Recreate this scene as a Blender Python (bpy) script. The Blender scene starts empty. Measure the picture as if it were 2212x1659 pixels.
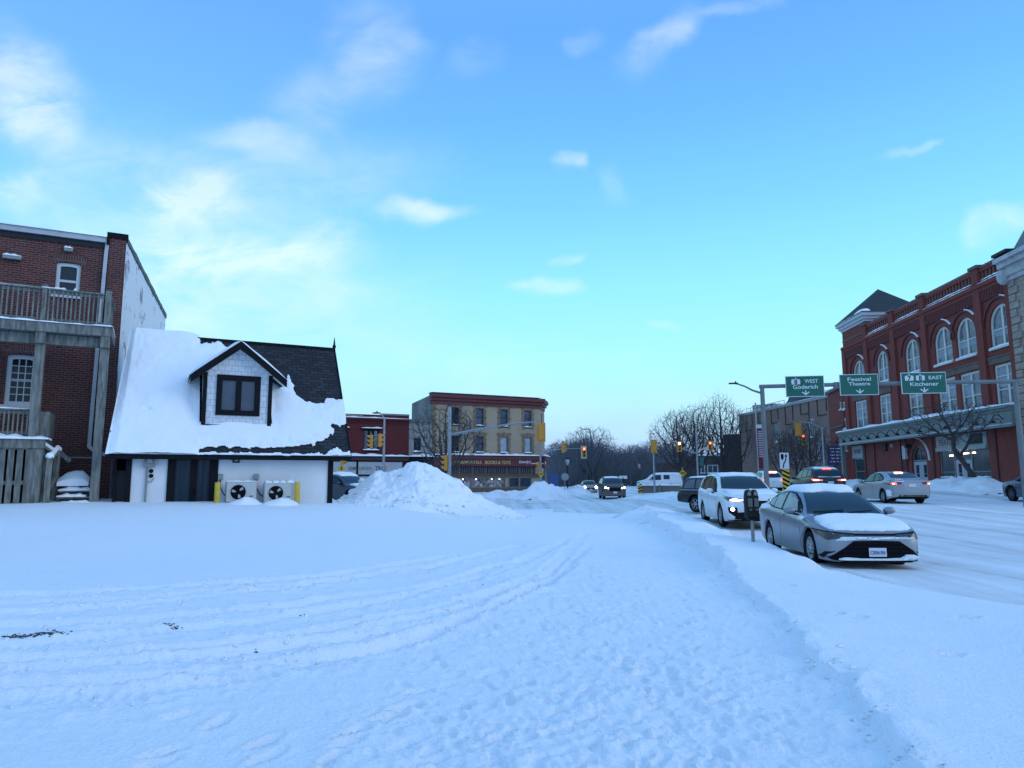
import bpy, math, random
import numpy as np
from mathutils import Vector, Matrix
from mathutils.bvhtree import BVHTree
from mathutils.geometry import delaunay_2d_cdt

sc = bpy.context.scene
COL = sc.collection
rad = math.radians
random.seed(7)

# ------------------------------------------------------------------ camera
FPX = 1534.0                       # focal length in pixels of a 2212 x 1659 picture
PITCH = math.atan(205 / 1534)      # the horizon lies below the middle of the frame
ROLL = rad(0.25)
EYE = 1.65
_f = Vector((0, math.cos(PITCH), math.sin(PITCH)))
_r0 = Vector((1, 0, 0)); _u0 = _r0.cross(_f)
_r = _r0 * math.cos(ROLL) - _u0 * math.sin(ROLL)
_u = _u0 * math.cos(ROLL) + _r0 * math.sin(ROLL)
cd = bpy.data.cameras.new("camera"); cam = bpy.data.objects.new("camera", cd); COL.objects.link(cam)
cd.sensor_width = 36; cd.lens = 36 * FPX / 2212
cd.clip_start = 0.05; cd.clip_end = 3000
M = Matrix(((_r.x, _u.x, -_f.x), (_r.y, _u.y, -_f.y), (_r.z, _u.z, -_f.z))).to_4x4()
M.translation = (0, 0, EYE); cam.matrix_world = M
sc.camera = cam

def ray(px, py):
    d = _r * ((px - 1106) / FPX) + _u * (-(py - 829.5) / FPX) + _f
    return d / d.y
def at(px, py, Y):                 # the point seen at (px, py) that lies Y metres ahead
    d = ray(px, py) * Y
    return Vector((d.x, d.y, d.z + EYE))

# ------------------------------------------------------------------ light
SUN_EL, SUN_AZ = rad(24), rad(102)     # azimuth clockwise from straight ahead: low on the right
sd = bpy.data.lights.new("sun", 'SUN'); sun = bpy.data.objects.new("sun", sd); COL.objects.link(sun)
sd.energy = 0.6; sd.angle = rad(30); sd.color = (1.0, 0.90, 0.80)
sv = Vector((math.sin(SUN_AZ) * math.cos(SUN_EL), math.cos(SUN_AZ) * math.cos(SUN_EL), math.sin(SUN_EL)))
sun.rotation_euler = sv.to_track_quat('Z', 'Y').to_euler()
sc.view_settings.view_transform = 'Standard'; sc.view_settings.look = 'None'
sc.view_settings.exposure = 0.13; sc.view_settings.gamma = 1.0
sc.cycles.max_bounces = 6; sc.cycles.diffuse_bounces = 3; sc.cycles.glossy_bounces = 3
sc.cycles.use_adaptive_sampling = True; sc.cycles.adaptive_threshold = 0.02
sc.cycles.caustics_reflective = False; sc.cycles.caustics_refractive = False

def lin(r, g, b):
    def c(v):
        v /= 255
        return v / 12.92 if v <= .04045 else ((v + .055) / 1.055) ** 2.4
    return (c(r), c(g), c(b))

def make_world():
    w = bpy.data.worlds.new("World"); sc.world = w; w.use_nodes = True
    nt = w.node_tree; N = nt.nodes; L = nt.links; N.clear()
    def n(t, **k):
        o = N.new(t)
        for a, b in k.items(): setattr(o, a, b)
        return o
    def mth(op, a, b=None, c=None, clamp=False):
        o = n('ShaderNodeMath', operation=op); o.use_clamp = clamp
        for i, v in enumerate((a, b, c)):
            if v is None: continue
            if isinstance(v, (int, float)): o.inputs[i].default_value = v
            else: L.new(v, o.inputs[i])
        return o.outputs[0]
    def mix(f, a, b, bt='MIX'):
        o = n('ShaderNodeMix', data_type='RGBA', blend_type=bt)
        for i, v in ((0, f), (6, a), (7, b)):
            if isinstance(v, (int, float)): o.inputs[i].default_value = v
            elif isinstance(v, tuple): o.inputs[i].default_value = (*v, 1)
            else: L.new(v, o.inputs[i])
        return o.outputs[2]
    tc = n('ShaderNodeTexCoord'); sep = n('ShaderNodeSeparateXYZ'); L.new(tc.outputs['Generated'], sep.inputs[0])
    X, Y, Z = sep.outputs
    ramp = n('ShaderNodeValToRGB'); el = ramp.color_ramp.elements
    stops = [(0.0, (166, 196, 240)), (.045, (170, 206, 246)), (.10, (174, 232, 253)), (.16, (166, 242, 255)), (.25, (149, 232, 255)),
             (.36, (125, 206, 255)), (.46, (108, 183, 252)), (.56, (99, 167, 244)), (.70, (114, 180, 255)), (1.0, (132, 194, 255))]  # the zenith stops, out of view, are brightened to light the snow
    while len(el) < len(stops): el.new(.5)
    for e, (p, c) in zip(el, stops): e.position = p; e.color = (*lin(*c), 1)
    L.new(Z, ramp.inputs[0])
    # the west (left) is a little duller, the unseen sky behind the camera coloured to tint the snow's light
    lf = mth('MULTIPLY', mth('MULTIPLY', X, -.9, clamp=True), .42)
    col = mix(lf, ramp.outputs[0], lin(138, 184, 240))
    back = n('ShaderNodeMapRange'); back.inputs[1].default_value = .1; back.inputs[2].default_value = -.7
    L.new(Y, back.inputs[0])
    col = mix(mth('MULTIPLY', back.outputs[0], .8), col, (.44, .69, 1.16))
    # physical sky of the low sun, mixed in faintly
    sky = n('ShaderNodeTexSky', sky_type='NISHITA'); sky.sun_disc = False
    sky.sun_elevation = SUN_EL; sky.sun_rotation = SUN_AZ
    col = mix(.06, col, mix(1.0, sky.outputs[0], (.10, .10, .10), 'MULTIPLY'))
    # clouds: soft patches in direction space, torn by noise
    yy = mth('MAXIMUM', Y, .12)
    gx = mth('DIVIDE', X, yy); gz = mth('DIVIDE', Z, yy)
    cv = n('ShaderNodeCombineXYZ'); L.new(gx, cv.inputs[0]); L.new(gz, cv.inputs[1])
    nz = n('ShaderNodeTexNoise'); nz.inputs['Scale'].default_value = 6.5; nz.inputs['Detail'].default_value = 9; nz.inputs['Roughness'].default_value = .60
    nz.inputs['Distortion'].default_value = .5
    mp = n('ShaderNodeMapping'); mp.inputs['Scale'].default_value = (1, 2.0, 1); L.new(cv.outputs[0], mp.inputs[0]); L.new(mp.outputs[0], nz.inputs['Vector'])
    wv = n('ShaderNodeTexNoise'); wv.inputs['Scale'].default_value = 7; wv.inputs['Detail'].default_value = 6
    L.new(cv.outputs[0], wv.inputs['Vector'])
    wob = n('ShaderNodeVectorMath', operation='MULTIPLY_ADD')
    L.new(wv.outputs['Color'], wob.inputs[0]); wob.inputs[1].default_value = (.17, .10, 0); L.new(cv.outputs[0], wob.inputs[2])
    tot = None
    for px, py, rx, ry, a, rot in CLOUDS:
        d = ray(px, py)
        s = n('ShaderNodeVectorMath', operation='SUBTRACT'); L.new(wob.outputs[0], s.inputs[0])
        s.inputs[1].default_value = (d.x + .085, d.z + .05, 0)
        m_ = n('ShaderNodeMapping'); m_.vector_type = 'TEXTURE'; m_.inputs['Rotation'].default_value = (0, 0, rad(rot))
        m_.inputs['Scale'].default_value = (rx / FPX, ry / FPX, 1); L.new(s.outputs[0], m_.inputs[0])
        ln = n('ShaderNodeVectorMath', operation='LENGTH'); L.new(m_.outputs[0], ln.inputs[0])
        r_ = n('ShaderNodeMapRange', interpolation_type='SMOOTHERSTEP'); r_.inputs[1].default_value = 1.35; r_.inputs[2].default_value = 0.05
        r_.inputs[3].default_value = 0; r_.inputs[4].default_value = a; L.new(ln.outputs['Value'], r_.inputs[0])
        tot = r_.outputs[0] if tot is None else mth('ADD', tot, r_.outputs[0])
    fl = n('ShaderNodeMapRange'); fl.inputs[1].default_value = .34; fl.inputs[2].default_value = .66; fl.inputs[3].default_value = .30; fl.inputs[4].default_value = 1.38
    L.new(nz.outputs[0], fl.inputs[0])
    dens = mth('MULTIPLY', tot, fl.outputs[0], clamp=True)
    # cloud colour: lilac white high, warm white lower
    cr = n('ShaderNodeValToRGB'); ce = cr.color_ramp.elements
    ce[0].position = .08; ce[0].color = (*lin(203, 238, 250), 1); ce[1].position = .5; ce[1].color = (*lin(182, 210, 248), 1)
    x_ = ce.new(.3); x_.color = (*lin(208, 238, 250), 1)
    L.new(Z, cr.inputs[0])
    col = mix(dens, col, cr.outputs[0])
    bg = n('ShaderNodeBackground'); L.new(col, bg.inputs[0]); bg.inputs[1].default_value = 1.08
    out = n('ShaderNodeOutputWorld'); L.new(bg.outputs[0], out.inputs[0])

CLOUDS = [  # pixel of the photo, half sizes, strength, tilt
    (50, 190, 200, 120, .95, -38), (40, 395, 130, 55, .5, 0), (800, 95, 110, 150, .55, 10), (545, 300, 170, 48, .62, -4), (690, 215, 140, 90, .45, 0),
    (395, 435, 150, 55, .75, 4), (925, 447, 110, 34, .85, -4), (560, 540, 280, 56, .70, 0), (430, 600, 480, 170, .42, 0), (640, 400, 340, 130, .38, 12),
    (240, 440, 380, 170, .34, 0), (1440, 75, 130, 62, .62, 42), (1600, 8, 110, 26, .5, 0), (1250, 80, 45, 40, .25, 0), (1230, 350, 44, 18, .62, 0),
    (1218, 552, 52, 18, .55, 4), (1180, 617, 80, 22, .7, 2), (1985, 318, 70, 16, .5, 24), (2160, 485, 120, 34, .6, 20), (1430, 698, 70, 14, .25, 0), (1325, 395, 50, 50, .2, 0),
    (1010, 130, 90, 60, .28, 10), (730, 490, 90, 34, .42, 0), (150, 560, 300, 70, .30, 0), (1500, 900, 800, 80, .25, 0), (700, 800, 700, 120, .30, 0), (300, 660, 700, 120, .4, 0), (200, 300, 300, 120, .25, -20),
]
make_world()

# ------------------------------------------------------------------ objects and labels
def tag(o, label=None, cat=None, group=None, kind=None):
    if label: o['label'] = label
    if cat: o['category'] = cat
    if group: o['group'] = group
    if kind: o['kind'] = kind
    return o
def thing(name, loc, rz, label, cat, group=None):
    o = bpy.data.objects.new(name, None); COL.objects.link(o)
    o.location = loc; o.rotation_euler = (0, 0, rz); o.empty_display_size = .2
    return tag(o, label, cat, group)
def root_of(o):
    while o.parent: o = o.parent
    return o
def kids(o): return [c for c in bpy.data.objects if c.parent is o]
def copy_tree(o, parent=None):
    c = o.copy(); COL.objects.link(c); c.parent = parent
    for ch in list(o.children): copy_tree(ch, c)
    return c

# ------------------------------------------------------------------ materials
MATS = {}
def mat(name, color, rough=.6, metal=0.0, emit=None, estr=0, var=0.0, vscale=3.0, bump=0.0, bscale=30.0, spec=.5, coat=0.0, col2=None, stretch=None, vdetail=4):
    if name in MATS: return MATS[name]
    m = bpy.data.materials.new(name); m.use_nodes = True; nt = m.node_tree; b = nt.nodes['Principled BSDF']
    b.inputs['Base Color'].default_value = (*color, 1); b.inputs['Roughness'].default_value = rough; b.inputs['Metallic'].default_value = metal
    b.inputs['Specular IOR Level'].default_value = spec
    if coat: b.inputs['Coat Weight'].default_value = coat; b.inputs['Coat Roughness'].default_value = .08
    if emit: b.inputs['Emission Color'].default_value = (*emit, 1); b.inputs['Emission Strength'].default_value = estr
    tc = nt.nodes.new('ShaderNodeTexCoord'); vec = tc.outputs['Object']
    if stretch:
        mp = nt.nodes.new('ShaderNodeMapping'); mp.inputs['Scale'].default_value = stretch[:3]
        if len(stretch) > 3: mp.inputs['Rotation'].default_value = (0, 0, stretch[3])
        nt.links.new(vec, mp.inputs[0]); vec = mp.outputs[0]
    if var or col2:
        nz = nt.nodes.new('ShaderNodeTexNoise'); nz.inputs['Scale'].default_value = vscale; nz.inputs['Detail'].default_value = vdetail
        nt.links.new(vec, nz.inputs['Vector'])
        rp = nt.nodes.new('ShaderNodeValToRGB'); e = rp.color_ramp.elements
        e[0].position = .32; e[1].position = .68
        c1 = col2 or tuple(c * (1 - var) for c in color); c2 = color if col2 else tuple(min(1, c * (1 + var)) for c in color)
        e[0].color = (*c1, 1); e[1].color = (*c2, 1)
        nt.links.new(nz.outputs[0], rp.inputs[0]); nt.links.new(rp.outputs[0], b.inputs['Base Color'])
    if bump:
        nb = nt.nodes.new('ShaderNodeTexNoise'); nb.inputs['Scale'].default_value = bscale; nb.inputs['Detail'].default_value = 5
        nt.links.new(vec, nb.inputs['Vector'])
        bp = nt.nodes.new('ShaderNodeBump'); bp.inputs['Strength'].default_value = bump; bp.inputs['Distance'].default_value = .02
        nt.links.new(nb.outputs[0], bp.inputs['Height']); nt.links.new(bp.outputs[0], b.inputs['Normal'])
    MATS[name] = m
    return m

def brick_mat(name, c1, c2, mortar, bw=.215, bh=.075, ms=.012, stain=.35, rough=.85, bump=.35, soot=(.06, .05, .05), sscale=.45):
    m = bpy.data.materials.new(name); m.use_nodes = True; nt = m.node_tree; N = nt.nodes; L = nt.links; b = N['Principled BSDF']
    b.inputs['Roughness'].default_value = rough; b.inputs['Specular IOR Level'].default_value = .25
    uv = N.new('ShaderNodeUVMap'); br = N.new('ShaderNodeTexBrick'); L.new(uv.outputs[0], br.inputs['Vector'])
    br.inputs['Scale'].default_value = 1; br.inputs['Brick Width'].default_value = bw; br.inputs['Row Height'].default_value = bh
    br.inputs['Mortar Size'].default_value = ms; br.inputs['Mortar Smooth'].default_value = .2; br.inputs['Bias'].default_value = 0
    br.inputs['Color1'].default_value = (*c1, 1); br.inputs['Color2'].default_value = (*c2, 1); br.inputs['Mortar'].default_value = (*mortar, 1)
    nz = N.new('ShaderNodeTexNoise'); nz.inputs['Scale'].default_value = sscale; nz.inputs['Detail'].default_value = 6; L.new(uv.outputs[0], nz.inputs['Vector'])
    mr = N.new('ShaderNodeMapRange'); mr.inputs[1].default_value = .42; mr.inputs[2].default_value = .75; mr.inputs[4].default_value = stain
    L.new(nz.outputs[0], mr.inputs[0])
    mx = N.new('ShaderNodeMix'); mx.data_type = 'RGBA'; L.new(mr.outputs[0], mx.inputs[0]); L.new(br.outputs['Color'], mx.inputs[6]); mx.inputs[7].default_value = (*soot, 1)
    n2 = N.new('ShaderNodeTexNoise'); n2.inputs['Scale'].default_value = 9; n2.inputs['Detail'].default_value = 3; L.new(uv.outputs[0], n2.inputs['Vector'])
    m2 = N.new('ShaderNodeMix'); m2.data_type = 'RGBA'; m2.blend_type = 'OVERLAY'; m2.inputs[0].default_value = .35
    L.new(mx.outputs[2], m2.inputs[6]); L.new(n2.outputs[0], m2.inputs[7]); L.new(m2.outputs[2], b.inputs['Base Color'])
    bp = N.new('ShaderNodeBump'); bp.inputs['Strength'].default_value = bump; bp.inputs['Distance'].default_value = .01; bp.invert = True
    L.new(br.outputs['Fac'], bp.inputs['Height']); L.new(bp.outputs[0], b.inputs['Normal'])
    MATS[name] = m
    return m

def snow_mat(name, color=(.86, .88, .90), dirt=None, bump=.5, bscale=14, dscale=.8, d0=.55, d1=.75, fine=70):
    m = bpy.data.materials.new(name); m.use_nodes = True; nt = m.node_tree; N = nt.nodes; L = nt.links; b = N['Principled BSDF']
    b.inputs['Base Color'].default_value = (*color, 1); b.inputs['Roughness'].default_value = .7; b.inputs['Specular IOR Level'].default_value = .2
    tc = N.new('ShaderNodeTexCoord')
    a = N.new('ShaderNodeTexNoise'); a.inputs['Scale'].default_value = bscale; a.inputs['Detail'].default_value = 6; a.inputs['Roughness'].default_value = .6
    f = N.new('ShaderNodeTexNoise'); f.inputs['Scale'].default_value = fine; f.inputs['Detail'].default_value = 3
    L.new(tc.outputs['Object'], a.inputs['Vector']); L.new(tc.outputs['Object'], f.inputs['Vector'])
    ad = N.new('ShaderNodeMath'); ad.operation = 'MULTIPLY_ADD'; L.new(f.outputs[0], ad.inputs[0]); ad.inputs[1].default_value = .25; L.new(a.outputs[0], ad.inputs[2])
    bp = N.new('ShaderNodeBump'); bp.inputs['Strength'].default_value = bump; bp.inputs['Distance'].default_value = .03
    L.new(ad.outputs[0], bp.inputs['Height']); L.new(bp.outputs[0], b.inputs['Normal'])
    if dirt:
        n2 = N.new('ShaderNodeTexNoise'); n2.inputs['Scale'].default_value = dscale; n2.inputs['Detail'].default_value = 7; L.new(tc.outputs['Object'], n2.inputs['Vector'])
        mr = N.new('ShaderNodeMapRange'); mr.inputs[1].default_value = d0; mr.inputs[2].default_value = d1; L.new(n2.outputs[0], mr.inputs[0])
        mx = N.new('ShaderNodeMix'); mx.data_type = 'RGBA'; L.new(mr.outputs[0], mx.inputs[0]); mx.inputs[6].default_value = (*color, 1); mx.inputs[7].default_value = (*dirt, 1)
        L.new(mx.outputs[2], b.inputs['Base Color'])
    MATS[name] = m
    return m

SNOW = snow_mat('snow', bump=.35, bscale=9)
SNOW_LOT = snow_mat('lot_snow', (.85, .885, .925), bump=.75, bscale=30, fine=95)
SNOW_PILE = snow_mat('piled_snow', (.86, .875, .89), dirt=(.34, .30, .25), bump=.9, bscale=6, dscale=2.6, d0=.60, d1=.76, fine=26)
SNOW_BANK = snow_mat('ploughed_snow', (.80, .82, .85), dirt=(.50, .48, .46), bump=.7, bscale=4, dscale=.9, d0=.5, d1=.85, fine=16)
GLASS = mat('window_glass', (.012, .02, .03), .06, spec=.4)
GLASS_BLUE = mat('curtained_glass', (.085, .11, .15), .12, spec=.5, var=.45, vscale=2.5)
GLASS_PALE = mat('blind_behind_glass', (.34, .38, .44), .2, var=.25, vscale=1.5)
BLACK_TRIM = mat('black_trim', (.006, .007, .010), .6, var=.3, vscale=8, spec=.12)
WHITE_PAINT = mat('white_paint', (.74, .75, .74), .5, var=.05, vscale=4)
CREAM_PAINT = mat('cream_paint', (.56, .55, .49), .55, var=.1, vscale=5)
GALV = mat('galvanised_steel', (.30, .32, .34), .45, .55, var=.15, vscale=6)
DARK_STEEL = mat('dark_steel', (.022, .025, .03), .55, .2, spec=.25)
SIGNAL_YELLOW = mat('signal_yellow', (.58, .26, .03), .45, var=.08, vscale=4)
SIGN_YELLOW = mat('sign_yellow', (.60, .36, .015), .4, var=.1)
BLACK = mat('matte_black', (.006, .006, .008), .7, spec=.12)
CONCRETE = mat('concrete', (.23, .22, .205), .85, var=.25, vscale=2.2, bump=.3)
WOOD_GREY = mat('weathered_wood', (.165, .17, .155), .85, spec=.15, var=.4, vscale=2.2, bump=.4, stretch=(6, 6, 1))
GREY_BOX = mat('grey_enamel', (.22, .24, .25), .5, var=.1)

# ------------------------------------------------------------------ mesh building
class MB:
    def __init__(s): s.v = []; s.f = []; s.uv = []; s.mi = []; s.cur = 0
    def add(s, vs, fs, uvs=None):
        k = len(s.v); s.v += [Vector(v) for v in vs]
        for i, f in enumerate(fs):
            s.f.append([k + a for a in f]); s.mi.append(s.cur)
            s.uv.append([uvs[a] for a in f] if uvs else None)
        return s
    def hexa(s, p):                # eight corners: bottom loop, top loop
        return s.add(p, [(0, 3, 2, 1), (4, 5, 6, 7), (0, 1, 5, 4), (1, 2, 6, 5), (2, 3, 7, 6), (3, 0, 4, 7)])
    def box(s, c, sz, rz=0.0):
        x, y, z = (a / 2 for a in sz); cs, sn = math.cos(rz), math.sin(rz); o = Vector(c)
        P = [o + Vector((a * cs - b * sn, a * sn + b * cs, d)) for d in (-z, z) for a, b in ((-x, -y), (x, -y), (x, y), (-x, y))]
        return s.hexa(P)
    def bar(s, a, b, w, h, up=Vector((0, 0, 1))):   # a square bar from a to b
        a, b = Vector(a), Vector(b); d = (b - a).normalized(); side = d.cross(up)
        if side.length < 1e-4: side = Vector((1, 0, 0))
        side.normalize(); n = side.cross(d).normalized(); x, y = side * w / 2, n * h / 2
        return s.hexa([a - x - y, a + x - y, a + x + y, a - x + y, b - x - y, b + x - y, b + x + y, b - x + y])
    def tube(s, pts, r, n=8, caps=True):
        pts = [Vector(p) for p in pts]; m = len(pts); rr = r if isinstance(r, (list, tuple)) else [r] * m
        vs = []; prev = None
        for i, p in enumerate(pts):
            t = (pts[min(i + 1, m - 1)] - pts[max(i - 1, 0)]).normalized()
            if prev is None: a = t.orthogonal().normalized()
            else: a = (prev - t * prev.dot(t)).normalized()
            prev = a; b = t.cross(a)
            vs += [p + (a * math.cos(2 * math.pi * k / n) + b * math.sin(2 * math.pi * k / n)) * rr[i] for k in range(n)]
        fs = [(i * n + k, i * n + (k + 1) % n, (i + 1) * n + (k + 1) % n, (i + 1) * n + k) for i in range(m - 1) for k in range(n)]
        if caps: fs += [tuple(range(n - 1, -1, -1)), tuple(range((m - 1) * n, m * n))]
        return s.add(vs, fs)
    def lathe(s, prof, c, axis, n=20):   # prof: (radius, offset along the axis)
        ax = Vector(axis).normalized(); a = ax.orthogonal().normalized(); b = ax.cross(a); c = Vector(c); m = len(prof)
        vs = [c + ax * h + (a * math.cos(2 * math.pi * k / n) + b * math.sin(2 * math.pi * k / n)) * r for r, h in prof for k in range(n)]
        fs = [(i * n + k, i * n + (k + 1) % n, (i + 1) * n + (k + 1) % n, (i + 1) * n + k) for i in range(m - 1) for k in range(n)]
        ring_ = m > 3 and abs(prof[0][0] - prof[-1][0]) < .03 and abs(prof[0][1] - prof[-1][1]) < .03     # a closed ring has no end caps
        if ring_: return s.add(vs, fs)
        if prof[0][0] > 1e-4: fs.append(tuple(range(n - 1, -1, -1)))
        if prof[-1][0] > 1e-4: fs.append(tuple(range((m - 1) * n, m * n)))
        return s.add(vs, fs)
    def ball(s, c, r, n=10, m=7):
        c = Vector(c); r = r if isinstance(r, (tuple, list)) else (r, r, r)
        pr = [(math.sin(math.pi * i / m), -math.cos(math.pi * i / m)) for i in range(m + 1)]
        vs = [c + Vector((a * math.cos(2 * math.pi * k / n) * r[0], a * math.sin(2 * math.pi * k / n) * r[1], h * r[2])) for a, h in pr for k in range(n)]
        fs = [(i * n + k, i * n + (k + 1) % n, (i + 1) * n + (k + 1) % n, (i + 1) * n + k) for i in range(m) for k in range(n)]
        return s.add(vs, fs)
    def build(s, name, m, parent=None, smooth=False, bevel=0.0, local=False, sharp=40):
        me = bpy.data.meshes.new(name)
        vs = s.v
        if parent is not None and not local:
            r = root_of(parent); inv = (Matrix.Translation(r.location) @ r.rotation_euler.to_matrix().to_4x4()).inverted()
            vs = [inv @ v for v in vs]
        me.from_pydata([tuple(v) for v in vs], [], s.f)
        for x in (m if isinstance(m, (list, tuple)) else [m]): me.materials.append(x)
        if any(s.mi): me.polygons.foreach_set('material_index', s.mi)
        if any(u is not None for u in s.uv):
            ul = me.uv_layers.new(name='UVMap'); flat = []
            for f, u in zip(s.f, s.uv):
                for k in range(len(f)): flat += list(u[k]) if u else [0, 0]
            ul.data.foreach_set('uv', flat)
        me.validate()
        if smooth:
            me.polygons.foreach_set('use_smooth', [True] * len(me.polygons))
            me.set_sharp_from_angle(angle=rad(sharp))
        me.update()
        o = bpy.data.objects.new(name, me); COL.objects.link(o)
        if parent is not None: o.parent = parent
        if bevel:
            md = o.modifiers.new('bevel', 'BEVEL'); md.width = bevel; md.segments = 2; md.limit_method = 'ANGLE'
        return o

class Fr:                          # a facade: s runs along it, d stands out of it, z is up
    def __init__(s, o, az):
        s.o = Vector((o[0], o[1], 0)); s.u = Vector((math.sin(az), math.cos(az), 0)); s.n = Vector((math.cos(az), -math.sin(az), 0))
        s.rz = math.atan2(s.u.y, s.u.x)
    def p(s, a, d, z): return s.o + s.u * a + s.n * d + Vector((0, 0, z))
    def hit(s, px, py, d=0.0):
        r = ray(px, py); q = s.o + s.n * d; k = q.dot(s.n) / r.dot(s.n); p = r * k
        return (p - s.o).dot(s.u), p.z + EYE
    def box(s, mb, s0, s1, d0, d1, z0, z1):
        return mb.hexa([s.p(a, b, z) for z in (z0, z1) for a, b in ((s0, d0), (s1, d0), (s1, d1), (s0, d1))])

def inside(p, poly):
    x, y = p; c = False; j = len(poly) - 1
    for i in range(len(poly)):
        xi, yi = poly[i]; xj, yj = poly[j]
        if (yi > y) != (yj > y) and x < (xj - xi) * (y - yi) / (yj - yi) + xi: c = not c
        j = i
    return c
def wall(mb, fr, outer, holes=(), d=0.0, reveal=.16):
    """A wall skin with real openings and their reveals; UV in metres."""
    pts = [Vector(p) for p in outer]; ed = [(i, (i + 1) % len(outer)) for i in range(len(outer))]
    for h in holes:
        k = len(pts); pts += [Vector(p) for p in h]; ed += [(k + i, k + (i + 1) % len(h)) for i in range(len(h))]
    vo, _, fo, *_ = delaunay_2d_cdt(pts, ed, [], 0, 1e-5)
    fs = []
    for f in fo:
        c = sum((vo[i] for i in f), Vector((0, 0))) / len(f)
        if inside(c, outer) and not any(inside(c, h) for h in holes): fs.append(f)
    mb.add([fr.p(v.x, d, v.y) for v in vo], fs, [(v.x, v.y) for v in vo])
    for h in holes:
        n = len(h)
        mb.add([fr.p(a, d, z) for a, z in h] + [fr.p(a, d - reveal, z) for a, z in h], [(i, (i + 1) % n, n + (i + 1) % n, n + i) for i in range(n)],
               [(a, z) for a, z in h] + [(a + .1, z + .1) for a, z in h])
    return mb
def uvbox(mb, fr, s0, s1, d0, d1, z0, z1):
    """Box in a facade frame with brick UVs on every side."""
    def q(a, uv): mb.add([fr.p(*x) for x in a], [(0, 1, 2, 3)], uv)
    q([(s0, d1, z0), (s1, d1, z0), (s1, d1, z1), (s0, d1, z1)], [(s0, z0), (s1, z0), (s1, z1), (s0, z1)])
    q([(s0, d0, z0), (s0, d0, z1), (s1, d0, z1), (s1, d0, z0)], [(s0, z0), (s0, z1), (s1, z1), (s1, z0)])
    for s in (s0, s1): q([(s, d0, z0), (s, d1, z0), (s, d1, z1), (s, d0, z1)], [(d0, z0), (d1, z0), (d1, z1), (d0, z1)])
    for z in (z0, z1): q([(s0, d0, z), (s1, d0, z), (s1, d1, z), (s0, d1, z)], [(s0, d0), (s1, d0), (s1, d1), (s0, d1)])
    return mb
def rect(a0, a1, z0, z1): return [(a0, z0), (a1, z0), (a1, z1), (a0, z1)]
def arch(a0, a1, z0, z1, rise=None, n=14):
    w = (a1 - a0) / 2; c = (a0 + a1) / 2; r = w if rise is None else rise; zs = z1 - r
    return [(a0, z0), (a1, z0)] + [(c + w * math.cos(math.pi * k / n), zs + r * math.sin(math.pi * k / n)) for k in range(n + 1)]
def extr(mb, fr, loop, d0, d1):    # a solid with the outline "loop" in the facade plane
    n = len(loop)
    mb.add([fr.p(a, d1, z) for a, z in loop] + [fr.p(a, d0, z) for a, z in loop],
           [tuple(range(n)), tuple(range(2 * n - 1, n - 1, -1))] + [(i, n + i, n + (i + 1) % n, (i + 1) % n) for i in range(n)],
           [(a, z) for a, z in loop] * 2)
    return mb
def ring(mb, fr, outer, inner, d0, d1):   # frame between two outlines with as many corners each
    n = len(outer); P = [fr.p(a, d, z) for d in (d1, d0) for L_ in (outer, inner) for a, z in L_]
    fs = []
    for i in range(n):
        j = (i + 1) % n
        fs += [(i, j, n + j, n + i), (2 * n + i, 3 * n + i, 3 * n + j, 2 * n + j), (i, 2 * n + i, 2 * n + j, j), (n + i, n + j, 3 * n + j, 3 * n + i)]
    mb.add(P, fs, [(v.dot(fr.u), v.z) for v in P])
    return mb
def scale_loop(loop, a0, a1, z0, z1, w):   # the same outline moved in by w
    out = []
    ca, cz = (a0 + a1) / 2, (z0 + z1) / 2
    fa = 1 - 2 * w / (a1 - a0); fz = 1 - 2 * w / (z1 - z0)
    return [(ca + (a - ca) * fa, cz + (z - cz) * fz) for a, z in loop]
def window(fr, parent, a0, a1, z0, z1, d=-.14, kind='rect', fw=.09, cols=1, rows=1, rail=None, fmat=None, gmat=None, sill=0, snow=0, name='window', dm=.05, rise=None, bar=.035, label=None):
    loop = rect(a0, a1, z0, z1) if kind == 'rect' else arch(a0, a1, z0, z1, rise)
    inn = scale_loop(loop, a0, a1, z0, z1, fw)
    m = MB(); ring(m, fr, loop, inn, d - .02, d + dm)
    b0, b1, y0, y1 = a0 + fw, a1 - fw, z0 + fw, z1 - fw
    def topz(a):
        if kind == 'rect': return y1
        r = ((b1 - b0) / 2 if rise is None else rise * (1 - 2 * fw / (z1 - z0))); c = (b0 + b1) / 2; t = min(1, abs(a - c) / ((b1 - b0) / 2))
        return y1 - r + r * math.sqrt(max(0, 1 - t * t))
    for k in range(1, cols):
        a = b0 + (b1 - b0) * k / cols; fr.box(m, a - bar, a + bar, d - .01, d + dm - .012, y0, topz(a))
    for k in range(1, rows):
        z = y0 + (y1 - y0) * k / rows; fr.box(m, b0, b1, d - .012, d + dm - .016, z - bar, z + bar)
    if rail:
        for t in (rail if isinstance(rail, (list, tuple)) else [rail]):
            z = y0 + (y1 - y0) * t; fr.box(m, b0, b1, d - .012, d + dm - .016, z - .04, z + .04)
    if sill: fr.box(m, a0 - .08, a1 + .08, d - .02, sill, z0 - .12, z0 + .012)
    w = m.build(name, fmat or WHITE_PAINT, parent)
    if label: w['label'] = label
    g = MB(); extr(g, fr, inn, d - .03, d - .005); g.build('pane', gmat or GLASS, w)
    if snow:
        q = MB(); lump(q, fr, a0 - .05, a1 + .05, d + dm, max(sill, .08) - .01, z0 + .014, snow); q.build('sill_snow', SNOW, w, smooth=True)
    return w
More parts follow.
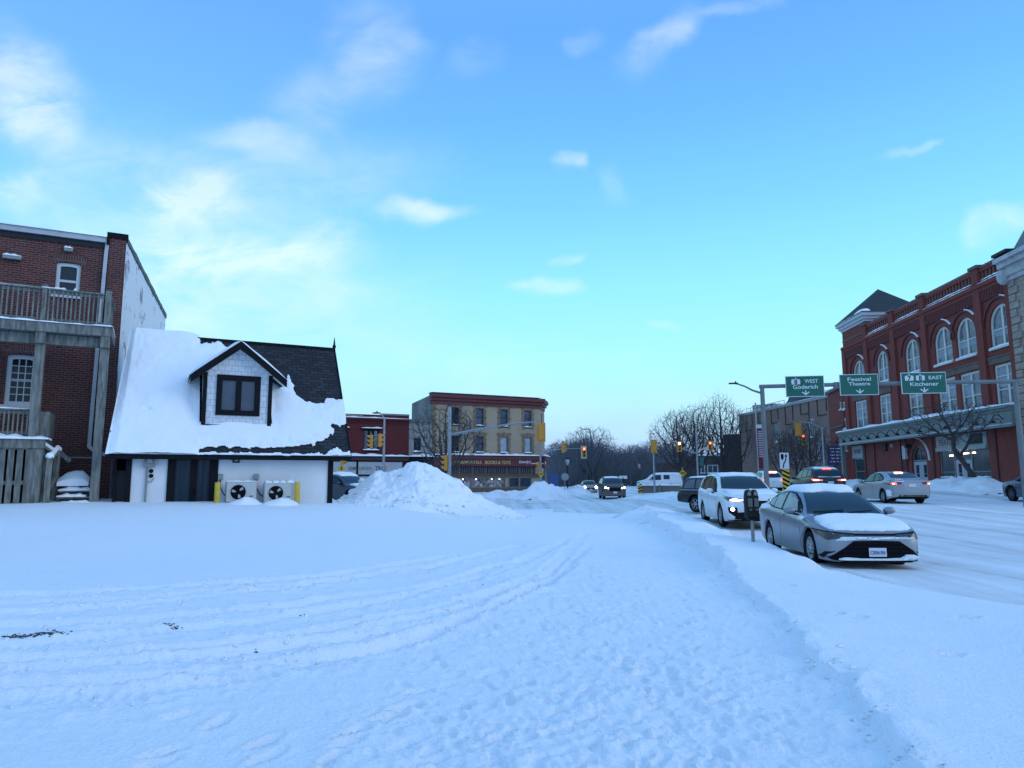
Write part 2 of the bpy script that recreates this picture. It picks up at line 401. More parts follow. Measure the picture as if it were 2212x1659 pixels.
def lump(m, fr, s0, s1, d0, d1, z, h, n=10, seed=None):    # a soft strip of snow lying on a ledge
    rnd = random.Random(seed if seed is not None else int(abs(s0 * 977 + z * 131)) + 3)
    hs = [h * (.55 + .6 * rnd.random()) * (math.sin(math.pi * min(1, max(0.06, (i + .3) / (n + .6)))) ** .35) for i in range(n + 1)]
    prof = [(0, 0), (0, .75), (.25, 1), (.7, .9), (1.0, .45), (1.04, 0)]
    vs = [fr.p(s0 + (s1 - s0) * i / n, d0 + (d1 - d0) * a, z + hs[i] * b) for i in range(n + 1) for a, b in prof]
    k = len(prof)
    fs = [(i * k + j, (i + 1) * k + j, (i + 1) * k + j + 1, i * k + j + 1) for i in range(n) for j in range(k - 1)] + [tuple(range(k)), tuple(range(n * k + k - 1, n * k - 1, -1))]
    return m.add(vs, fs)
def words(fr, text, a, z, h, d, m, parent, name='lettering', width=None, align='CENTER', shear=0.0, thick=.004, bold=.0):
    cu = bpy.data.curves.new(name, 'FONT'); cu.body = text; cu.align_x = align; cu.align_y = 'CENTER'; cu.extrude = thick; cu.shear = shear; cu.offset = bold
    cu.size = 1; tmp = bpy.data.objects.new('tmp', cu); COL.objects.link(tmp)
    dg = bpy.context.evaluated_depsgraph_get(); me = bpy.data.meshes.new_from_object(tmp.evaluated_get(dg))
    bpy.data.objects.remove(tmp); bpy.data.curves.remove(cu)
    co = [v.co.copy() for v in me.vertices]; fs = [list(p.vertices) for p in me.polygons]; bpy.data.meshes.remove(me)
    x0, x1 = min(c.x for c in co), max(c.x for c in co); y0, y1 = min(c.y for c in co), max(c.y for c in co)
    sy = h / (y1 - y0); sx = sy if width is None else width / (x1 - x0)
    mb = MB(); mb.add([fr.p(a + (c.x - (x0 + x1) / 2) * sx if align == 'CENTER' else a + (c.x - x0) * sx, d + c.z, z + (c.y - (y0 + y1) / 2) * sy) for c in co], fs)
    return mb.build(name, m, parent)
# ------------------------------------------------------------------ ground
_rs = np.random.RandomState(5); _TAB = _rs.rand(256, 256)
def vnoise(x, y):
    xi = np.floor(x).astype(int); yi = np.floor(y).astype(int); fx = x - xi; fy = y - yi
    fx = fx * fx * fx * (fx * (fx * 6 - 15) + 10); fy = fy * fy * fy * (fy * (fy * 6 - 15) + 10)
    a = _TAB[xi & 255, yi & 255]; b = _TAB[(xi + 1) & 255, yi & 255]; c = _TAB[xi & 255, (yi + 1) & 255]; d = _TAB[(xi + 1) & 255, (yi + 1) & 255]
    return (a * (1 - fx) + b * fx) * (1 - fy) + (c * (1 - fx) + d * fx) * fy - .5
def fbm(x, y, o=5, g=.5):
    s = 0; a = 1.0; f = 1.0
    for k in range(o):
        s = s + a * vnoise(x * f + 17.3 * k, y * f + 41.7 * k); a *= g; f *= 2.03
    return s
AS = rad(3.955)                    # bearing of the street
S = Vector((math.sin(AS), math.cos(AS), 0)); SR = Vector((math.cos(AS), -math.sin(AS), 0))
CTRL = [(0, 2, .0), (-4, 3, .05), (4, 3, .1), (0, 10, .1), (0, 20, .06), (0, 40, 0), (-5, 12, .34), (-9, 14, .55), (-8, 21.5, .88), (-12.5, 19.5, 1.0), (-5, 23, .82),
        (-17, 21, 1.05), (-25, 24, 1.1), (-3, 45, .02), (-9, 62, .25), (-20, 60, .35), (0, 75, .2), (0, 120, .1), (5.1, 14, 0), (6, 24, .02), (10.0, 34.5, -.05), (10, 30, .2), (14.5, 32, .44), (13.5, 40, .46),
        (20, 32, .4), (25, 40, .4), (29, 52, .8), (27, 75, .75), (31, 45, .75), (20, 70, .4), (10, 60, .06), (40, 60, .9), (9, 10, 0), (14, 14, .1), (18, 20, .25), (-12, 8, .5),
        (8, 3, .1), (15, 4, .2), (45, 110, .5), (-40, 90, .5), (0, 300, .3), (100, 300, .6), (-100, 300, .6), (0, -40, .1), (60, 10, .6), (-60, 10, 1.0), (2.5, 57, 0), (12, 85, .0), (25, 95, .4)]
_C = np.array(CTRL)
def worley(x, y):
    xi = np.floor(x).astype(int); yi = np.floor(y).astype(int); d1 = np.full(x.shape, 9.0)
    for a in (-1, 0, 1):
        for b in (-1, 0, 1):
            i, j = xi + a, yi + b; d1 = np.minimum(d1, np.hypot(i + _TAB[i & 255, j & 255] - x, j + _TAB[(i + 71) & 255, (j + 33) & 255] - y))
    return d1
def _phi(r): return np.where(r > 1e-9, r * r * np.log(np.maximum(r, 1e-9)), 0)
def _tps():
    P = _C[:, :2] / 20; n = len(P); K = _phi(np.hypot(P[:, None, 0] - P[None, :, 0], P[:, None, 1] - P[None, :, 1])) + np.eye(n) * .004
    Q = np.c_[np.ones(n), P]; A = np.r_[np.c_[K, Q], np.c_[Q.T, np.zeros((3, 3))]]
    return np.linalg.solve(A, np.r_[_C[:, 2], 0, 0, 0])
_W = _tps()
def base_z(x, y):
    x = np.asarray(x, float); y = np.asarray(y, float); sh = x.shape; x = x.ravel(); y = y.ravel()
    r = np.hypot(x, y); k = np.minimum(1, 250 / np.maximum(r, 1e-6)); x = x * k; y = y * k
    out = np.empty(len(x)); P = _C[:, :2] / 20
    for i in range(0, len(x), 40000):
        X = x[i:i + 40000] / 20; Yv = y[i:i + 40000] / 20
        out[i:i + 40000] = _phi(np.hypot(X[:, None] - P[None, :, 0], Yv[:, None] - P[None, :, 1])) @ _W[:-3] + _W[-3] + _W[-2] * X + _W[-1] * Yv
    return out.reshape(sh)
def gz(x, y): return float(base_z(np.array([x]), np.array([y]))[0])
def gpx(px, py, dz=0.0):           # where the ray of a photo pixel meets the ground
    r = ray(px, py); lo, hi = 1.0, 400.0; f = lambda k: EYE + r.z * k - gz(r.x * k, r.y * k) - dz
    k = 1.0
    while k < 400 and f(k) > 0: k *= 1.03
    a, b = k / 1.03, k
    for _ in range(25):
        c = (a + b) / 2
        if f(c) > 0: a = c
        else: b = c
    return r.x * b, r.y * b
RIDGE = [gpx(*p, .15) for p in ((1368, 1097), (1416, 1132), (1486, 1169), (1546, 1207), (1571, 1242), (1656, 1312), (1736, 1382), (1821, 1437), (1876, 1512), (1936, 1597), (1986, 1659))]
_d = Vector(RIDGE[-1]) - Vector(RIDGE[-3]); RIDGE.append(tuple(Vector(RIDGE[-1]) + _d.normalized() * 6))
RIDGE = RIDGE[::-1]                # from near to far
def poly_dist(x, y, P):
    """signed distance to a polyline (positive on its right, walking away) and position along it in metres"""
    best = np.full(x.shape, 1e9); sg = np.zeros(x.shape); al = np.zeros(x.shape); acc = 0
    for (ax, ay), (bx, by) in zip(P[:-1], P[1:]):
        dx, dy = bx - ax, by - ay; l2 = dx * dx + dy * dy; l = math.sqrt(l2)
        t = np.clip(((x - ax) * dx + (y - ay) * dy) / l2, 0, 1); qx = x - ax - t * dx; qy = y - ay - t * dy; d = np.hypot(qx, qy)
        m = d < best; best = np.where(m, d, best); sg = np.where(m, np.sign(dy * (x - ax) - dx * (y - ay)), sg); al = np.where(m, acc + t * l, al); acc += l
    return best * sg, best, al
def sstep(a, b, x):
    t = np.clip((x - a) / (b - a), 0, 1); return t * t * (3 - 2 * t)
TRACKS = [[gpx(*p) for p in ([(-600, T[0][1] + 14)] if T[0][0] == 0 else []) + T] for T in (
    [(0, 1512), (300, 1492), (600, 1450), (900, 1380), (1150, 1275), (1260, 1185)],
    [(0, 1400), (250, 1374), (550, 1345), (850, 1296), (1100, 1228), (1225, 1165)],
    [(0, 1448), (400, 1420), (700, 1388), (1000, 1318), (1180, 1235), (1262, 1150)],
    [(0, 1322), (300, 1304), (600, 1275), (900, 1235), (1120, 1180)],
    [(0, 1282), (350, 1272), (700, 1246), (980, 1200)],
    [(0, 1350), (300, 1340), (620, 1310), (950, 1262), (1150, 1205)],
    [(0, 1425), (330, 1404), (640, 1372), (960, 1312), (1150, 1255)], [(0, 1478), (260, 1470), (520, 1446), (820, 1395), (1080, 1310), (1235, 1225)],
    [(0, 1300), (360, 1290), (660, 1262), (940, 1222)], [(430, 1415), (760, 1372), (1010, 1330), (1190, 1262), (1275, 1180)])]

def ground():
    th = np.concatenate([np.radians(np.arange(-180, -46, 4.0)), np.radians(np.linspace(-46, 46, 500)), np.radians(np.arange(50, 181, 4.0))])
    rr = np.concatenate([np.geomspace(.4, 3.3, 14)[:-1], np.geomspace(3.3, 62, 520), np.geomspace(64, 600, 42)])
    R_, T_ = np.meshgrid(rr, th, indexing='ij'); x = R_ * np.sin(T_); y = R_ * np.cos(T_)
    z = base_z(x, y)
    near = np.exp(-(R_ / 22) ** 2); sd_, ud, al = poly_dist(x, y, RIDGE)
    # drifting unevenness
    z += .07 * fbm(x / 3.1, y / 3.1, 4) * (1 - .5 * (R_ > 60)) + .016 * fbm(x / .55 + 9, y / .55, 4) * near
    # ploughed-up bank with a broken edge towards the trodden pavement
    L_ = np.maximum(al, 0); far = sstep(9.0, 13.5, y)
    wob = .20 * fbm(x / 1.3 + 3, y / 1.3, 4) + .10 * fbm(x / .28, y / .28 + 5, 3); s = sd_ + wob
    H = .11 + .18 * far - .03 * (1 - sstep(3, 6, y)) + .10 * fbm(al / 1.7, al * 0 + 4, 3)
    H = H * sstep(42, 34, y)
    H = H + .08 * sstep(11.5, 13.5, y) * sstep(30, 24, y)
    crumb = .06 * np.abs(fbm(x / .3, y / .3, 4)) * np.exp(-((s - .05) / .30) ** 2)
    lead = sstep(-.02, .07, s) * .80 + sstep(-.45, .0, s) * .20
    k_ = sstep(10.5, 13.5, y); fall = (1 - k_) * np.exp(-(np.maximum(s - .15, 0) / 2.3) ** 2) + k_ * (1 - .25 * sstep(.2, 1.2, s)) * (1 - sstep(1.15, 1.85, s + .25 * fbm(al / .7, al * 0 + 8, 3)))
    z += np.where(s > -.9, H * lead * fall, 0) + crumb * sstep(0, 4, al)
    # smooth wind-scooped hollow to the right of the bank close to the camera
    z -= .10 * np.exp(-((s - 1.5) / .9) ** 2) * sstep(8.5, 6, y) ; z += .06 * np.exp(-((s - 3.0) / .8) ** 2) * sstep(9, 5, y)
    # wheel tracks
    churn = np.zeros_like(z)
    for k, T in enumerate(TRACKS):
        d, u, a = poly_dist(x, y, T)
        w = (.13 if k < 6 else .085) + .02 * fbm(a / 2.0 + k * 7, a * 0 + k, 2); d2 = d + .06 * fbm(a / .9 + 5 * k, a * 0 + k, 3)
        prof = np.exp(-(d2 / w) ** 6)
        depth = .048 * (.55 + .9 * (fbm(a / 2.6 + 3 * k, a * 0 + 2.2 * k, 3) + .25)).clip(.1, 1.6)
        rim = np.exp(-((np.abs(d2) - w - .07) / .055) ** 2)
        tread = .013 * np.sin(a / .085 * 2 * math.pi / 1.3 + 6 * np.abs(d2)) * np.exp(-(d2 / .11) ** 2) * (fbm(a / 1.4 + k, a * 0 + 9, 2) > -.1)
        z += (-depth * prof + rim * (.009 + .05 * np.maximum(fbm(x / .11 + k, y / .11, 4, .62), 0)) * (fbm(x / .9, y / .9 + k, 2) > -.15) + tread) * near ** .3
        churn = np.maximum(churn, np.exp(-(d / .9) ** 2))
    lumps = np.maximum(fbm(x / .15, y / .15, 4, .6) - .10, 0)
    z += churn * (.045 * lumps + .018 * np.abs(fbm(x / .30, y / .2, 4, .6)) - .014 * np.maximum(fbm(x / .5 + 4, y / .2, 3), 0)) * sstep(26, 9, R_)
    path = np.exp(-((sd_ + 1.3) / 1.25) ** 4) * sstep(22, 13, y) + .55 * np.exp(-((sd_ + 3.0) / 1.7) ** 2) * sstep(18, 9, y)
    z += path.clip(0, 1) * (.034 * np.maximum(fbm(x / .085, y / .10, 4, .62), -.05) + .006 * fbm(x / .30 + 2, y / .30, 3))
    # edge of the deep untouched snow on the left
    rows = np.nonzero((R_[:, 0] > 3.2) & (R_[:, 0] < 30))[0]; cols = np.nonzero(np.abs(th) < .83)[0]
    sub = np.ix_(rows, cols); xs, ys, zs = x[sub], y[sub], z[sub]
    rnd = random.Random(11)
    def stamp(cx, cy, ang, ln, wd, dp, rim=.35):
        nonlocal zs
        dist = math.hypot(cx, cy); r0 = np.searchsorted(R_[rows, 0], dist - .6); r1 = np.searchsorted(R_[rows, 0], dist + .6)
        t = math.atan2(cx, cy); dt = .6 / dist; c0 = np.searchsorted(th[cols], t - dt); c1 = np.searchsorted(th[cols], t + dt)
        if r1 <= r0 or c1 <= c0: return
        X = xs[r0:r1, c0:c1] - cx; Yv = ys[r0:r1, c0:c1] - cy
        a = X * math.sin(ang) + Yv * math.cos(ang); b = X * math.cos(ang) - Yv * math.sin(ang)
        a = a + .008 * fbm(X * 9 + cx, Yv * 9 + cy, 2); q = np.sqrt((a / ln) ** 2 + (b / (wd * (1 - .25 * np.clip(-a / ln, -1, 1)))) ** 2)
        zs[r0:r1, c0:c1] += -dp * np.exp(-q ** 6) + dp * rim * np.exp(-((q - 1.35) / .28) ** 2)
    # the trodden path up the middle and along the bank
    for i in range(1000):
        t = rnd.random() ** .8; py = 1130 + (1690 - 1130) * t
        lo = 1240 - 640 * t ** .9; hi = 1450 + 490 * t
        px = lo + (hi - lo) * min(1, max(0, rnd.gauss(.5, .26)))
        k = 1.5 / max(.02, (py - 1034) / 1534); cx = (px - 1106) / 1534 * k; cy = k
        if poly_dist(np.array([cx]), np.array([cy]), RIDGE)[0][0] > -.15 and rnd.random() < .93: continue
        ang = rnd.gauss(.12, .45) + (math.pi if rnd.random() < .5 else 0)
        stamp(cx, cy, ang, .06 + .07 * rnd.random(), .028 + .02 * rnd.random(), .004 + .022 * rnd.random() ** 2, .18)
    for px, py, a, dp in ((565, 1600, .6, .06), (572, 1632, .6, .05), (350, 1618, .9, .05), (335, 1640, .9, .04), (468, 1556, .3, .06), (385, 1542, .7, .03), (760, 1580, .7, .05), (838, 1545, .9, .06), (868, 1525, .9, .05),
                          (900, 1490, .8, .05), (745, 1605, .8, .05), (1560, 1505, 1.0, .05), (1700, 1290, 1.2, .05), (1800, 1345, 1.3, .07), (1850, 1350, 1.3, .06), (2090, 1345, 1.4, .08), (2050, 1418, 1.4, .05), (1390, 1448, .9, .05)):
        cx, cy = gpx(px, py); stamp(cx, cy, a, .14, .055, dp * .8, .25)
    z[sub] = zs
    # ---- split the sheet into the lot and the road
    n, m = x.shape; idx = np.arange(n * m).reshape(n, m)
    F = np.stack([idx[:-1, :-1], idx[:-1, 1:], idx[1:, 1:], idx[1:, :-1]], -1).reshape(-1, 4)[:, ::-1]
    cx = (x[:-1, :-1] + x[1:, 1:]) / 2; cy = (y[:-1, :-1] + y[1:, 1:]) / 2
    xs_ = cx * math.cos(AS) - cy * math.sin(AS); ys_ = cx * math.sin(AS) + cy * math.cos(AS)     # across and along the street
    edge = 4.6 + .25 * fbm(ys_ / 2, ys_ * 0, 3) + np.where(ys_ < 12, (12 - ys_) * .55, 0)
    road = (xs_ > edge) & (xs_ < 25.5) & (ys_ > -30) & (ys_ < 260)
    cross = (ys_ > 40 + .3 * (xs_ + 2)) & (ys_ < 57 - .45 * xs_) & (xs_ < 12) & (xs_ > -60)
    cross |= (ys_ > 36) & (ys_ < 230) & (xs_ > .2 * (ys_ - 40) * .0 - .5) & (xs_ < 14)
    rd = (road | cross).ravel()
    V = np.stack([x, y, z], -1).reshape(-1, 3)
    def part(name, mask, m_):
        f = F[mask]; used, inv = np.unique(f, return_inverse=True); f = inv.reshape(-1, 4)
        me = bpy.data.meshes.new(name); me.vertices.add(len(used)); me.vertices.foreach_set('co', V[used].ravel())
        me.loops.add(f.size); me.loops.foreach_set('vertex_index', f.ravel().astype(np.int32)); me.polygons.add(len(f))
        me.polygons.foreach_set('loop_start', np.arange(0, f.size, 4, dtype=np.int32)); me.polygons.foreach_set('use_smooth', np.ones(len(f), bool))
        me.update(calc_edges=True); me.validate(); me.materials.append(m_)
        o = bpy.data.objects.new(name, me); COL.objects.link(o); o['kind'] = 'structure'; return o
    part('ground', ~rd, SNOW_LOT); part('road', rd, ROAD_SNOW)

def road_material():
    m = bpy.data.materials.new('packed_road_snow'); m.use_nodes = True; nt = m.node_tree; N = nt.nodes; L = nt.links; b = N['Principled BSDF']
    b.inputs['Roughness'].default_value = .65; b.inputs['Specular IOR Level'].default_value = .25
    tc = N.new('ShaderNodeTexCoord')
    def nz(sx, sy, det, rot=AS):
        mp = N.new('ShaderNodeMapping'); mp.inputs['Rotation'].default_value = (0, 0, rot); mp.inputs['Scale'].default_value = (sx, sy, 1)
        t = N.new('ShaderNodeTexNoise'); t.inputs['Scale'].default_value = 1; t.inputs['Detail'].default_value = det; t.inputs['Roughness'].default_value = .6
        L.new(tc.outputs['Object'], mp.inputs[0]); L.new(mp.outputs[0], t.inputs['Vector']); return t.outputs[0]
    rp = N.new('ShaderNodeValToRGB'); e = rp.color_ramp.elements
    e[0].position = .36; e[0].color = (.47, .46, .46, 1); e[1].position = .63; e[1].color = (.80, .82, .85, 1); x = e.new(.48); x.color = (.66, .665, .68, 1)
    ad = N.new('ShaderNodeMath'); ad.operation = 'MULTIPLY_ADD'; L.new(nz(1.4, .035, 6), ad.inputs[0]); ad.inputs[1].default_value = .65
    a2 = N.new('ShaderNodeMath'); a2.operation = 'MULTIPLY'; L.new(nz(.5, .4, 7), a2.inputs[0]); a2.inputs[1].default_value = .35; L.new(a2.outputs[0], ad.inputs[2])
    L.new(ad.outputs[0], rp.inputs[0]); L.new(rp.outputs[0], b.inputs['Base Color'])
    bp = N.new('ShaderNodeBump'); bp.inputs['Strength'].default_value = .6; bp.inputs['Distance'].default_value = .05; L.new(nz(5, 2.2, 6), bp.inputs['Height']); L.new(bp.outputs[0], b.inputs['Normal'])
    return m
ROAD_SNOW = road_material()
ground()

# ------------------------------------------------------------------ snow heaps
def grid_mesh(X, Y, Z, name, m, keep=None):
    n, k = X.shape; idx = np.arange(n * k).reshape(n, k)
    f = np.stack([idx[:-1, :-1], idx[:-1, 1:], idx[1:, 1:], idx[1:, :-1]], -1).reshape(-1, 4)[:, ::-1]
    if keep is not None: f = f[keep.ravel()]
    me = bpy.data.meshes.new(name); me.from_pydata(np.stack([X, Y, Z], -1).reshape(-1, 3).tolist(), [], f.tolist())
    me.polygons.foreach_set('use_smooth', [True] * len(me.polygons)); me.materials.append(m); me.update()
    o = bpy.data.objects.new(name, me); COL.objects.link(o); return o
def snow_pile():
    prof = [(700, 1093), (718, 1088), (753, 1066), (772, 1057), (792, 1036), (817, 1019), (837, 1020), (864, 1011), (906, 995), (924, 997), (944, 1006), (968, 1020), (988, 1038), (1023, 1067), (1072, 1086), (1132, 1112), (1160, 1120)]
    Y0 = 26.5; q = [at(a, b, Y0) for a, b in prof]
    xs = np.linspace(q[0].x - .3, q[-1].x + .3, 260); ys = np.linspace(22.2, 31.5, 200)
    X, Y = np.meshgrid(xs, ys, indexing='ij'); g = base_z(X, Y)
    hx = np.interp(X + .12 * fbm(X * 1.1, Y * 1.1, 3), [p.x for p in q], [p.z for p in q]); hx = np.maximum(hx - .2, 0) + .2
    top = np.maximum(hx - base_z(X, X * 0 + Y0), 0.0)
    t = (Y - Y0); w = .9 + 1.75 * (top / 2.0) ** .6
    sh = np.where(t < 0, np.clip(1 - (np.abs(t) / (w * 1.25)), 0, 1) ** 1.12, np.clip(1 - np.abs(t) / (w * 1.3), 0, 1) ** 1.1)
    sh = sh / 1.0
    h = top * np.minimum(1, sh * 1.06)
    lum = fbm(X * 1.6, Y * 1.6, 5, .55); blk = np.maximum(fbm(X * 3.4 + 5, Y * 3.4, 3), 0)
    wl = np.maximum(.55 - worley(X * 1.9, Y * 1.9), 0) * (fbm(X * .8 + 3, Y * .8, 2) > -.05) + .45 * np.maximum(.5 - worley(X * 4.3 + 7, Y * 4.3), 0)
    h = h + (.15 * lum + .09 * blk + .15 * wl) * np.clip(h / .5, 0, 1)
    Z = g + h - .06
    o = grid_mesh(X, Y, Z, 'snow_pile', SNOW_PILE); tag(o, 'tall heap of ploughed snow with dirty lumps in front of the small house corner', 'snow pile')
snow_pile()
def snowbank(name, pts, w, h, label, group=None, seed=0, m=None, cat='snow bank'):
    """A ploughed ridge of snow along a line of (x, y, height factor)."""
    P = [Vector((a, b, 0)) for a, b, *_ in pts]; hf = [p[2] if len(p) > 2 else 1 for p in pts]
    cum = [0]
    for a, b in zip(P[:-1], P[1:]): cum.append(cum[-1] + (b - a).length)
    n = max(30, int(cum[-1] / .22)); t = np.linspace(0, cum[-1], n)
    cx = np.interp(t, cum, [p.x for p in P]); cy = np.interp(t, cum, [p.y for p in P]); ch = np.interp(t, cum, hf)
    dx = np.gradient(cx); dy = np.gradient(cy); l = np.hypot(dx, dy); nx, ny = dy / l, -dx / l
    k = 26; v = np.linspace(-1, 1, k); X = cx[:, None] + nx[:, None] * v * w; Y = cy[:, None] + ny[:, None] * v * w
    endt = np.minimum(1, np.minimum(t, cum[-1] - t) / max(.6, w * .8))[:, None] ** .6
    H = h * ch[:, None] * (1 - np.abs(v)[None, :] ** 1.7) * endt
    H = H * (1 + .55 * fbm(X * .9 + seed, Y * .9, 3)) + .30 * h * np.maximum(fbm(X * 2.6 + seed, Y * 2.6, 4), -.1) * (1 - np.abs(v)[None, :] ** 3)
    o = grid_mesh(X, Y, base_z(X, Y) + H - .05, name, m or SNOW_BANK); tag(o, label, cat, group); return o

def clods():
    """Loose clods of snow thrown up along the wheel tracks, the broken bank edge and the heap."""
    rn = random.Random(9); m = MB(); spots = []
    for _ in range(150):
        k = rn.randrange(len(RIDGE) - 1); t = rn.random(); a, b = RIDGE[k], RIDGE[k + 1]; spots.append((a[0] + (b[0] - a[0]) * t + rn.gauss(-.02, .13), a[1] + (b[1] - a[1]) * t, rn.uniform(.008, .030)))
    for T in TRACKS:
        for _ in range(45):
            k = rn.randrange(len(T) - 1); t = rn.random(); a, b = T[k], T[k + 1]; spots.append((a[0] + (b[0] - a[0]) * t + rn.gauss(0, .1), a[1] + (b[1] - a[1]) * t + rn.choice((-.25, .25)) + rn.gauss(0, .12), rn.uniform(.006, .024)))
    c = at(930, 1100, 25.2)
    for _ in range(120):
        a = rn.uniform(math.pi * .95, math.pi * 2.05); r = rn.uniform(.8, 1.15); spots.append((c.x + 3.3 * r * math.cos(a), c.y + 1.2 + 2.6 * r * math.sin(a), rn.uniform(.02, .09)))
    dg = bpy.context.evaluated_depsgraph_get()
    for x, y, r in spots:
        ok, p, *_ = sc.ray_cast(dg, (x, y, 6), (0, 0, -1))
        if not ok: continue
        k = len(m.v); m.ball((x, y, p.z + r * .12), (r * rn.uniform(.8, 1.6), r * rn.uniform(.7, 1.2), r * rn.uniform(.6, 1.0)), 7, 5)
        for i in range(k, len(m.v)): m.v[i] += Vector((rn.gauss(0, r * .16), rn.gauss(0, r * .16), rn.gauss(0, r * .14)))
    tag(m.build('snow_clods', SNOW_LOT, None, smooth=True, sharp=35), 'loose clods of snow scattered along the tracks and banks', 'snow clods', kind='stuff')
clods()

def gravel():
    """Dark grit scraped up by the plough, lying in the wheel tracks."""
    rn = random.Random(21); m = MB(); dg = bpy.context.evaluated_depsgraph_get()
    for px, py, sx_, sy_, n in ((50, 1376, 70, 5, 120), (110, 1372, 40, 4, 40), (365, 1354, 40, 3, 20), (552, 1397, 5, 2, 5), (655, 1326, 22, 4, 5), (862, 1297, 6, 2, 3), (1045, 1266, 5, 2, 2)):
        for _ in range(n):
            x, y = gpx(px + rn.gauss(0, sx_ * .5), py + rn.gauss(0, sy_ * .5)); ok, p, *_ = sc.ray_cast(dg, (x, y, 6), (0, 0, -1)); r = rn.uniform(.004, .012)
            if ok: m.ball((x, y, p.z + r * .2), (r * 1.5, r, r * .7), 6, 4)
    tag(m.build('grit', mat('dark_grit', (.05, .045, .04), .9, var=.4), None), 'dark grit scattered in the wheel tracks', 'grit', kind='stuff')
gravel()
# ------------------------------------------------------------------ vehicles
TYRE = mat('tyre_rubber', (.010, .010, .012), .9, var=.4, vscale=6, spec=.15)
RIM = mat('wheel_alloy', (.30, .31, .33), .4, .6, var=.25, vscale=8)
CAR_GLASS = mat('car_glass', (.006, .02, .035), .07, spec=.35)
CAR_GLASS_PALE = mat('frosted_car_glass', (.20, .24, .28), .25, var=.3, vscale=4)
TRIM = mat('car_black_plastic', (.006, .006, .008), .6, spec=.15)
HEAD_ON = mat('headlight_lit', (.9, .9, .85), .2, emit=(1, .93, .8), estr=9)
HEAD_WARM = mat('headlight_lit_warm', (.9, .85, .7), .2, emit=(1, .80, .5), estr=14)
HEAD_OFF = mat('headlight_clear', (.10, .11, .12), .12, spec=.7, var=.5, vscale=18)
TAIL_ON = mat('brake_light_lit', (.5, .02, .02), .2, emit=(1, .10, .06), estr=3.2)
TAIL_HOT = mat('brake_light_core', (.8, .2, .15), .2, emit=(1, .42, .30), estr=9)
TAIL_OFF = mat('tail_light_red', (.20, .008, .01), .15, spec=.7)
PLATE = mat('licence_plate_white', (.62, .64, .66), .5)
PLATE_BLUE = mat('plate_blue', (.03, .07, .30), .5)
CAR_SNOW = snow_mat('car_snow', (.86, .88, .90), bump=.5, bscale=14)

def salted(m, z0=.2, z1=.75, col=(.36, .36, .36), amt=.75):
    """A dried film of road salt on the lower body of a car paint."""
    nt = m.node_tree; N = nt.nodes; L = nt.links; b = N['Principled BSDF']; lk = b.inputs['Base Color'].links
    tc = N.new('ShaderNodeTexCoord'); sp = N.new('ShaderNodeSeparateXYZ'); L.new(tc.outputs['Object'], sp.inputs[0])
    nz = N.new('ShaderNodeTexNoise'); nz.inputs['Scale'].default_value = 3.5; nz.inputs['Detail'].default_value = 7; nz.inputs['Roughness'].default_value = .7; L.new(tc.outputs['Object'], nz.inputs['Vector'])
    ad = N.new('ShaderNodeMath'); ad.operation = 'MULTIPLY_ADD'; L.new(nz.outputs[0], ad.inputs[0]); ad.inputs[1].default_value = -.9; L.new(sp.outputs[2], ad.inputs[2])
    mr = N.new('ShaderNodeMapRange'); mr.inputs[1].default_value = z1 - .45; mr.inputs[2].default_value = z0 - .45; mr.inputs[4].default_value = amt; L.new(ad.outputs[0], mr.inputs[0])
    mx = N.new('ShaderNodeMix'); mx.data_type = 'RGBA'; L.new(mr.outputs[0], mx.inputs[0]); mx.inputs[7].default_value = (*col, 1)
    if lk: L.new(lk[0].from_socket, mx.inputs[6])
    else: mx.inputs[6].default_value = b.inputs['Base Color'].default_value
    L.new(mx.outputs[2], b.inputs['Base Color'])
    rr = N.new('ShaderNodeMapRange'); L.new(mr.outputs[0], rr.inputs[0]); rr.inputs[3].default_value = b.inputs['Roughness'].default_value; rr.inputs[4].default_value = .75; L.new(rr.outputs[0], b.inputs['Roughness'])
    b.inputs['Coat Weight'].default_value *= .6
    return m
def curve(pts, x):
    p = sorted(pts); X = [a for a, _ in p]; Yv = [b for _, b in p]; n = len(X)
    if x <= X[0]: return Yv[0]
    if x >= X[-1]: return Yv[-1]
    i = max(k for k in range(n - 1) if X[k] <= x)
    def sl(k): return (Yv[k + 1] - Yv[k]) / (X[k + 1] - X[k])
    def m(k):
        if k == 0: return sl(0)
        if k == n - 1: return sl(n - 2)
        a, b = sl(k - 1), sl(k)
        return 0 if a * b <= 0 else 2 * a * b / (a + b)
    h = X[i + 1] - X[i]; t = (x - X[i]) / h
    return (2 * t ** 3 - 3 * t ** 2 + 1) * Yv[i] + (t ** 3 - 2 * t ** 2 + t) * h * m(i) + (-2 * t ** 3 + 3 * t ** 2) * Yv[i + 1] + (t ** 3 - t ** 2) * h * m(i + 1)

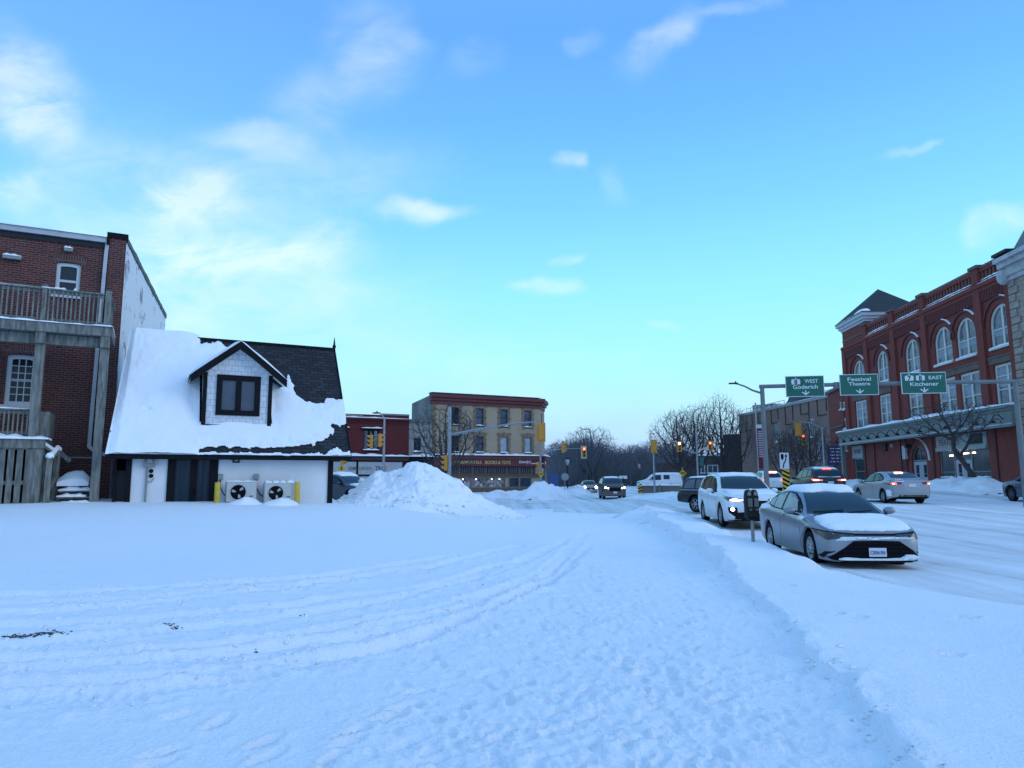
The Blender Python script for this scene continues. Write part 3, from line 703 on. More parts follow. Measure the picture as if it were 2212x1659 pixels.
class Car:
    def __init__(s, sp, name, label, pos, fwd, paint, cat='car', group=None):
        s.sp = sp; z = gz(pos[0], pos[1]) if len(pos) < 3 else pos[2]
        s.root = thing(name, (pos[0], pos[1], z), math.atan2(fwd[1], fwd[0]), label, cat, group)
        s.paint = paint; s.body()
    def ring(s, u):
        sp = s.sp; W = sp['W'] / 2; L = sp['L']
        fr = curve(sp.get('hw', [(0, .78), (.06, .865), (.2, .93), (.55, .98), (1.2, 1), (L - 1.3, 1), (L - .6, .985), (L - .2, .95), (L - .06, .91), (L, .84)]), u)
        hw = W * fr; T = curve(sp['T'], u); B = min(curve(sp['B'], u), T - .02); zb = curve(sp['zb'], u)
        za = zb
        R = sp['wr'] + sp.get('gap', .065)
        for uw in (sp['fo'], sp['fo'] + sp['wb']):
            if abs(u - uw) < R: za = max(za, sp['wr'] + math.sqrt(R * R - (u - uw) ** 2) * (1.0))
        zm = zb + .5 * (B - zb); g = T - B; tum = sp.get('tum', .36) * g; w6 = hw * .945
        wr = max(.1, w6 - tum); e = min(.10, .35 * g)
        f = min(1, g / .2)
        return [(0, zb), (hw * .60, za), (hw * .95, za), (hw * .975, max(zb + .10, za + .012)), (hw, max(zm, za + .03)), (hw * .99, max(B - .10, za + .05)), (w6 + .012, B - .02), (w6 - .012, B + .006 * f),
                (w6 - tum * .5, B + .5 * (g - e) + .02 * (1 - f)), (wr, T - e), (wr - .07, T - e * .35), (wr - .16 if wr > .3 else wr * .6, T - e * .08), (wr * .4, T + .006), (0, T + .012)]
    def body(s):
        sp = s.sp; L = sp['L']; R = sp['wr'] + sp.get('gap', .065)
        us = set(np.linspace(0, L, 64).round(3)) | {0, .02, .05, .09, L - .02, L - .05, L - .09}
        for uw in (sp['fo'], sp['fo'] + sp['wb']):
            us |= {round(uw + R * math.cos(math.pi * k / 14), 3) for k in range(15)} | {round(uw - R - .004, 3), round(uw + R + .004, 3)}
        us = sorted(us); m = MB(); rings = []
        def full(u, pts): return [Vector((L / 2 - u, -y, z)) for y, z in pts] + [Vector((L / 2 - u, y, z)) for y, z in pts[-2:0:-1]]
        for u in us: rings.append(full(u, s.ring(u)))
        for u, q, first in ((0, .86, True), (L, .86, False)):
            p = s.ring(u); zc = (p[0][1] + p[-1][1]) / 2; b = sp.get('bulge', .05)
            r_ = [Vector((L / 2 - u + (b if first else -b), v.y * q, zc + (v.z - zc) * .88)) for v in full(u, p)]
            rings = [r_] + rings if first else rings + [r_]
        k = len(rings[0]); npt = len(s.ring(0))
        vs = [v for r in rings for v in r]; fs = []; mi = []
        for i in range(len(rings) - 1):
            for j in range(k):
                fs.append((i * k + j, i * k + (j + 1) % k, (i + 1) * k + (j + 1) % k, (i + 1) * k + j)); mi.append(1 if j in (0, 1, k - 1, k - 2) else 0)
        fs += [tuple(range(k - 1, -1, -1)), tuple(range((len(rings) - 1) * k, len(rings) * k))]; mi += [0, 0]
        m.add(vs, fs); m.mi = mi
        s.body_o = m.build('body', [s.paint, TRIM], s.root, smooth=True, local=True, sharp=38)
        s.bvh = BVHTree.FromPolygons([tuple(v) for v in vs], fs)
    def patch(s, poly, ax, sg, off, name, m, parent=None, res=.06, taper=0.0, rough=0.0, label=None, mirror=False):
        for mm in ((1, -1) if mirror else (1,)):
            s._patch([(a * mm, b) for a, b in poly][::mm] if ax != 'y' else poly, ax, sg * (mm if ax == 'y' else 1), off, name, m, parent, res, taper, rough, label)
    def _patch(s, poly, ax, sg, off, name, m, parent, res, taper, rough, label):
        P = [Vector(p) for p in poly]; n = len(P); bd = []
        for i in range(n):
            a, b = P[i], P[(i + 1) % n]; k = max(1, int((b - a).length / res)); bd += [a.lerp(b, t / k) for t in range(k)]
        if rough:
            rn = random.Random(len(bd)); c = sum(bd, Vector((0, 0))) / len(bd)
            bd = [c + (p - c) * (1 - rough * rn.random()) for p in bd]
        pl = [(p.x, p.y) for p in bd]; x0, x1 = min(p[0] for p in pl), max(p[0] for p in pl); y0, y1 = min(p[1] for p in pl), max(p[1] for p in pl)
        pts = list(bd); a = x0 + res / 2
        def bdist(q): return min((q - p).length for p in bd)
        while a < x1:
            b = y0 + res / 2
            while b < y1:
                q = Vector((a + random.uniform(-.1, .1) * res, b + random.uniform(-.1, .1) * res))
                if inside(q, pl) and bdist(q) > res * .45: pts.append(q)
                b += res
            a += res
        nb = len(bd); vo, _, fo, ov, *_ = delaunay_2d_cdt(pts, [(i, (i + 1) % nb) for i in range(nb)], [], 0, 1e-5)
        fs = [f for f in fo if inside(sum((vo[i] for i in f), Vector((0, 0))) / 3, pl)]
        V = []; D = Vector((sg if ax == 'x' else 0, sg if ax == 'y' else 0, sg if ax == 'z' else 0))
        for v in vo:
            o = Vector((6 * sg, v.x, v.y)) if ax == 'x' else Vector((v.x, 6 * sg, v.y)) if ax == 'y' else Vector((v.x, v.y, 6 * sg))
            h, nr, *_ = s.bvh.ray_cast(o, -D)
            if h is None:
                h, nr, *_ = s.bvh.find_nearest(o - D * 5.2)
            if nr.dot(D) < 0: nr = -nr
            k = off
            if taper: k = off * (min(1, bdist(v) / taper) ** .5) * (.8 + .4 * (math.sin(v.x * 9.1) * math.sin(v.y * 7.3 + 1) * .5 + .5)) + .004
            V.append(h + (nr * .7 + D * .5).normalized() * k)
        # which way round the triangles run
        f0 = fs[len(fs) // 2]; nn = (V[f0[1]] - V[f0[0]]).cross(V[f0[2]] - V[f0[0]])
        if nn.dot(D) < 0: fs = [tuple(reversed(f)) for f in fs]
        ed = {}
        for f in fs:
            for i in range(3): ed[(f[i], f[(i + 1) % 3])] = 1
        mb = MB(); base = len(V); bi = sorted({i for e in ed if (e[1], e[0]) not in ed for i in e}); mp = {b: base + q for q, b in enumerate(bi)}
        W = V + [V[b] - D * (abs(off) + .014) for b in bi]
        sk = [(e[1], e[0], mp[e[0]], mp[e[1]]) for e in ed if (e[1], e[0]) not in ed]
        mb.add(W, [tuple(f) for f in fs] + sk); o = mb.build(name, m, parent or s.root, smooth=True, local=True, sharp=60)
        if label: o['label'] = label
        return o
    def wheels(s, rim=RIM, spokes=10, style='spoke', snow=False):
        sp = s.sp; r = sp['wr']; L = sp['L']; tw = .105
        for u in (sp['fo'], sp['fo'] + sp['wb']):
            for sd_ in (-1, 1):
                c = Vector((L / 2 - u, sd_ * (sp['W'] / 2 - .125), r)); ax = Vector((0, sd_, 0))
                w = MB().lathe([(.02, -.10), (r * .60, -.10), (r * .60, .02), (.02, .02)], c, ax, 20).build('wheel', DARK_STEEL, s.root, smooth=True, local=True)
                MB().lathe([(r * .66, -tw), (r * .93, -tw), (r * .985, -tw * .72), (r, -tw * .3), (r, tw * .3), (r * .985, tw * .72), (r * .93, tw), (r * .66, tw * .86), (r * .64, tw * .4), (r * .64, -tw)], c, ax, 36).build('tyre', TYRE, w, smooth=True, local=True)
                m = MB().lathe([(r * .57, .03), (r * .665, .055), (r * .67, .085), (r * .62, .09), (r * .58, .045), (r * .57, .03)], c, ax, 32)
                m.lathe([(r * .16, .02), (r * .17, .085), (r * .05, .095), (0.001, .095)], c, ax, 14)
                for k in range(spokes):
                    a = 2 * math.pi * k / spokes; e = Vector((math.cos(a), 0, math.sin(a)))
                    m.bar(c + e * r * .1 + ax * .06, c + e * r * .61 + ax * .062, r * (.09 if spokes > 7 else .15), .025, up=ax)
                m.build('rim', rim, w, smooth=True, local=True)
    def mirrors(s, u, z, m=None, y=None):
        sp = s.sp; L = sp['L']; hw = sp['W'] / 2
        for sd_ in (-1, 1):
            x = L / 2 - u; mb = MB(); mb.ball((x, sd_ * (hw + .10), z), (.07, .125, .075), 12, 8); o = mb.build('wing_mirror', m or s.paint, s.root, smooth=True, local=True)
            MB().bar((x - .01, sd_ * (hw - .10), z - .09), (x, sd_ * (hw + .07), z - .05), .06, .04).build('mirror_stalk', TRIM, o, local=True)
    def plate(s, front, z, text=None, y=0.0, tilt=0):
        L = s.sp['L']; sg = 1 if front else -1
        h, *_ = s.bvh.ray_cast(Vector((6 * sg, y, z)), Vector((-sg, 0, 0)))
        x = (h.x if h else sg * L / 2) + sg * .025
        o = MB().box((x, y, z), (.015, .305, .155)).build('licence_plate', PLATE, s.root, local=True, bevel=.004)
        if text:
            f = Fr((x + sg * .009, y), 0); f.o = Vector((x + sg * .009, y, 0)); f.u = Vector((0, sg, 0)); f.n = Vector((sg, 0, 0))
            tmp = words(f, text, 0, z - .005, .068, .001, PLATE_BLUE, None, 'plate_number', width=.255)
            tmp.parent = o
        return o
    def roof_rails(s, u0, u1, y, m=None):
        L = s.sp['L']
        for sd_ in (-1, 1):
            pts = []
            for k in range(9):
                u = u0 + (u1 - u0) * k / 8; h, *_ = s.bvh.ray_cast(Vector((L / 2 - u, sd_ * y, 6)), Vector((0, 0, -1))); pts.append(h + Vector((0, 0, .045 if 0 < k < 8 else .005)))
            MB().tube(pts, .018, 8).build('roof_rail', m or TRIM, s.root, smooth=True, local=True)

def sx(L, pts): return [(L / 2 - u, z) for u, z in pts]
SEDAN = dict(L=4.63, W=1.78, H=1.435, wb=2.70, fo=.93, wr=.318, tum=.38,
    T=[(0, .60), (.04, .655), (.12, .715), (.4, .785), (.8, .85), (1.15, .90), (1.30, .93), (1.7, 1.17), (2.1, 1.355), (2.45, 1.425), (2.8, 1.435), (3.2, 1.405), (3.6, 1.31), (4.05, 1.12), (4.2, 1.075), (4.5, 1.055), (4.58, 1.02), (4.63, .93)],
    B=[(0, .56), (.12, .665), (.4, .74), (.8, .81), (1.2, .865), (2, .93), (3, .98), (3.7, 1.01), (4.2, 1.02), (4.5, 1.0), (4.63, .88)],
    zb=[(0, .155), (.3, .155), (.8, .16), (1.4, .175), (3.2, .18), (4.0, .20), (4.4, .27), (4.63, .31)])
SUV = dict(L=4.95, W=1.93, H=1.73, wb=2.85, fo=.96, wr=.372, tum=.30,
    T=[(0, .86), (.04, .94), (.12, 1.01), (.4, 1.07), (.9, 1.125), (1.2, 1.16), (1.3, 1.19), (1.7, 1.43), (2.05, 1.61), (2.4, 1.69), (2.9, 1.725), (3.6, 1.715), (4.2, 1.675), (4.5, 1.60), (4.72, 1.40), (4.86, 1.12), (4.95, .98)],
    B=[(0, .80), (.12, .92), (.4, .98), (.9, 1.03), (1.3, 1.07), (2.4, 1.11), (3.6, 1.16), (4.3, 1.20), (4.6, 1.19), (4.86, 1.06), (4.95, .92)],
    zb=[(0, .24), (.4, .22), (1.4, .23), (3.2, .23), (4.0, .25), (4.5, .32), (4.95, .36)])
def scaled(sp, L=None, W=None, H=None, **k):
    a = (L or sp['L']) / sp['L']; h = (H or sp['H']) / sp['H']; q = dict(sp)
    for key in 'TB': q[key] = [(u * a, z * h) for u, z in sp[key]]
    q['zb'] = [(u * a, z) for u, z in sp['zb']]; q.update(L=sp['L'] * a, W=W or sp['W'], H=sp['H'] * h, wb=sp['wb'] * a, fo=sp['fo'] * a); q.update(k); return q

def glass_set(c, a=1.0, h=1.0, kind='sedan', gm=CAR_GLASS, side=None, ws=None):
    """windscreen, rear window and side windows laid into the body"""
    L = c.sp['L']; S_ = lambda pts: [(L / 2 - u * a, z * h) for u, z in pts]; side = side or gm
    Wd = c.sp['W'] / 1.78
    if kind == 'sedan':
        dlo = [(1.45, .955), (1.62, 1.075), (1.95, 1.245), (2.25, 1.345), (2.6, 1.375), (3.0, 1.36), (3.35, 1.29), (3.65, 1.165), (3.72, 1.07), (3.5, 1.015), (2.6, .975)]
        w1 = [(1.72, .985), (1.95, 1.20), (2.25, 1.315), (2.58, 1.345), (2.62, .995)]
        w2 = [(2.72, 1.0), (2.68, 1.345), (3.0, 1.33), (3.24, 1.27), (3.24, 1.025)]
        w3 = [(3.29, 1.035), (3.29, 1.25), (3.5, 1.19), (3.62, 1.12), (3.60, 1.065)]
        c.patch([(y * Wd, z * h) for y, z in ((-.72, .955), (-.61, 1.2), (-.54, 1.355), (0, 1.38), (.54, 1.355), (.61, 1.2), (.72, .955), (0, .94))], 'x', 1, .006, 'windscreen', ws or gm)
        c.patch([(y * Wd, z * h) for y, z in ((-.60, 1.145), (-.52, 1.345), (0, 1.365), (.52, 1.345), (.60, 1.145), (0, 1.13))], 'x', -1, .006, 'rear_window', gm)
        wins = (w1, w2, w3)
    else:
        dlo = [(1.5, 1.10), (1.75, 1.33), (2.1, 1.53), (2.5, 1.625), (3.2, 1.655), (3.9, 1.635), (4.3, 1.59), (4.52, 1.42), (4.45, 1.24), (3.6, 1.18), (2.5, 1.135)]
        w1 = [(1.78, 1.14), (2.15, 1.49), (2.5, 1.59), (2.72, 1.605), (2.72, 1.16)]
        w2 = [(2.80, 1.165), (2.80, 1.61), (3.2, 1.62), (3.62, 1.61), (3.66, 1.205)]
        w3 = [(3.76, 1.215), (3.73, 1.605), (4.1, 1.585), (4.28, 1.54), (4.42, 1.40), (4.38, 1.26)]
        c.patch([(y * Wd, z * h) for y, z in ((-.70, 1.225), (-.64, 1.45), (-.58, 1.615), (0, 1.645), (.58, 1.615), (.64, 1.45), (.70, 1.225), (0, 1.205))], 'x', 1, .006, 'windscreen', ws or gm)
        c.patch([(y * Wd, z * h) for y, z in ((-.66, 1.24), (-.62, 1.42), (-.54, 1.585), (0, 1.60), (.54, 1.585), (.62, 1.42), (.66, 1.24), (0, 1.20))], 'x', -1, .006, 'rear_window', gm)
        wins = (w1, w2, w3)
    c.patch(S_(dlo), 'y', 1, .008, 'window_surround', TRIM, mirror=True)
    for w in wins: c.patch(S_(w), 'y', 1, .015, 'side_window', side, mirror=True)
def doors(c, a, h, us, z0, z1):
    """shut lines and handles"""
    L = c.sp['L']
    for u in us:
        c.patch([(L / 2 - (u - .006) * a, z0 * h), (L / 2 - (u + .006) * a, z0 * h), (L / 2 - (u + .006) * a, z1 * h), (L / 2 - (u - .006) * a, z1 * h)], 'y', 1, .002, 'door_gap', TRIM, mirror=True, res=.12)
    for u in us[1:]:
        c.patch([(L / 2 - (u - .30) * a, z1 * h - .06), (L / 2 - (u - .10) * a, z1 * h - .06), (L / 2 - (u - .10) * a, z1 * h - .035), (L / 2 - (u - .30) * a, z1 * h - .035)], 'y', 1, .03, 'door_handle', c.paint, mirror=True, res=.08)

def along(px, py_or_Y, Y=None): p = at(px, 1034, py_or_Y); return (p.x, p.y)
TOWARD, AWAY = -S, S

def cars():
    # --- silver sedan parked closest
    silver = salted(mat('silver_paint', (.235, .25, .285), .30, .45, coat=.5, var=.06, vscale=1.5), col=(.34, .35, .36), amt=.6)
    L = 4.63
    c = Car(SEDAN, 'parked_car', 'silver sedan with snowy roof and hood, parked nearest the camera beside the parking meter', CAR1, TOWARD, silver, group='cars parked along the kerb')
    glass_set(c, side=CAR_GLASS_PALE, ws=mat('windscreen_teal', (.008, .035, .055), .09, spec=.3)); c.wheels(mat('wheel_cover_grey', (.42, .44, .47), .5, .2, var=.3, vscale=9), 8); c.mirrors(1.62, 1.0)
    doors(c, 1, 1, (1.38, 2.68), .30, .93)
    c.patch([(-.40, .525), (-.62, .37), (-.80, .225), (-.74, .18), (0, .17), (.74, .18), (.80, .225), (.62, .37), (.40, .525), (0, .535)], 'x', 1, .012, 'grille', mat('grille_mesh', (.004, .005, .007), .7, bump=.6, bscale=60, spec=.08))
    for yy, w_ in ((.50, .42), (.43, .52), (.36, .60), (.28, .70)): c.patch([(-w_, yy), (w_, yy), (w_, yy - .014), (-w_, yy - .014)], 'x', 1, .018, 'grille_slat', TRIM)
    c.patch([(.36, .60), (.62, .575), (.80, .535), (.87, .63), (.865, .70), (.60, .665), (.36, .645)], 'x', 1, .010, 'headlight', mat('dim_headlight', (.035, .04, .045), .12, spec=.6, var=.6, vscale=18), mirror=True, res=.04)
    c.patch([(.76, .565), (.81, .54), (.87, .64), (.862, .69), (.80, .66)], 'x', 1, .014, 'side_marker', mat('smoked_amber', (.12, .06, .045), .2), mirror=True, res=.04)
    c.patch([(.34, .650), (.60, .67), (.87, .706), (.87, .69), (.60, .655), (.34, .638)], 'x', 1, .016, 'headlight_brow', TRIM, mirror=True, res=.05)
    c.patch([(-.34, .65), (.34, .65), (.36, .618), (-.36, .618)], 'x', 1, .012, 'nose_strip', TRIM)
    c.patch([(.70, .345), (.82, .32), (.85, .20), (.815, .20), (.80, .28)], 'x', 1, .010, 'bumper_vent', TRIM, mirror=True, res=.04)
    c.patch([(-.84, .165), (.84, .165), (.83, .145), (-.83, .145)], 'x', 1, .03, 'front_lip', silver)
    c.plate(True, .33, 'CXMA-954')
    c.patch([(L / 2 - u, y) for u, y in ((2.16, -.54), (2.4, -.60), (3.0, -.60), (3.5, -.54), (3.95, -.50), (3.95, .50), (3.5, .54), (3.0, .60), (2.4, .60), (2.14, .54), (2.06, .2), (2.16, -.1), (2.08, -.35))], 'z', 1, .085, 'roof_snow', CAR_SNOW, taper=.14, rough=.02, res=.07)
    c.patch([(L / 2 - u, y) for u, y in ((.11, -.66), (.20, -.77), (.50, -.81), (.85, -.77), (1.12, -.70), (1.26, -.36), (1.30, 0), (1.28, .44), (1.18, .74), (.7, .80), (.22, .78), (.10, .66), (.07, .3), (.07, -.3))], 'z', 1, .055, 'hood_snow', CAR_SNOW, taper=.12, rough=.04, res=.06)
    c.patch([(-.62, .60), (-.3, .595), (0, .585), (.3, .595), (.66, .59), (.76, .535), (.50, .555), (.1, .545), (-.1, .55), (-.45, .54), (-.70, .52)], 'x', 1, .04, 'bumper_snow', CAR_SNOW, taper=.018, rough=.03, res=.035)
    c.patch([(-.74, .20), (-.55, .245), (-.3, .225), (-.1, .225), (.15, .222), (.4, .235), (.50, .295), (.66, .29), (.77, .245), (.76, .185), (0, .178), (-.6, .18)], 'x', 1, .075, 'grille_snow', CAR_SNOW, taper=.02, rough=.02, res=.035)
    c.patch([(L / 2 - u, z) for u, z in ((1.30, .93), (1.55, .90), (1.75, .93), (1.62, .86), (1.30, .82), (1.18, .88))], 'y', -1, .025, 'wing_snow', CAR_SNOW, taper=.05, rough=.08, res=.05)
    c.patch([(L / 2 - u, z) for u, z in ((3.2, 1.0), (3.7, 1.06), (4.2, 1.07), (4.45, 1.0), (4.2, .93), (3.7, .97))], 'y', -1, .025, 'wing_snow', CAR_SNOW, taper=.05, rough=.10, res=.05)
    x, y, z = L / 2 - 1.42, 0, 1.04
    for a, b in (((L / 2 - 1.36, -.60, .985), (L / 2 - 1.40, .0, 1.02)), ((L / 2 - 1.33, .05, .975), (L / 2 - 1.38, .55, 1.01))): MB().bar(a, b, .025, .02).build('wiper', TRIM, c.root, local=True)
    # --- white SUV behind it
    white = salted(mat('white_car_paint', (.70, .73, .75), .28, coat=.6, var=.03, vscale=2), col=(.44, .44, .43), amt=.7)
    L = SUV['L']
    c = Car(SUV, 'parked_car', 'white sport utility vehicle with headlights on, parked behind the silver sedan', CAR2, TOWARD, white, group='cars parked along the kerb')
    glass_set(c, kind='suv', side=mat('brown_reflecting_glass', (.035, .03, .028), .05, spec=.6)); c.wheels(spokes=6); c.mirrors(1.80, 1.16); c.roof_rails(2.3, 4.2, .62, white)
    doors(c, 1, 1, (1.45, 2.76, 3.75), .40, 1.06)
    c.patch([(.36, .865), (.60, .84), (.86, .86), (.93, .97), (.88, 1.0), (.60, .94), (.36, .915)], 'x', 1, .010, 'headlight', HEAD_OFF, mirror=True, res=.04)
    c.patch([(.42, .87), (.60, .852), (.80, .868), (.78, .90), (.66, .93), (.56, .90), (.42, .895)], 'x', 1, .020, 'headlight_lamp', HEAD_ON, mirror=True, res=.03)
    c.patch([(-.44, .84), (-.30, .62), (.30, .62), (.44, .84), (.30, .86), (-.30, .86)], 'x', 1, .010, 'grille', TRIM)
    c.patch([(-.62, .50), (-.70, .30), (0, .26), (.70, .30), (.62, .50), (0, .54)], 'x', 1, .012, 'lower_grille', TRIM)
    c.patch([(.62, .66), (.86, .66), (.84, .50), (.66, .36), (.60, .50)], 'x', 1, .012, 'fog_light_housing', TRIM, mirror=True, res=.05)
    c.patch([(.74 + .055 * math.cos(t * math.pi / 5), .60 + .055 * math.sin(t * math.pi / 5)) for t in range(10)], 'x', 1, .022, 'fog_light', HEAD_ON, mirror=True, res=.03)
    c.patch([(-.86, .27), (-.45, .30), (.45, .30), (.86, .27), (.84, .22), (-.84, .22)], 'x', 1, .03, 'front_lip', TRIM)
    c.plate(True, .56)
    c.patch([(L / 2 - u, y) for u, y in ((2.2, -.60), (3.2, -.66), (4.2, -.60), (4.2, .60), (3.2, .66), (2.2, .60))], 'z', 1, .035, 'roof_snow', CAR_SNOW, taper=.2, rough=.03, res=.09)
    c.patch([(L / 2 - u, y) for u, y in ((.25, -.70), (.8, -.76), (1.2, -.70), (1.25, 0), (1.2, .70), (.8, .76), (.25, .70))], 'z', 1, .03, 'hood_snow', CAR_SNOW, taper=.15, rough=.10, res=.08)
    c.patch([(L / 2 - u, z) for u, z in ((1.35, 1.09), (2.4, 1.12), (3.4, 1.16), (4.4, 1.21), (4.4, 1.14), (3.2, 1.06), (2.4, 1.0), (1.9, .97), (1.35, .98))], 'y', -1, .018, 'side_snow', CAR_SNOW, taper=.06, rough=.05, res=.07)
    # --- dark pickup with a cap
    black = salted(mat('black_car_paint', (.010, .011, .014), .3, coat=.3, var=.3, vscale=2, spec=.3), col=(.10, .10, .10), amt=.6)
    PK = dict(L=5.75, W=1.98, H=1.92, wb=3.55, fo=.98, wr=.39, tum=.26,
        T=[(0, .98), (.05, 1.08), (.3, 1.16), (1.1, 1.22), (1.3, 1.26), (1.95, 1.76), (2.3, 1.84), (3.3, 1.86), (3.5, 1.88), (5.0, 1.88), (5.30, 1.84), (5.45, 1.62), (5.66, 1.12), (5.75, 1.05)],
        B=[(0, .92), (.3, 1.08), (1.3, 1.16), (2.5, 1.18), (5.4, 1.18), (5.66, 1.08), (5.75, 1.0)], zb=[(0, .34), (1.4, .36), (4, .38), (5.75, .5)],
        hw=[(0, .80), (.1, .90), (.4, .97), (1.2, 1), (5.2, 1), (5.66, .98), (5.75, .95)])
    PK = scaled(PK, 5.2, 1.92, 1.72)
    L = PK['L']
    c = Car(PK, 'parked_car', 'black pickup truck with a covered bed and silver trim, behind the white utility vehicle', CAR3, (.56, -.83, 0), black, cat='pickup truck')
    c.wheels(spokes=6); c.mirrors(1.9, 1.2, TRIM)
    gl = mat('smoked_cap_glass', (.10, .11, .13), .18, var=.2)
    c.patch([(L / 2 - u * .904, z * .896) for u, z in ((3.72, 1.28), (3.72, 1.72), (3.8, 1.76), (4.45, 1.76), (4.52, 1.72), (4.52, 1.28))], 'y', 1, .008, 'side_window', gl, mirror=True)
    c.patch([(L / 2 - u * .904, z * .896) for u, z in ((4.62, 1.28), (4.62, 1.76), (5.1, 1.75), (5.25, 1.60), (5.36, 1.28))], 'y', 1, .008, 'side_window', gl, mirror=True)
    c.patch([(L / 2 - u * .904, z * .896) for u, z in ((1.75, 1.22), (2.2, 1.66), (2.75, 1.72), (3.35, 1.72), (3.4, 1.22))], 'y', 1, .008, 'side_window', CAR_GLASS, mirror=True)
    c.patch([(-.70, 1.165), (-.58, 1.56), (.58, 1.56), (.70, 1.165)], 'x', 1, .006, 'windscreen', CAR_GLASS)
    c.patch([(L / 2 - u * .904, z * .896) for u, z in ((3.55, 1.16), (5.55, 1.16), (5.55, 1.215), (3.55, 1.215))], 'y', 1, .02, 'cap_rail', GALV, mirror=True)
    c.patch([(L / 2 - u * .904, z * .896) for u, z in ((1.6, .58), (4.0, .58), (4.0, .64), (1.6, .64))], 'y', 1, .012, 'side_moulding', RIM, mirror=True)
    c.patch([(L / 2 - u * .904, z * .896) for u, z in ((1.5, .42), (4.0, .42), (4.0, .47), (1.5, .47))], 'y', 1, .06, 'running_board', RIM, mirror=True)
    c.patch([(.60, .79), (.88, .77), (.89, .91), (.60, .91)], 'x', 1, .01, 'headlight', HEAD_OFF, mirror=True)
    c.patch([(-.54, .63), (.54, .63), (.56, .91), (-.56, .91)], 'x', 1, .01, 'grille', TRIM)
    c.patch([(L / 2 - u * .904, y) for u, y in ((2.3, -.62), (5.2, -.66), (5.2, .66), (2.3, .62))], 'z', 1, .05, 'roof_snow', CAR_SNOW, taper=.15, rough=.04, res=.1)
    # --- silver sedan driving away
    tan = salted(mat('champagne_paint', (.30, .31, .33), .32, .3, coat=.5, var=.14, vscale=1.2), col=(.40, .39, .37), z1=1.0, amt=.7)
    sp = scaled(SEDAN, 4.67, 1.80, 1.47); L = sp['L']; a = L / 4.63; h = 1.47 / 1.435
    c = Car(sp, 'moving_car', 'silver grey sedan seen from behind with brake lights lit, passing the red brick building', CAR4, AWAY, tan, group='cars driving away along the street')
    glass_set(c, a, h); c.wheels(); c.mirrors(1.62, 1.0); doors(c, a, h, (1.38, 2.68), .30, .93)
    c.patch([(.44, .90), (.62, .865), (.86, .86), (.885, .93), (.84, .985), (.62, .99), (.46, .975)], 'x', -1, .012, 'tail_light', TAIL_OFF, mirror=True, res=.04)
    c.patch([(.64, .875), (.80, .872), (.84, .92), (.80, .96), (.68, .955)], 'x', -1, .02, 'brake_light', TAIL_ON, mirror=True, res=.04)
    c.patch([(.74, .885), (.80, .885), (.80, .915), (.74, .915)], 'x', -1, .026, 'brake_light_core', TAIL_HOT, mirror=True, res=.04)
    c.patch([(-.17, 1.375), (.17, 1.375), (.17, 1.418), (-.17, 1.418)], 'x', -1, .03, 'high_brake_light', TAIL_HOT)
    c.plate(False, .83)
    c.patch([(-.34, .74), (.34, .74), (.38, .92), (-.38, .92)], 'x', -1, .006, 'plate_recess', mat('champagne_dusty', (.42, .42, .42), .6))
    c.patch([(-.55, .30), (-.62, .40), (.62, .40), (.55, .30)], 'x', -1, .012, 'rear_valance', TRIM)
    c.patch([(-.84, .47), (.84, .47), (.84, .495), (-.84, .495)], 'x', -1, .010, 'bumper_crease', mat('salt_grey', (.30, .30, .30), .7))
    c.patch([(.30, .995), (.80, .99), (.84, 1.0), (.60, 1.03), (.3, 1.02)], 'x', -1, .02, 'boot_snow', CAR_SNOW, taper=.03, res=.05, rough=.05)
    c.patch([(L / 2 - u, z) for u, z in ((4.0, .62), (4.3, .66), (4.55, .58), (4.5, .36), (4.3, .30), (4.12, .34))], 'y', 1, .012, 'salt_spatter', CAR_SNOW, taper=.05, rough=.25, res=.06)
    # --- dark SUV further ahead, brake lights on
    sp = scaled(SUV, 4.6, 1.86, 1.68); L = sp['L']; a = L / 4.95; h = 1.68 / 1.73
    navy = salted(mat('dark_grey_paint', (.022, .024, .03), .3, .2, coat=.3, var=.2, spec=.3), col=(.14, .14, .14), amt=.6)
    c = Car(sp, 'moving_car', 'dark grey utility vehicle seen from behind, brake lights glowing, just left of the moving sedan', CAR5, AWAY, navy, group='cars driving away along the street')
    glass_set(c, a, h, 'suv'); c.wheels(); c.mirrors(1.7, 1.1); c.roof_rails(2.0, 3.9, .6)
    c.patch([(.40, .96), (.64, .95), (.87, .95), (.89, 1.06), (.62, 1.03), (.40, 1.0)], 'x', -1, .014, 'brake_light', TAIL_ON, mirror=True, res=.05)
    c.patch([(.58, .97), (.84, .965), (.85, 1.01), (.58, .995)], 'x', -1, .022, 'brake_light_core', TAIL_HOT, mirror=True, res=.04)
    c.patch([(-.22, 1.55), (.22, 1.55), (.22, 1.60), (-.22, 1.60)], 'x', -1, .05, 'high_brake_light', TAIL_ON)
    c.plate(False, .84); c.patch([(-.78, .36), (-.80, .56), (.80, .56), (.78, .36)], 'x', -1, .012, 'rear_bumper', TRIM)
    c.patch([(L / 2 - u, y) for u, y in ((2.0, -.6), (4.05, -.62), (4.05, .62), (2.0, .6))], 'z', 1, .05, 'roof_snow', CAR_SNOW, taper=.15, rough=.05, res=.1)
    c.patch([(-.6, 1.195), (.6, 1.195), (.62, 1.15), (-.62, 1.15)], 'x', -1, .03, 'tailgate_snow', CAR_SNOW, taper=.03, res=.06, rough=.05)
    # --- white SUV beyond the gantry post
    c = Car(sp, 'moving_car', 'white utility vehicle with a red high brake light, half hidden by the sign gantry post', CAR6, AWAY, white, group='cars driving away along the street')
    glass_set(c, a, h, 'suv'); c.wheels(); c.mirrors(1.7, 1.1)
    c.patch([(.56, .90), (.86, .90), (.88, 1.06), (.60, 1.03)], 'x', -1, .014, 'brake_light', TAIL_ON, mirror=True, res=.06)
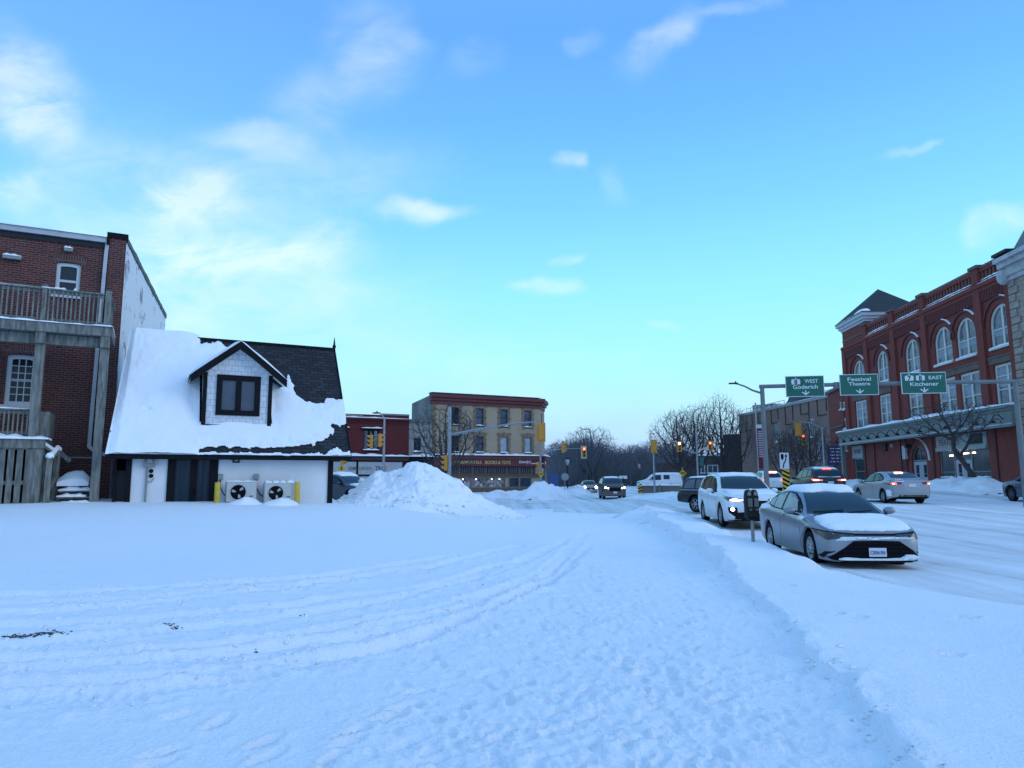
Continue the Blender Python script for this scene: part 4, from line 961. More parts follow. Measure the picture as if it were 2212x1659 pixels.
    c.patch([(-.42, 1.57), (.42, 1.57), (.40, 1.62), (-.40, 1.62)], 'x', -1, .06, 'high_brake_light', TAIL_HOT)
    c.plate(False, .84)
    c.patch([(L / 2 - u, y) for u, y in ((2.0, -.6), (4.05, -.62), (4.05, .62), (2.0, .6))], 'z', 1, .05, 'roof_snow', CAR_SNOW, taper=.15, rough=.05, res=.1)
    # --- oncoming SUV with its lamps on
    brown = salted(mat('salted_brown_paint', (.05, .045, .045), .45, .1, var=.3, vscale=2), col=(.16, .13, .11), z1=1.0, amt=.8)
    c = Car(scaled(SUV, 4.7, 1.86, 1.74), 'oncoming_car', 'dark brown sport utility vehicle coming across the junction with headlights on', CAR7, OC7, brown, group='cars coming towards the camera')
    L = c.sp['L']; glass_set(c, L / 4.95, 1.74 / 1.73, 'suv'); c.wheels(); c.mirrors(1.7, 1.16); c.roof_rails(2.1, 4.0, .6, GALV)
    c.patch([(.48, .80), (.84, .82), (.87, .96), (.48, .90)], 'x', 1, .012, 'headlight', HEAD_OFF, mirror=True, res=.06)
    c.patch([(.73 + .075 * math.cos(t * math.pi / 5), .885 + .065 * math.sin(t * math.pi / 5)) for t in range(10)], 'x', 1, .03, 'headlight_lamp', HEAD_WARM, mirror=True, res=.03)
    c.patch([(.545 + .05 * math.cos(t * math.pi / 5), .85 + .045 * math.sin(t * math.pi / 5)) for t in range(10)], 'x', 1, .03, 'signal_lamp', HEAD_WARM, mirror=True, res=.03)
    c.patch([(-.42, .62), (.42, .62), (.46, .90), (-.46, .90)], 'x', 1, .012, 'grille', TRIM); c.plate(True, .52)
    c.patch([(L / 2 - u, y) for u, y in ((2.05, -.6), (4.05, -.62), (4.05, .62), (2.05, .6))], 'z', 1, .05, 'roof_snow', CAR_SNOW, taper=.15, rough=.05, res=.1)
    # --- pale car behind it
    beige = mat('beige_paint', (.30, .27, .25), .4, .2)
    c = Car(scaled(SEDAN, 4.6, 1.78, 1.46), 'oncoming_car', 'pale beige car with bright headlights behind the dark brown utility vehicle', CAR8, OC7, beige, group='cars coming towards the camera')
    L = c.sp['L']; glass_set(c, L / 4.63, 1.46 / 1.435); c.wheels(); c.mirrors(1.6, 1.0)
    c.patch([(.66 + .13 * math.cos(t * math.pi / 6), .66 + .13 * math.sin(t * math.pi / 6)) for t in range(12)], 'x', 1, .03, 'headlight', HEAD_WARM, mirror=True, res=.05)
    c.patch([(-.4, .40), (.4, .40), (.45, .60), (-.45, .60)], 'x', 1, .012, 'grille', TRIM); c.plate(True, .40)
    # --- white van behind the concrete barrier
    VAN = scaled(SUV, 5.2, 1.98, 2.05, tum=.12, T=[(0, 1.0), (.06, 1.1), (.5, 1.22), (.95, 1.33), (1.15, 1.45), (1.75, 1.92), (2.2, 2.03), (3.5, 2.06), (4.9, 2.04), (5.1, 1.96), (5.17, 1.5), (5.2, 1.2)],
        B=[(0, .95), (.5, 1.08), (1.1, 1.18), (2.5, 1.22), (4.9, 1.22), (5.2, 1.1)])
    c = Car(VAN, 'van', 'white panel van seen side on behind the concrete barrier', CAR9, (-1, .12, 0), white, cat='van'); L = 5.2
    c.wheels(spokes=6); c.mirrors(1.6, 1.3)
    c.patch([(L / 2 - u, z) for u, z in ((1.35, 1.27), (1.8, 1.72), (2.15, 1.84), (2.75, 1.86), (2.75, 1.27))], 'y', 1, .01, 'side_window', CAR_GLASS, mirror=True)
    c.patch([(L / 2 - u, z) for u, z in ((3.05, 1.35), (3.05, 1.85), (3.75, 1.85), (3.75, 1.35))], 'y', 1, .01, 'side_window', CAR_GLASS, mirror=True)
    c.patch([(-.74, 1.40), (-.62, 1.86), (.62, 1.86), (.74, 1.40)], 'x', 1, .006, 'windscreen', CAR_GLASS)
    c.patch([(.6, .86), (.90, .88), (.90, 1.02), (.6, 1.0)], 'x', 1, .01, 'headlight', HEAD_OFF, mirror=True)
    c.patch([(L / 2 - u, y) for u, y in ((1.9, -.8), (5.0, -.82), (5.0, .82), (1.9, .8))], 'z', 1, .07, 'roof_snow', CAR_SNOW, taper=.15, rough=.03, res=.12)
    # --- blue SUV cut by the right edge
    blue = mat('deep_blue_paint', (.018, .035, .10), .3, .2, coat=.5, var=.1)
    c = Car(scaled(SUV, 4.7, 1.88, 1.66), 'moving_car', 'deep blue sport utility vehicle cut off by the right edge of the photo', CAR10, AWAY, blue)
    L = c.sp['L']; glass_set(c, L / 4.95, 1.66 / 1.73, 'suv'); c.wheels(rim=mat('dark_rim', (.08, .085, .09), .5, .5), spokes=7); c.mirrors(1.75, 1.1); doors(c, L / 4.95, .96, (1.45, 2.76, 3.75), .40, 1.06)
    c.patch([(.5, .80), (.86, .82), (.90, .95), (.5, .90)], 'x', 1, .01, 'headlight', HEAD_OFF, mirror=True)
    for uw in (c.sp['fo'], c.sp['fo'] + c.sp['wb']):
        R0 = c.sp['wr'] + .066; c.patch([(L / 2 - uw + (R0 + .055) * math.cos(k * math.pi / 12), c.sp['wr'] + (R0 + .055) * math.sin(k * math.pi / 12)) for k in range(13)] + [(L / 2 - uw + R0 * math.cos(k * math.pi / 12), c.sp['wr'] + R0 * math.sin(k * math.pi / 12)) for k in range(12, -1, -1)], 'y', 1, .014, 'wheel_arch_trim', TRIM, mirror=True, res=.07)
    # --- dark car tucked behind the house corner
    c = Car(scaled(SEDAN, 4.6, 1.80, 1.48), 'parked_car', 'dark blue car with snowy roof, half hidden behind the house corner and snow heap', CAR11, (.80, -.6, 0), mat('midnight_paint', (.02, .03, .05), .35, .2, coat=.4), group='cars parked along the kerb')
    L = c.sp['L']; glass_set(c); c.wheels(); c.mirrors(1.62, 1.0)
    c.patch([(L / 2 - u, y) for u, y in ((1.95, -.56), (3.0, -.60), (3.95, -.50), (3.95, .50), (3.0, .60), (1.95, .56))], 'z', 1, .09, 'roof_snow', CAR_SNOW, taper=.14, rough=.03, res=.09)
    c.patch([(L / 2 - u, y) for u, y in ((.22, -.74), (1.22, -.66), (1.22, .66), (.22, .74))], 'z', 1, .06, 'hood_snow', CAR_SNOW, taper=.12, rough=.05, res=.09)

def street_pt(X, Yd):              # X metres right of the street axis through the camera, Yd metres along it
    p = SR * X + S * Yd; return (p.x, p.y)
def px_pt(px, Y, dx=0, dy=0): p = at(px, 1040, Y); return (p.x + dx, p.y + dy)
OC7 = (-.02, -1, 0)
CAR1 = street_pt(5.66, 15.9); CAR2 = street_pt(6.05, 25.4); CAR3 = px_pt(1581, 34.0)
CAR4 = street_pt(15.75, 35.9); CAR5 = street_pt(14.6, 42.5); CAR6 = px_pt(1672, 58, 0, 2); CAR7 = px_pt(1313, 59, .3, 0); CAR8 = px_pt(1272, 86)
CAR9 = px_pt(1424, 86); CAR10 = (26.75, 35.9); CAR11 = px_pt(738, 37, .2, 0)
cars()
# ------------------------------------------------------------------ the left-hand block
AZ1 = rad(62.7)                    # bearing of the fronts of the left-hand block
BRICK_OLD = brick_mat('old_red_brick', (.135, .033, .029), (.070, .022, .021), (.155, .11, .10), stain=.55, sscale=.55, soot=(.035, .022, .022))
BRICK_WHITE = brick_mat('whitewashed_brick', (.80, .81, .83), (.74, .75, .78), (.78, .79, .81), stain=0, bump=.5)
def flaking():
    m = BRICK_WHITE; nt = m.node_tree; N = nt.nodes; L = nt.links; b = N['Principled BSDF']; src = b.inputs['Base Color'].links[0].from_socket
    uv = next(n for n in N if n.type == 'UVMAP')
    nz = N.new('ShaderNodeTexNoise'); nz.inputs['Scale'].default_value = .9; nz.inputs['Detail'].default_value = 9; nz.inputs['Roughness'].default_value = .72; nz.inputs['Distortion'].default_value = .6
    mp = N.new('ShaderNodeMapping'); mp.inputs['Scale'].default_value = (.8, 1.0, 1); L.new(uv.outputs[0], mp.inputs[0]); L.new(mp.outputs[0], nz.inputs['Vector'])
    mr = N.new('ShaderNodeMapRange'); mr.inputs[1].default_value = .55; mr.inputs[2].default_value = .63; L.new(nz.outputs[0], mr.inputs[0])
    mx = N.new('ShaderNodeMix'); mx.data_type = 'RGBA'; L.new(mr.outputs[0], mx.inputs[0]); L.new(src, mx.inputs[6]); mx.inputs[7].default_value = (.24, .17, .18, 1); L.new(mx.outputs[2], b.inputs['Base Color'])
flaking()
SHINGLE = brick_mat('dark_roof_shingles', (.020, .024, .030), (.040, .045, .055), (.010, .012, .015), bw=.30, bh=.13, ms=.012, stain=.35, sscale=1.2, soot=(.014, .016, .018), bump=.7)
SIDING = brick_mat('white_shingle_siding', (.62, .64, .66), (.56, .58, .61), (.36, .39, .43), bw=.20, bh=.19, ms=.008, stain=0, rough=.6, bump=.5)
STUCCO = mat('white_stucco', (.66, .68, .70), .8, var=.06, vscale=1.2, bump=.25, bscale=25)

HO = at(560, 1085, 23); HF = Fr((HO.x, HO.y), AZ1)
def house():
    f = HF
    root = thing('small_house', f.p(-.8, -1, .6), 0, 'small white house with a steep snow covered roof, black trim and a gabled dormer', 'house')
    ZE, ZR, DR, DE = 2.44, 6.50, -2.2, .36
    sL, sR = -4.34, 2.80
    # walls
    m = MB(); dr = rect(-2.60, -1.36, .3, 2.36); wall(m, f, [(-3.72, .2), (2.21, .2), (2.21, 2.44), (-3.72, 2.44)], [dr], 0, .12)
    # gable ends
    def gable(s): m.add([f.p(s, 0, .2), f.p(s, -4.6, .2), f.p(s, -4.6, 2.44), f.p(s, DR, ZR - .25), f.p(s, 0, 2.44)], [(0, 1, 2, 3, 4)])
    gable(2.205); gable(-4.1); m.add([f.p(2.2, -4.6, .2), f.p(-4.1, -4.6, .2), f.p(-4.1, -4.6, 2.44), f.p(2.2, -4.6, 2.44)], [(0, 1, 2, 3)])
    m.build('wall', STUCCO, root)
    # dark recess with a gate at the left
    m = MB(); f.box(m, -4.10, -3.72, -.9, -.86, .2, 2.44); f.box(m, -4.12, -4.06, -.9, .0, .2, 2.44); f.box(m, -3.80, -3.73, -.9, -.01, .2, 2.44)
    m.build('side_recess', BLACK_TRIM, root)
    m = MB(); f.box(m, -4.06, -3.80, -.40, -.36, .3, 1.95)
    for k in range(3): f.box(m, -4.04 + .085 * k, -3.975 + .085 * k, -.36, -.345, .35, 1.9)
    m.build('side_gate', mat('charcoal_boards', (.03, .032, .036), .6), root)
    for a, b in ((-3.82, -3.66), (2.15, 2.32)):
        m = MB(); f.box(m, a, b, -.02, .05, .2, 2.44); m.build('corner_post', BLACK_TRIM, root, bevel=.01)
    # patio doors
    m = MB(); ring(m, f, rect(-2.70, -1.27, .3, 2.42), rect(-2.47, -1.50, .34, 2.32), -.02, .05); f.box(m, -2.06, -1.86, -.03, .03, .34, 2.32)
    dof = m.build('patio_door', BLACK_TRIM, root)
    cur = mat('curtain_behind_glass', (.012, .028, .045), .12, var=.6, vscale=1.3, stretch=(5, 5, .25), spec=.22)
    for a, b in ((-2.47, -2.06), (-1.86, -1.50)):
        m = MB(); f.box(m, a, b, -.09, -.05, .34, 2.32); m.build('pane', cur, dof)
    m = MB(); f.box(m, -1.93, -1.90, .03, .08, 1.2, 1.42); m.build('handle', BLACK, dof)
    # meter, conduit, vents, lamp
    m = MB(); s0, z1 = f.hit(312, 984); s1, z0 = f.hit(335, 1009); f.box(m, s0, s1, .001, .13, z0, z1); mt = m.build('electric_meter', GREY_BOX, root, bevel=.012)
    c = f.p((s0 + s1) / 2, .13, (z0 + z1) / 2 + .03); MB().lathe([(.085, 0), (.085, .06), (.06, .085), (0.001, .09)], c, f.n, 18).build('meter_dial', mat('meter_glass', (.32, .34, .36), .2), mt, smooth=True)
    sc_ = f.hit(316, 1040)[0]; m = MB(); m.tube([f.p(sc_, .05, .6), f.p(sc_, .05, z0)], .028, 8); m.tube([f.p(sc_, .05, 1.62), f.p(sc_ + .12, .05, 1.60), f.p(sc_ + .2, .05, 1.72)], .014, 6); m.build('conduit', GREY_BOX, root, smooth=True)
    for px, py in ((326.5, 1017.5), (326.5, 1028)):
        a, z = f.hit(px, py); MB().lathe([(.062, 0), (.062, .03), (.04, .05), (.001, .05)], f.p(a, 0, z), f.n, 14).build('wall_vent', BLACK, root, smooth=True)
    a, z = f.hit(510, 993); m = MB(); ring(m, f, rect(a - .10, a + .10, z - .10, z + .10), rect(a - .065, a + .065, z - .065, z + .065), 0, .07); wl = m.build('wall_lamp', BLACK, root)
    m = MB(); f.box(m, a - .065, a + .065, 0, .03, z - .065, z + .065); m.build('lamp_glass', mat('frosted_lamp_glass', (.5, .55, .6), .4), wl)
    for px in (476, 553.5):
        a, z = f.hit(px, 1030); m = MB(); f.box(m, a - .075, a + .075, .001, .09, z - .09, z + .09); b = m.build('switch_box', GREY_BOX, root, bevel=.01)
        MB().tube([f.p(a, .04, z - .09), f.p(a + .01, .05, z - .35), f.p(a + .12, .12, z - .55), f.p(a + .2, .2, z - .62)], .018, 6).build('cable', BLACK, b, smooth=True)
    # roof
    def roofpt(s, t, o=0.0):       # t runs from the eave (0) to the ridge (1); o lifts off the slope
        d = DE + (DR - DE) * t; z = ZE + (ZR - ZE) * t; nrm = Vector((0, ZR - ZE, DE - DR)).normalized()
        return f.p(s, d + nrm.y * o, z + nrm.z * o)
    ls = math.hypot(ZR - ZE, DE - DR); sLr = -3.95
    m = MB()
    m.add([roofpt(sL, 0), roofpt(sR, 0), roofpt(sR - .06, 1), roofpt(sLr, 1)], [(0, 1, 2, 3)], [(sL, 0), (sR, 0), (sR, ls), (sLr, ls)])
    m.add([roofpt(sL, 0, -.12), roofpt(sR, 0, -.12), roofpt(sR - .06, 1, -.12), roofpt(sLr, 1, -.12)], [(3, 2, 1, 0)])
    B0 = f.p(sL, 2 * DR - DE, ZE); B1 = f.p(sR, 2 * DR - DE, ZE); m.add([B1, B0, roofpt(sLr, 1), roofpt(sR - .06, 1)], [(0, 1, 2, 3)], [(sR, 0), (sL, 0), (sLr, ls), (sR, ls)])
    ro = m.build('roof', SHINGLE, root)
    m = MB()
    m.bar(roofpt(sR + .02, -.01, -.06), roofpt(sR - .04, 1.0, -.06), .05, .17, up=f.n); m.bar(roofpt(sL, -.01, -.06), roofpt(sLr, 1.0, -.06), .05, .17, up=f.n)
    f.box(m, sL, sR + .03, DE - .03, DE + .035, ZE - .16, ZE + .005); f.box(m, sLr, sR - .05, DR - .07, DR + .07, ZR - .05, ZR + .035)
    m.build('barge_board', BLACK_TRIM, root)
    m = MB(); p = f.p(sR - .05, DR, ZR); m.tube([p - Vector((0, 0, .15)), p + Vector((0, 0, .12)), p + Vector((0, 0, .45))], [.05, .045, .008], 8); m.ball(p + Vector((0, 0, .10)), .07); m.build('finial', BLACK_TRIM, root, smooth=True)
    # dormer
    dz0, dzE, dzA, dA, dB, DD = 3.40, 5.02, 5.86, -1.80, .24, -.10
    da, db = -2.22, .68; mid = (dA + dB) / 2
    dm = MB(); wl0, wl1, wz0, wz1 = -1.43, -.10, 3.70, 5.0
    wall(dm, f, [(dA, dz0), (dB, dz0), (dB, dzE + .14), (mid, dzA), (dA, dzE + .14)], [rect(wl0, wl1, wz0, wz1)], DD, .1)
    for s_ in (dA, dB): dm.add([f.p(s_, DD, dz0 - .3), f.p(s_, -1.9, dz0 - .3), f.p(s_, -1.9, dzE + .14), f.p(s_, DD, dzE + .14)], [(0, 1, 2, 3)], [(0, 0), (1.8, 0), (1.8, 2), (0, 2)])
    do = dm.build('dormer', SIDING, root)
    m = MB()
    for a, b in ((dA - .03, dA + .09), (dB - .09, dB + .03)): f.box(m, a, b, DD - .02, DD + .05, dz0 - .02, dzE + .03)
    f.box(m, dA, dB, DD - .02, DD + .03, dz0 - .06, dz0); m.build('dormer_trim', BLACK_TRIM, do)
    window(f, do, wl0, wl1, wz0, wz1, d=DD - .02, fw=.17, cols=2, fmat=BLACK_TRIM, gmat=mat('dormer_glass', (.055, .07, .10), .2, spec=.5, var=.2, vscale=1.2), dm=.07, bar=.085, snow=.0, name='dormer_window')
    m = MB(); lump(m, f, wl0 + .1, wl1 - .1, DD - .02, DD + .03, wz0 + .10, .03); m.build('sill_snow', SNOW, do, smooth=True)
    # dormer roof: two thick slopes running back into the main roof
    for sg, e in ((-1, da), (1, db)):
        m = MB(); zt = dzA + .20; ze = dzE - .13
        front, back = DD + .30, -2.1
        A0, A1, E0, E1 = f.p(mid, front, zt), f.p(mid, back, zt), f.p(e, front, ze), f.p(e, back, ze); th = Vector((0, 0, -.10))
        P = [A0, E0, E1, A1]; m.add(P + [p + th for p in P], [(0, 1, 2, 3) if sg > 0 else (3, 2, 1, 0), (4, 7, 6, 5), (1, 5, 6, 2), (0, 3, 7, 4)], [(0, 0), (1.8, 0), (1.8, 2), (0, 2)] * 2)
        ds = m.build('dormer_roof', SHINGLE, do)
        m = MB(); m.hexa([f.p(mid, front - .02, zt - .23), f.p(e, front - .02, ze - .23), f.p(e, front + .035, ze - .23), f.p(mid, front + .035, zt - .23), f.p(mid, front - .02, zt + .015), f.p(e, front - .02, ze + .015), f.p(e, front + .035, ze + .015), f.p(mid, front + .035, zt + .015)]); m.build('barge_board', BLACK_TRIM, ds)
        m = MB(); q = [f.p(mid, front - .03, zt - .12), f.p(e, front - .03, ze - .12), f.p(e, DD - .3, ze - .12), f.p(mid, DD - .3, zt - .12)]; m.hexa([p - Vector((0, 0, .03)) for p in q] + q); m.build('soffit', WHITE_PAINT, ds)
        # snow on the slope
        n = 24; k = 10; rn = random.Random(5 + sg); V = []
        for i in range(n + 1):
            t = i / n; cut = (1.0 if sg < 0 else (.16 + .10 * math.sin(t * 9) + .05 * rn.random()))
            for j in range(k + 1):
                w = j / k; dd = front - .02 - (front - back - .1) * w * cut * (1 if sg < 0 else .9); edge = min(1, min(w, 1 - w) * 5 + .05) ** .5 * min(1, min(t + .04, 1.03 - t) * 7) ** .5
                V.append(f.p(mid + (e - mid) * t, dd, zt + (ze - zt) * t + .005 + (.17 if sg < 0 else .10) * edge))
        fs = [(i * (k + 1) + j, (i + 1) * (k + 1) + j, (i + 1) * (k + 1) + j + 1, i * (k + 1) + j + 1) for i in range(n) for j in range(k)]
        MB().add(V, fs if sg < 0 else [q[::-1] for q in fs]).build('roof_snow', SNOW, ds, smooth=True)
    # the snow blanket on the main slope, torn open at the right
    ns, nt_ = 240, 190; sv_ = np.linspace(sL - .02, sR, ns); tv = np.linspace(-.012, 1.03, nt_); SS, TT = np.meshgrid(sv_, tv, indexing='ij')
    bare_px = [(430, 722), (436, 742), (472, 741), (505, 757), (518, 742), (560, 769), (597, 806), (612, 832), (622, 812), (635, 838), (645, 858), (662, 870), (686, 875), (700, 872), (707, 861), (736, 862), (760, 840), (748, 700)]
    bare = [HF_roof_hit(p, ZE, ZR, DE, DR) for p in bare_px]
    bare2 = [HF_roof_hit(p, ZE, ZR, DE, DR) for p in ((722, 922), (724, 936), (716, 948), (703, 957), (680, 964), (650, 969), (600, 973), (540, 972), (480, 971), (452, 970), (436, 976), (700, 978), (722, 970), (760, 970), (758, 918), (740, 921))]
    n1 = fbm(SS * 4.2, TT * 16, 5, .6); n2 = fbm(SS * 1.3 + 8, TT * 5, 3)
    def sdist(poly):
        ins = np.zeros(SS.shape, bool); best = np.full(SS.shape, 9.0); k = len(poly); T5 = TT * ls
        for i in range(k):
            (xa, ya), (xb, yb) = poly[i], poly[(i + 1) % k]
            c = ((ya > T5) != (yb > T5)) & (SS < (xb - xa) * (T5 - ya) / (yb - ya + 1e-9) + xa); ins ^= c
            dx, dy = xb - xa, yb - ya; t = np.clip(((SS - xa) * dx + (T5 - ya) * dy) / (dx * dx + dy * dy + 1e-9), 0, 1); best = np.minimum(best, np.hypot(SS - xa - t * dx, T5 - ya - t * dy))
        return np.where(ins, best, -best)
    sd1 = sdist([(a, b * ls) for a, b in bare]); sd2 = sdist([(a, b * ls) for a, b in bare2])
    lowr = np.exp(-((SS - 2.3) / .8) ** 2) * (TT < .3)
    dep = np.minimum(-sd1 + .10 * n1, -sd2 * 1.0 + (.10 + .10 * lowr) * n1 - .05)
    dd = np.maximum(np.maximum(dA - .02 - SS, SS - dB - .02), np.maximum(TT * ls * -1 + (dz0 - ZE) / (ZR - ZE) * ls, 0 * SS - 9))
    face = (SS > dA - .05) & (SS < dB + .05) & (TT > (dz0 - ZE + .02) / (ZR - ZE)) & (TT < (dzE - ZE) / (ZR - ZE))
    keepv = (dep > 0) & ~face
    hol = .05 * np.exp(-(((SS - dA + .28) / .16) ** 2 + ((TT - .42) / .2) ** 2)) + .05 * np.exp(-(((SS - dB - .2) / .16) ** 2 + ((TT - .36) / .16) ** 2))
    thick = (.15 + .06 * n2) * np.clip(dep / .35, .12, 1) ** .6 * np.clip((SS - sL + .05) / .3, .25, 1) + .012 * n1 - hol
    dent = np.exp(-(((SS + 3.35) / .10) ** 2 + ((TT - .335) / .012) ** 2)); thick -= .10 * dent
    vs = np.zeros(SS.shape + (3,)); vec = [f.o, f.u, f.n]; nr = Vector((0, ZR - ZE, DE - DR)).normalized()
    sfac = np.where(SS < -3.5, SS + (SS + 3.5) * -.42 * TT, SS)
    Dd = DE + (DR - DE) * TT + nr.y * thick; Zz = ZE + (ZR - ZE) * TT + nr.z * thick
    Xx = f.o.x + f.u.x * sfac + f.n.x * Dd; Yy = f.o.y + f.u.y * sfac + f.n.y * Dd
    kf = keepv[:-1, :-1] & keepv[1:, :-1] & keepv[1:, 1:] & keepv[:-1, 1:]
    o = grid_mesh(Xx - root.location.x, Yy - root.location.y, Zz - root.location.z, 'roof_snow', SNOW, kf); o.parent = ro
    o.data.flip_normals()
    m = MB(); lump(m, f, sL, sR + .03, DE - .02, DE + .06, ZE - .01, .07, 60, 4); m.build('eave_snow', SNOW, ro, smooth=True)
def HF_roof_hit(p, ZE, ZR, DE, DR):
    """Pixel to (s, t) on the main slope."""
    f = HF; e = f.p(0, DE, ZE); r_ = f.p(0, DR, ZR); sl = r_ - e; nrm = f.u.cross(sl).normalized(); d = ray(*p); o = Vector((0, 0, EYE))
    k = (e - o).dot(nrm) / d.dot(nrm); q = o + d * k - e
    return q.dot(f.u), q.dot(sl) / sl.length_squared
house()

def air_unit(cs, z0, label, chunks):
    f = HF; w, h = .88, .62
    t = thing('air_conditioner', f.p(cs, .42, z0), f.rz, label, 'air conditioner', 'outdoor air conditioning units')
    body = mat('cream_enamel', (.46, .47, .44), .5, var=.06)
    m = MB(); f.box(m, cs - w / 2, cs + w / 2, .25, .58, z0, z0 + h); m.build('casing', body, t, bevel=.02)
    c = f.p(cs - .10, .582, z0 + .30); m = MB()
    m.lathe([(.235, 0), (.25, .012), (.245, .02), (.225, .01)], c, f.n, 32); m.build('fan_guard', body, t, smooth=True)
    MB().lathe([(.228, .002), (.001, .002)], c, f.n, 30).build('fan_opening', mat('fan_dark', (.010, .011, .013), .8, spec=.1), t)
    m = MB()
    for k in range(3):
        a = 2.1 * k + .5; m.add([c + f.n * .008 + (f.u * math.cos(a + q * .5) + Vector((0, 0, math.sin(a + q * .5)))) * r_ for r_, q in ((.06, .2), (.18, .0), (.20, .9), (.10, 1.3))], [(0, 1, 2, 3)])
    m.build('fan', mat('fan_grey', (.35, .36, .36), .5), t)
    m = MB(); f.box(m, cs + .24, cs + .34, .58, .585, z0 + .16, z0 + .19); m.build('badge', DARK_STEEL, t)
    m = MB()
    if chunks:
        for k in range(4): lump(m, f, cs - w / 2 + .03 + k * .22, cs - w / 2 + .22 + k * .22, .25, .58, z0 + h, .11, 4, k + 2)
    else: lump(m, f, cs - w / 2, cs + w / 2, .24, .58, z0 + h, .06, 10, 3)
    m.build('snow_cap', SNOW, t, smooth=True)
sA = HF.hit(520.5, 1060, .42)[0]; sB = HF.hit(601, 1064, .42)[0]
air_unit(sA, .98, 'cream outdoor air conditioning unit nearer the patio doors, flat snow on top', False)
air_unit(sB, .94, 'cream outdoor air conditioning unit beside the right yellow bollard, broken snow on top', True)
def bollard(px, py, label):
    s_, z_ = HF.hit(px, py, .62); p = HF.p(s_, .62, 0); z0 = gz(p.x, p.y) - .15; zt = HF.hit(px, 1041.5, .62)[1]
    m = MB().lathe([(.085, 0), (.085, zt - z0 - .03), (.075, zt - z0 - .005), (.001, zt - z0)], (p.x, p.y, z0), (0, 0, 1), 18)
    tag(m.build('bollard', mat('bollard_yellow', (.52, .36, .03), .5, var=.15, vscale=5), None, smooth=True), label, 'bollard', 'yellow bollards guarding the air conditioners')
bollard(468.5, 1081, 'yellow bollard next to the black patio doors'); bollard(641, 1085, 'yellow bollard right of the second air conditioning unit')
# drifts against the air conditioners
for px, hh, lb in ((522, .26, 'small snow drift in front of the air conditioner by the patio doors'), (604, .24, 'small snow drift in front of the air conditioner by the right bollard')):
    s_, _ = HF.hit(px, 1080, .7); a, b = HF.p(s_ - .55, .85, 0), HF.p(s_ + .6, .85, 0); snowbank('snow_drift', [(a.x, a.y), (b.x, b.y)], .45, hh, lb, 'snow drifts by the air conditioners', seed=px, m=SNOW, cat='snow drift')

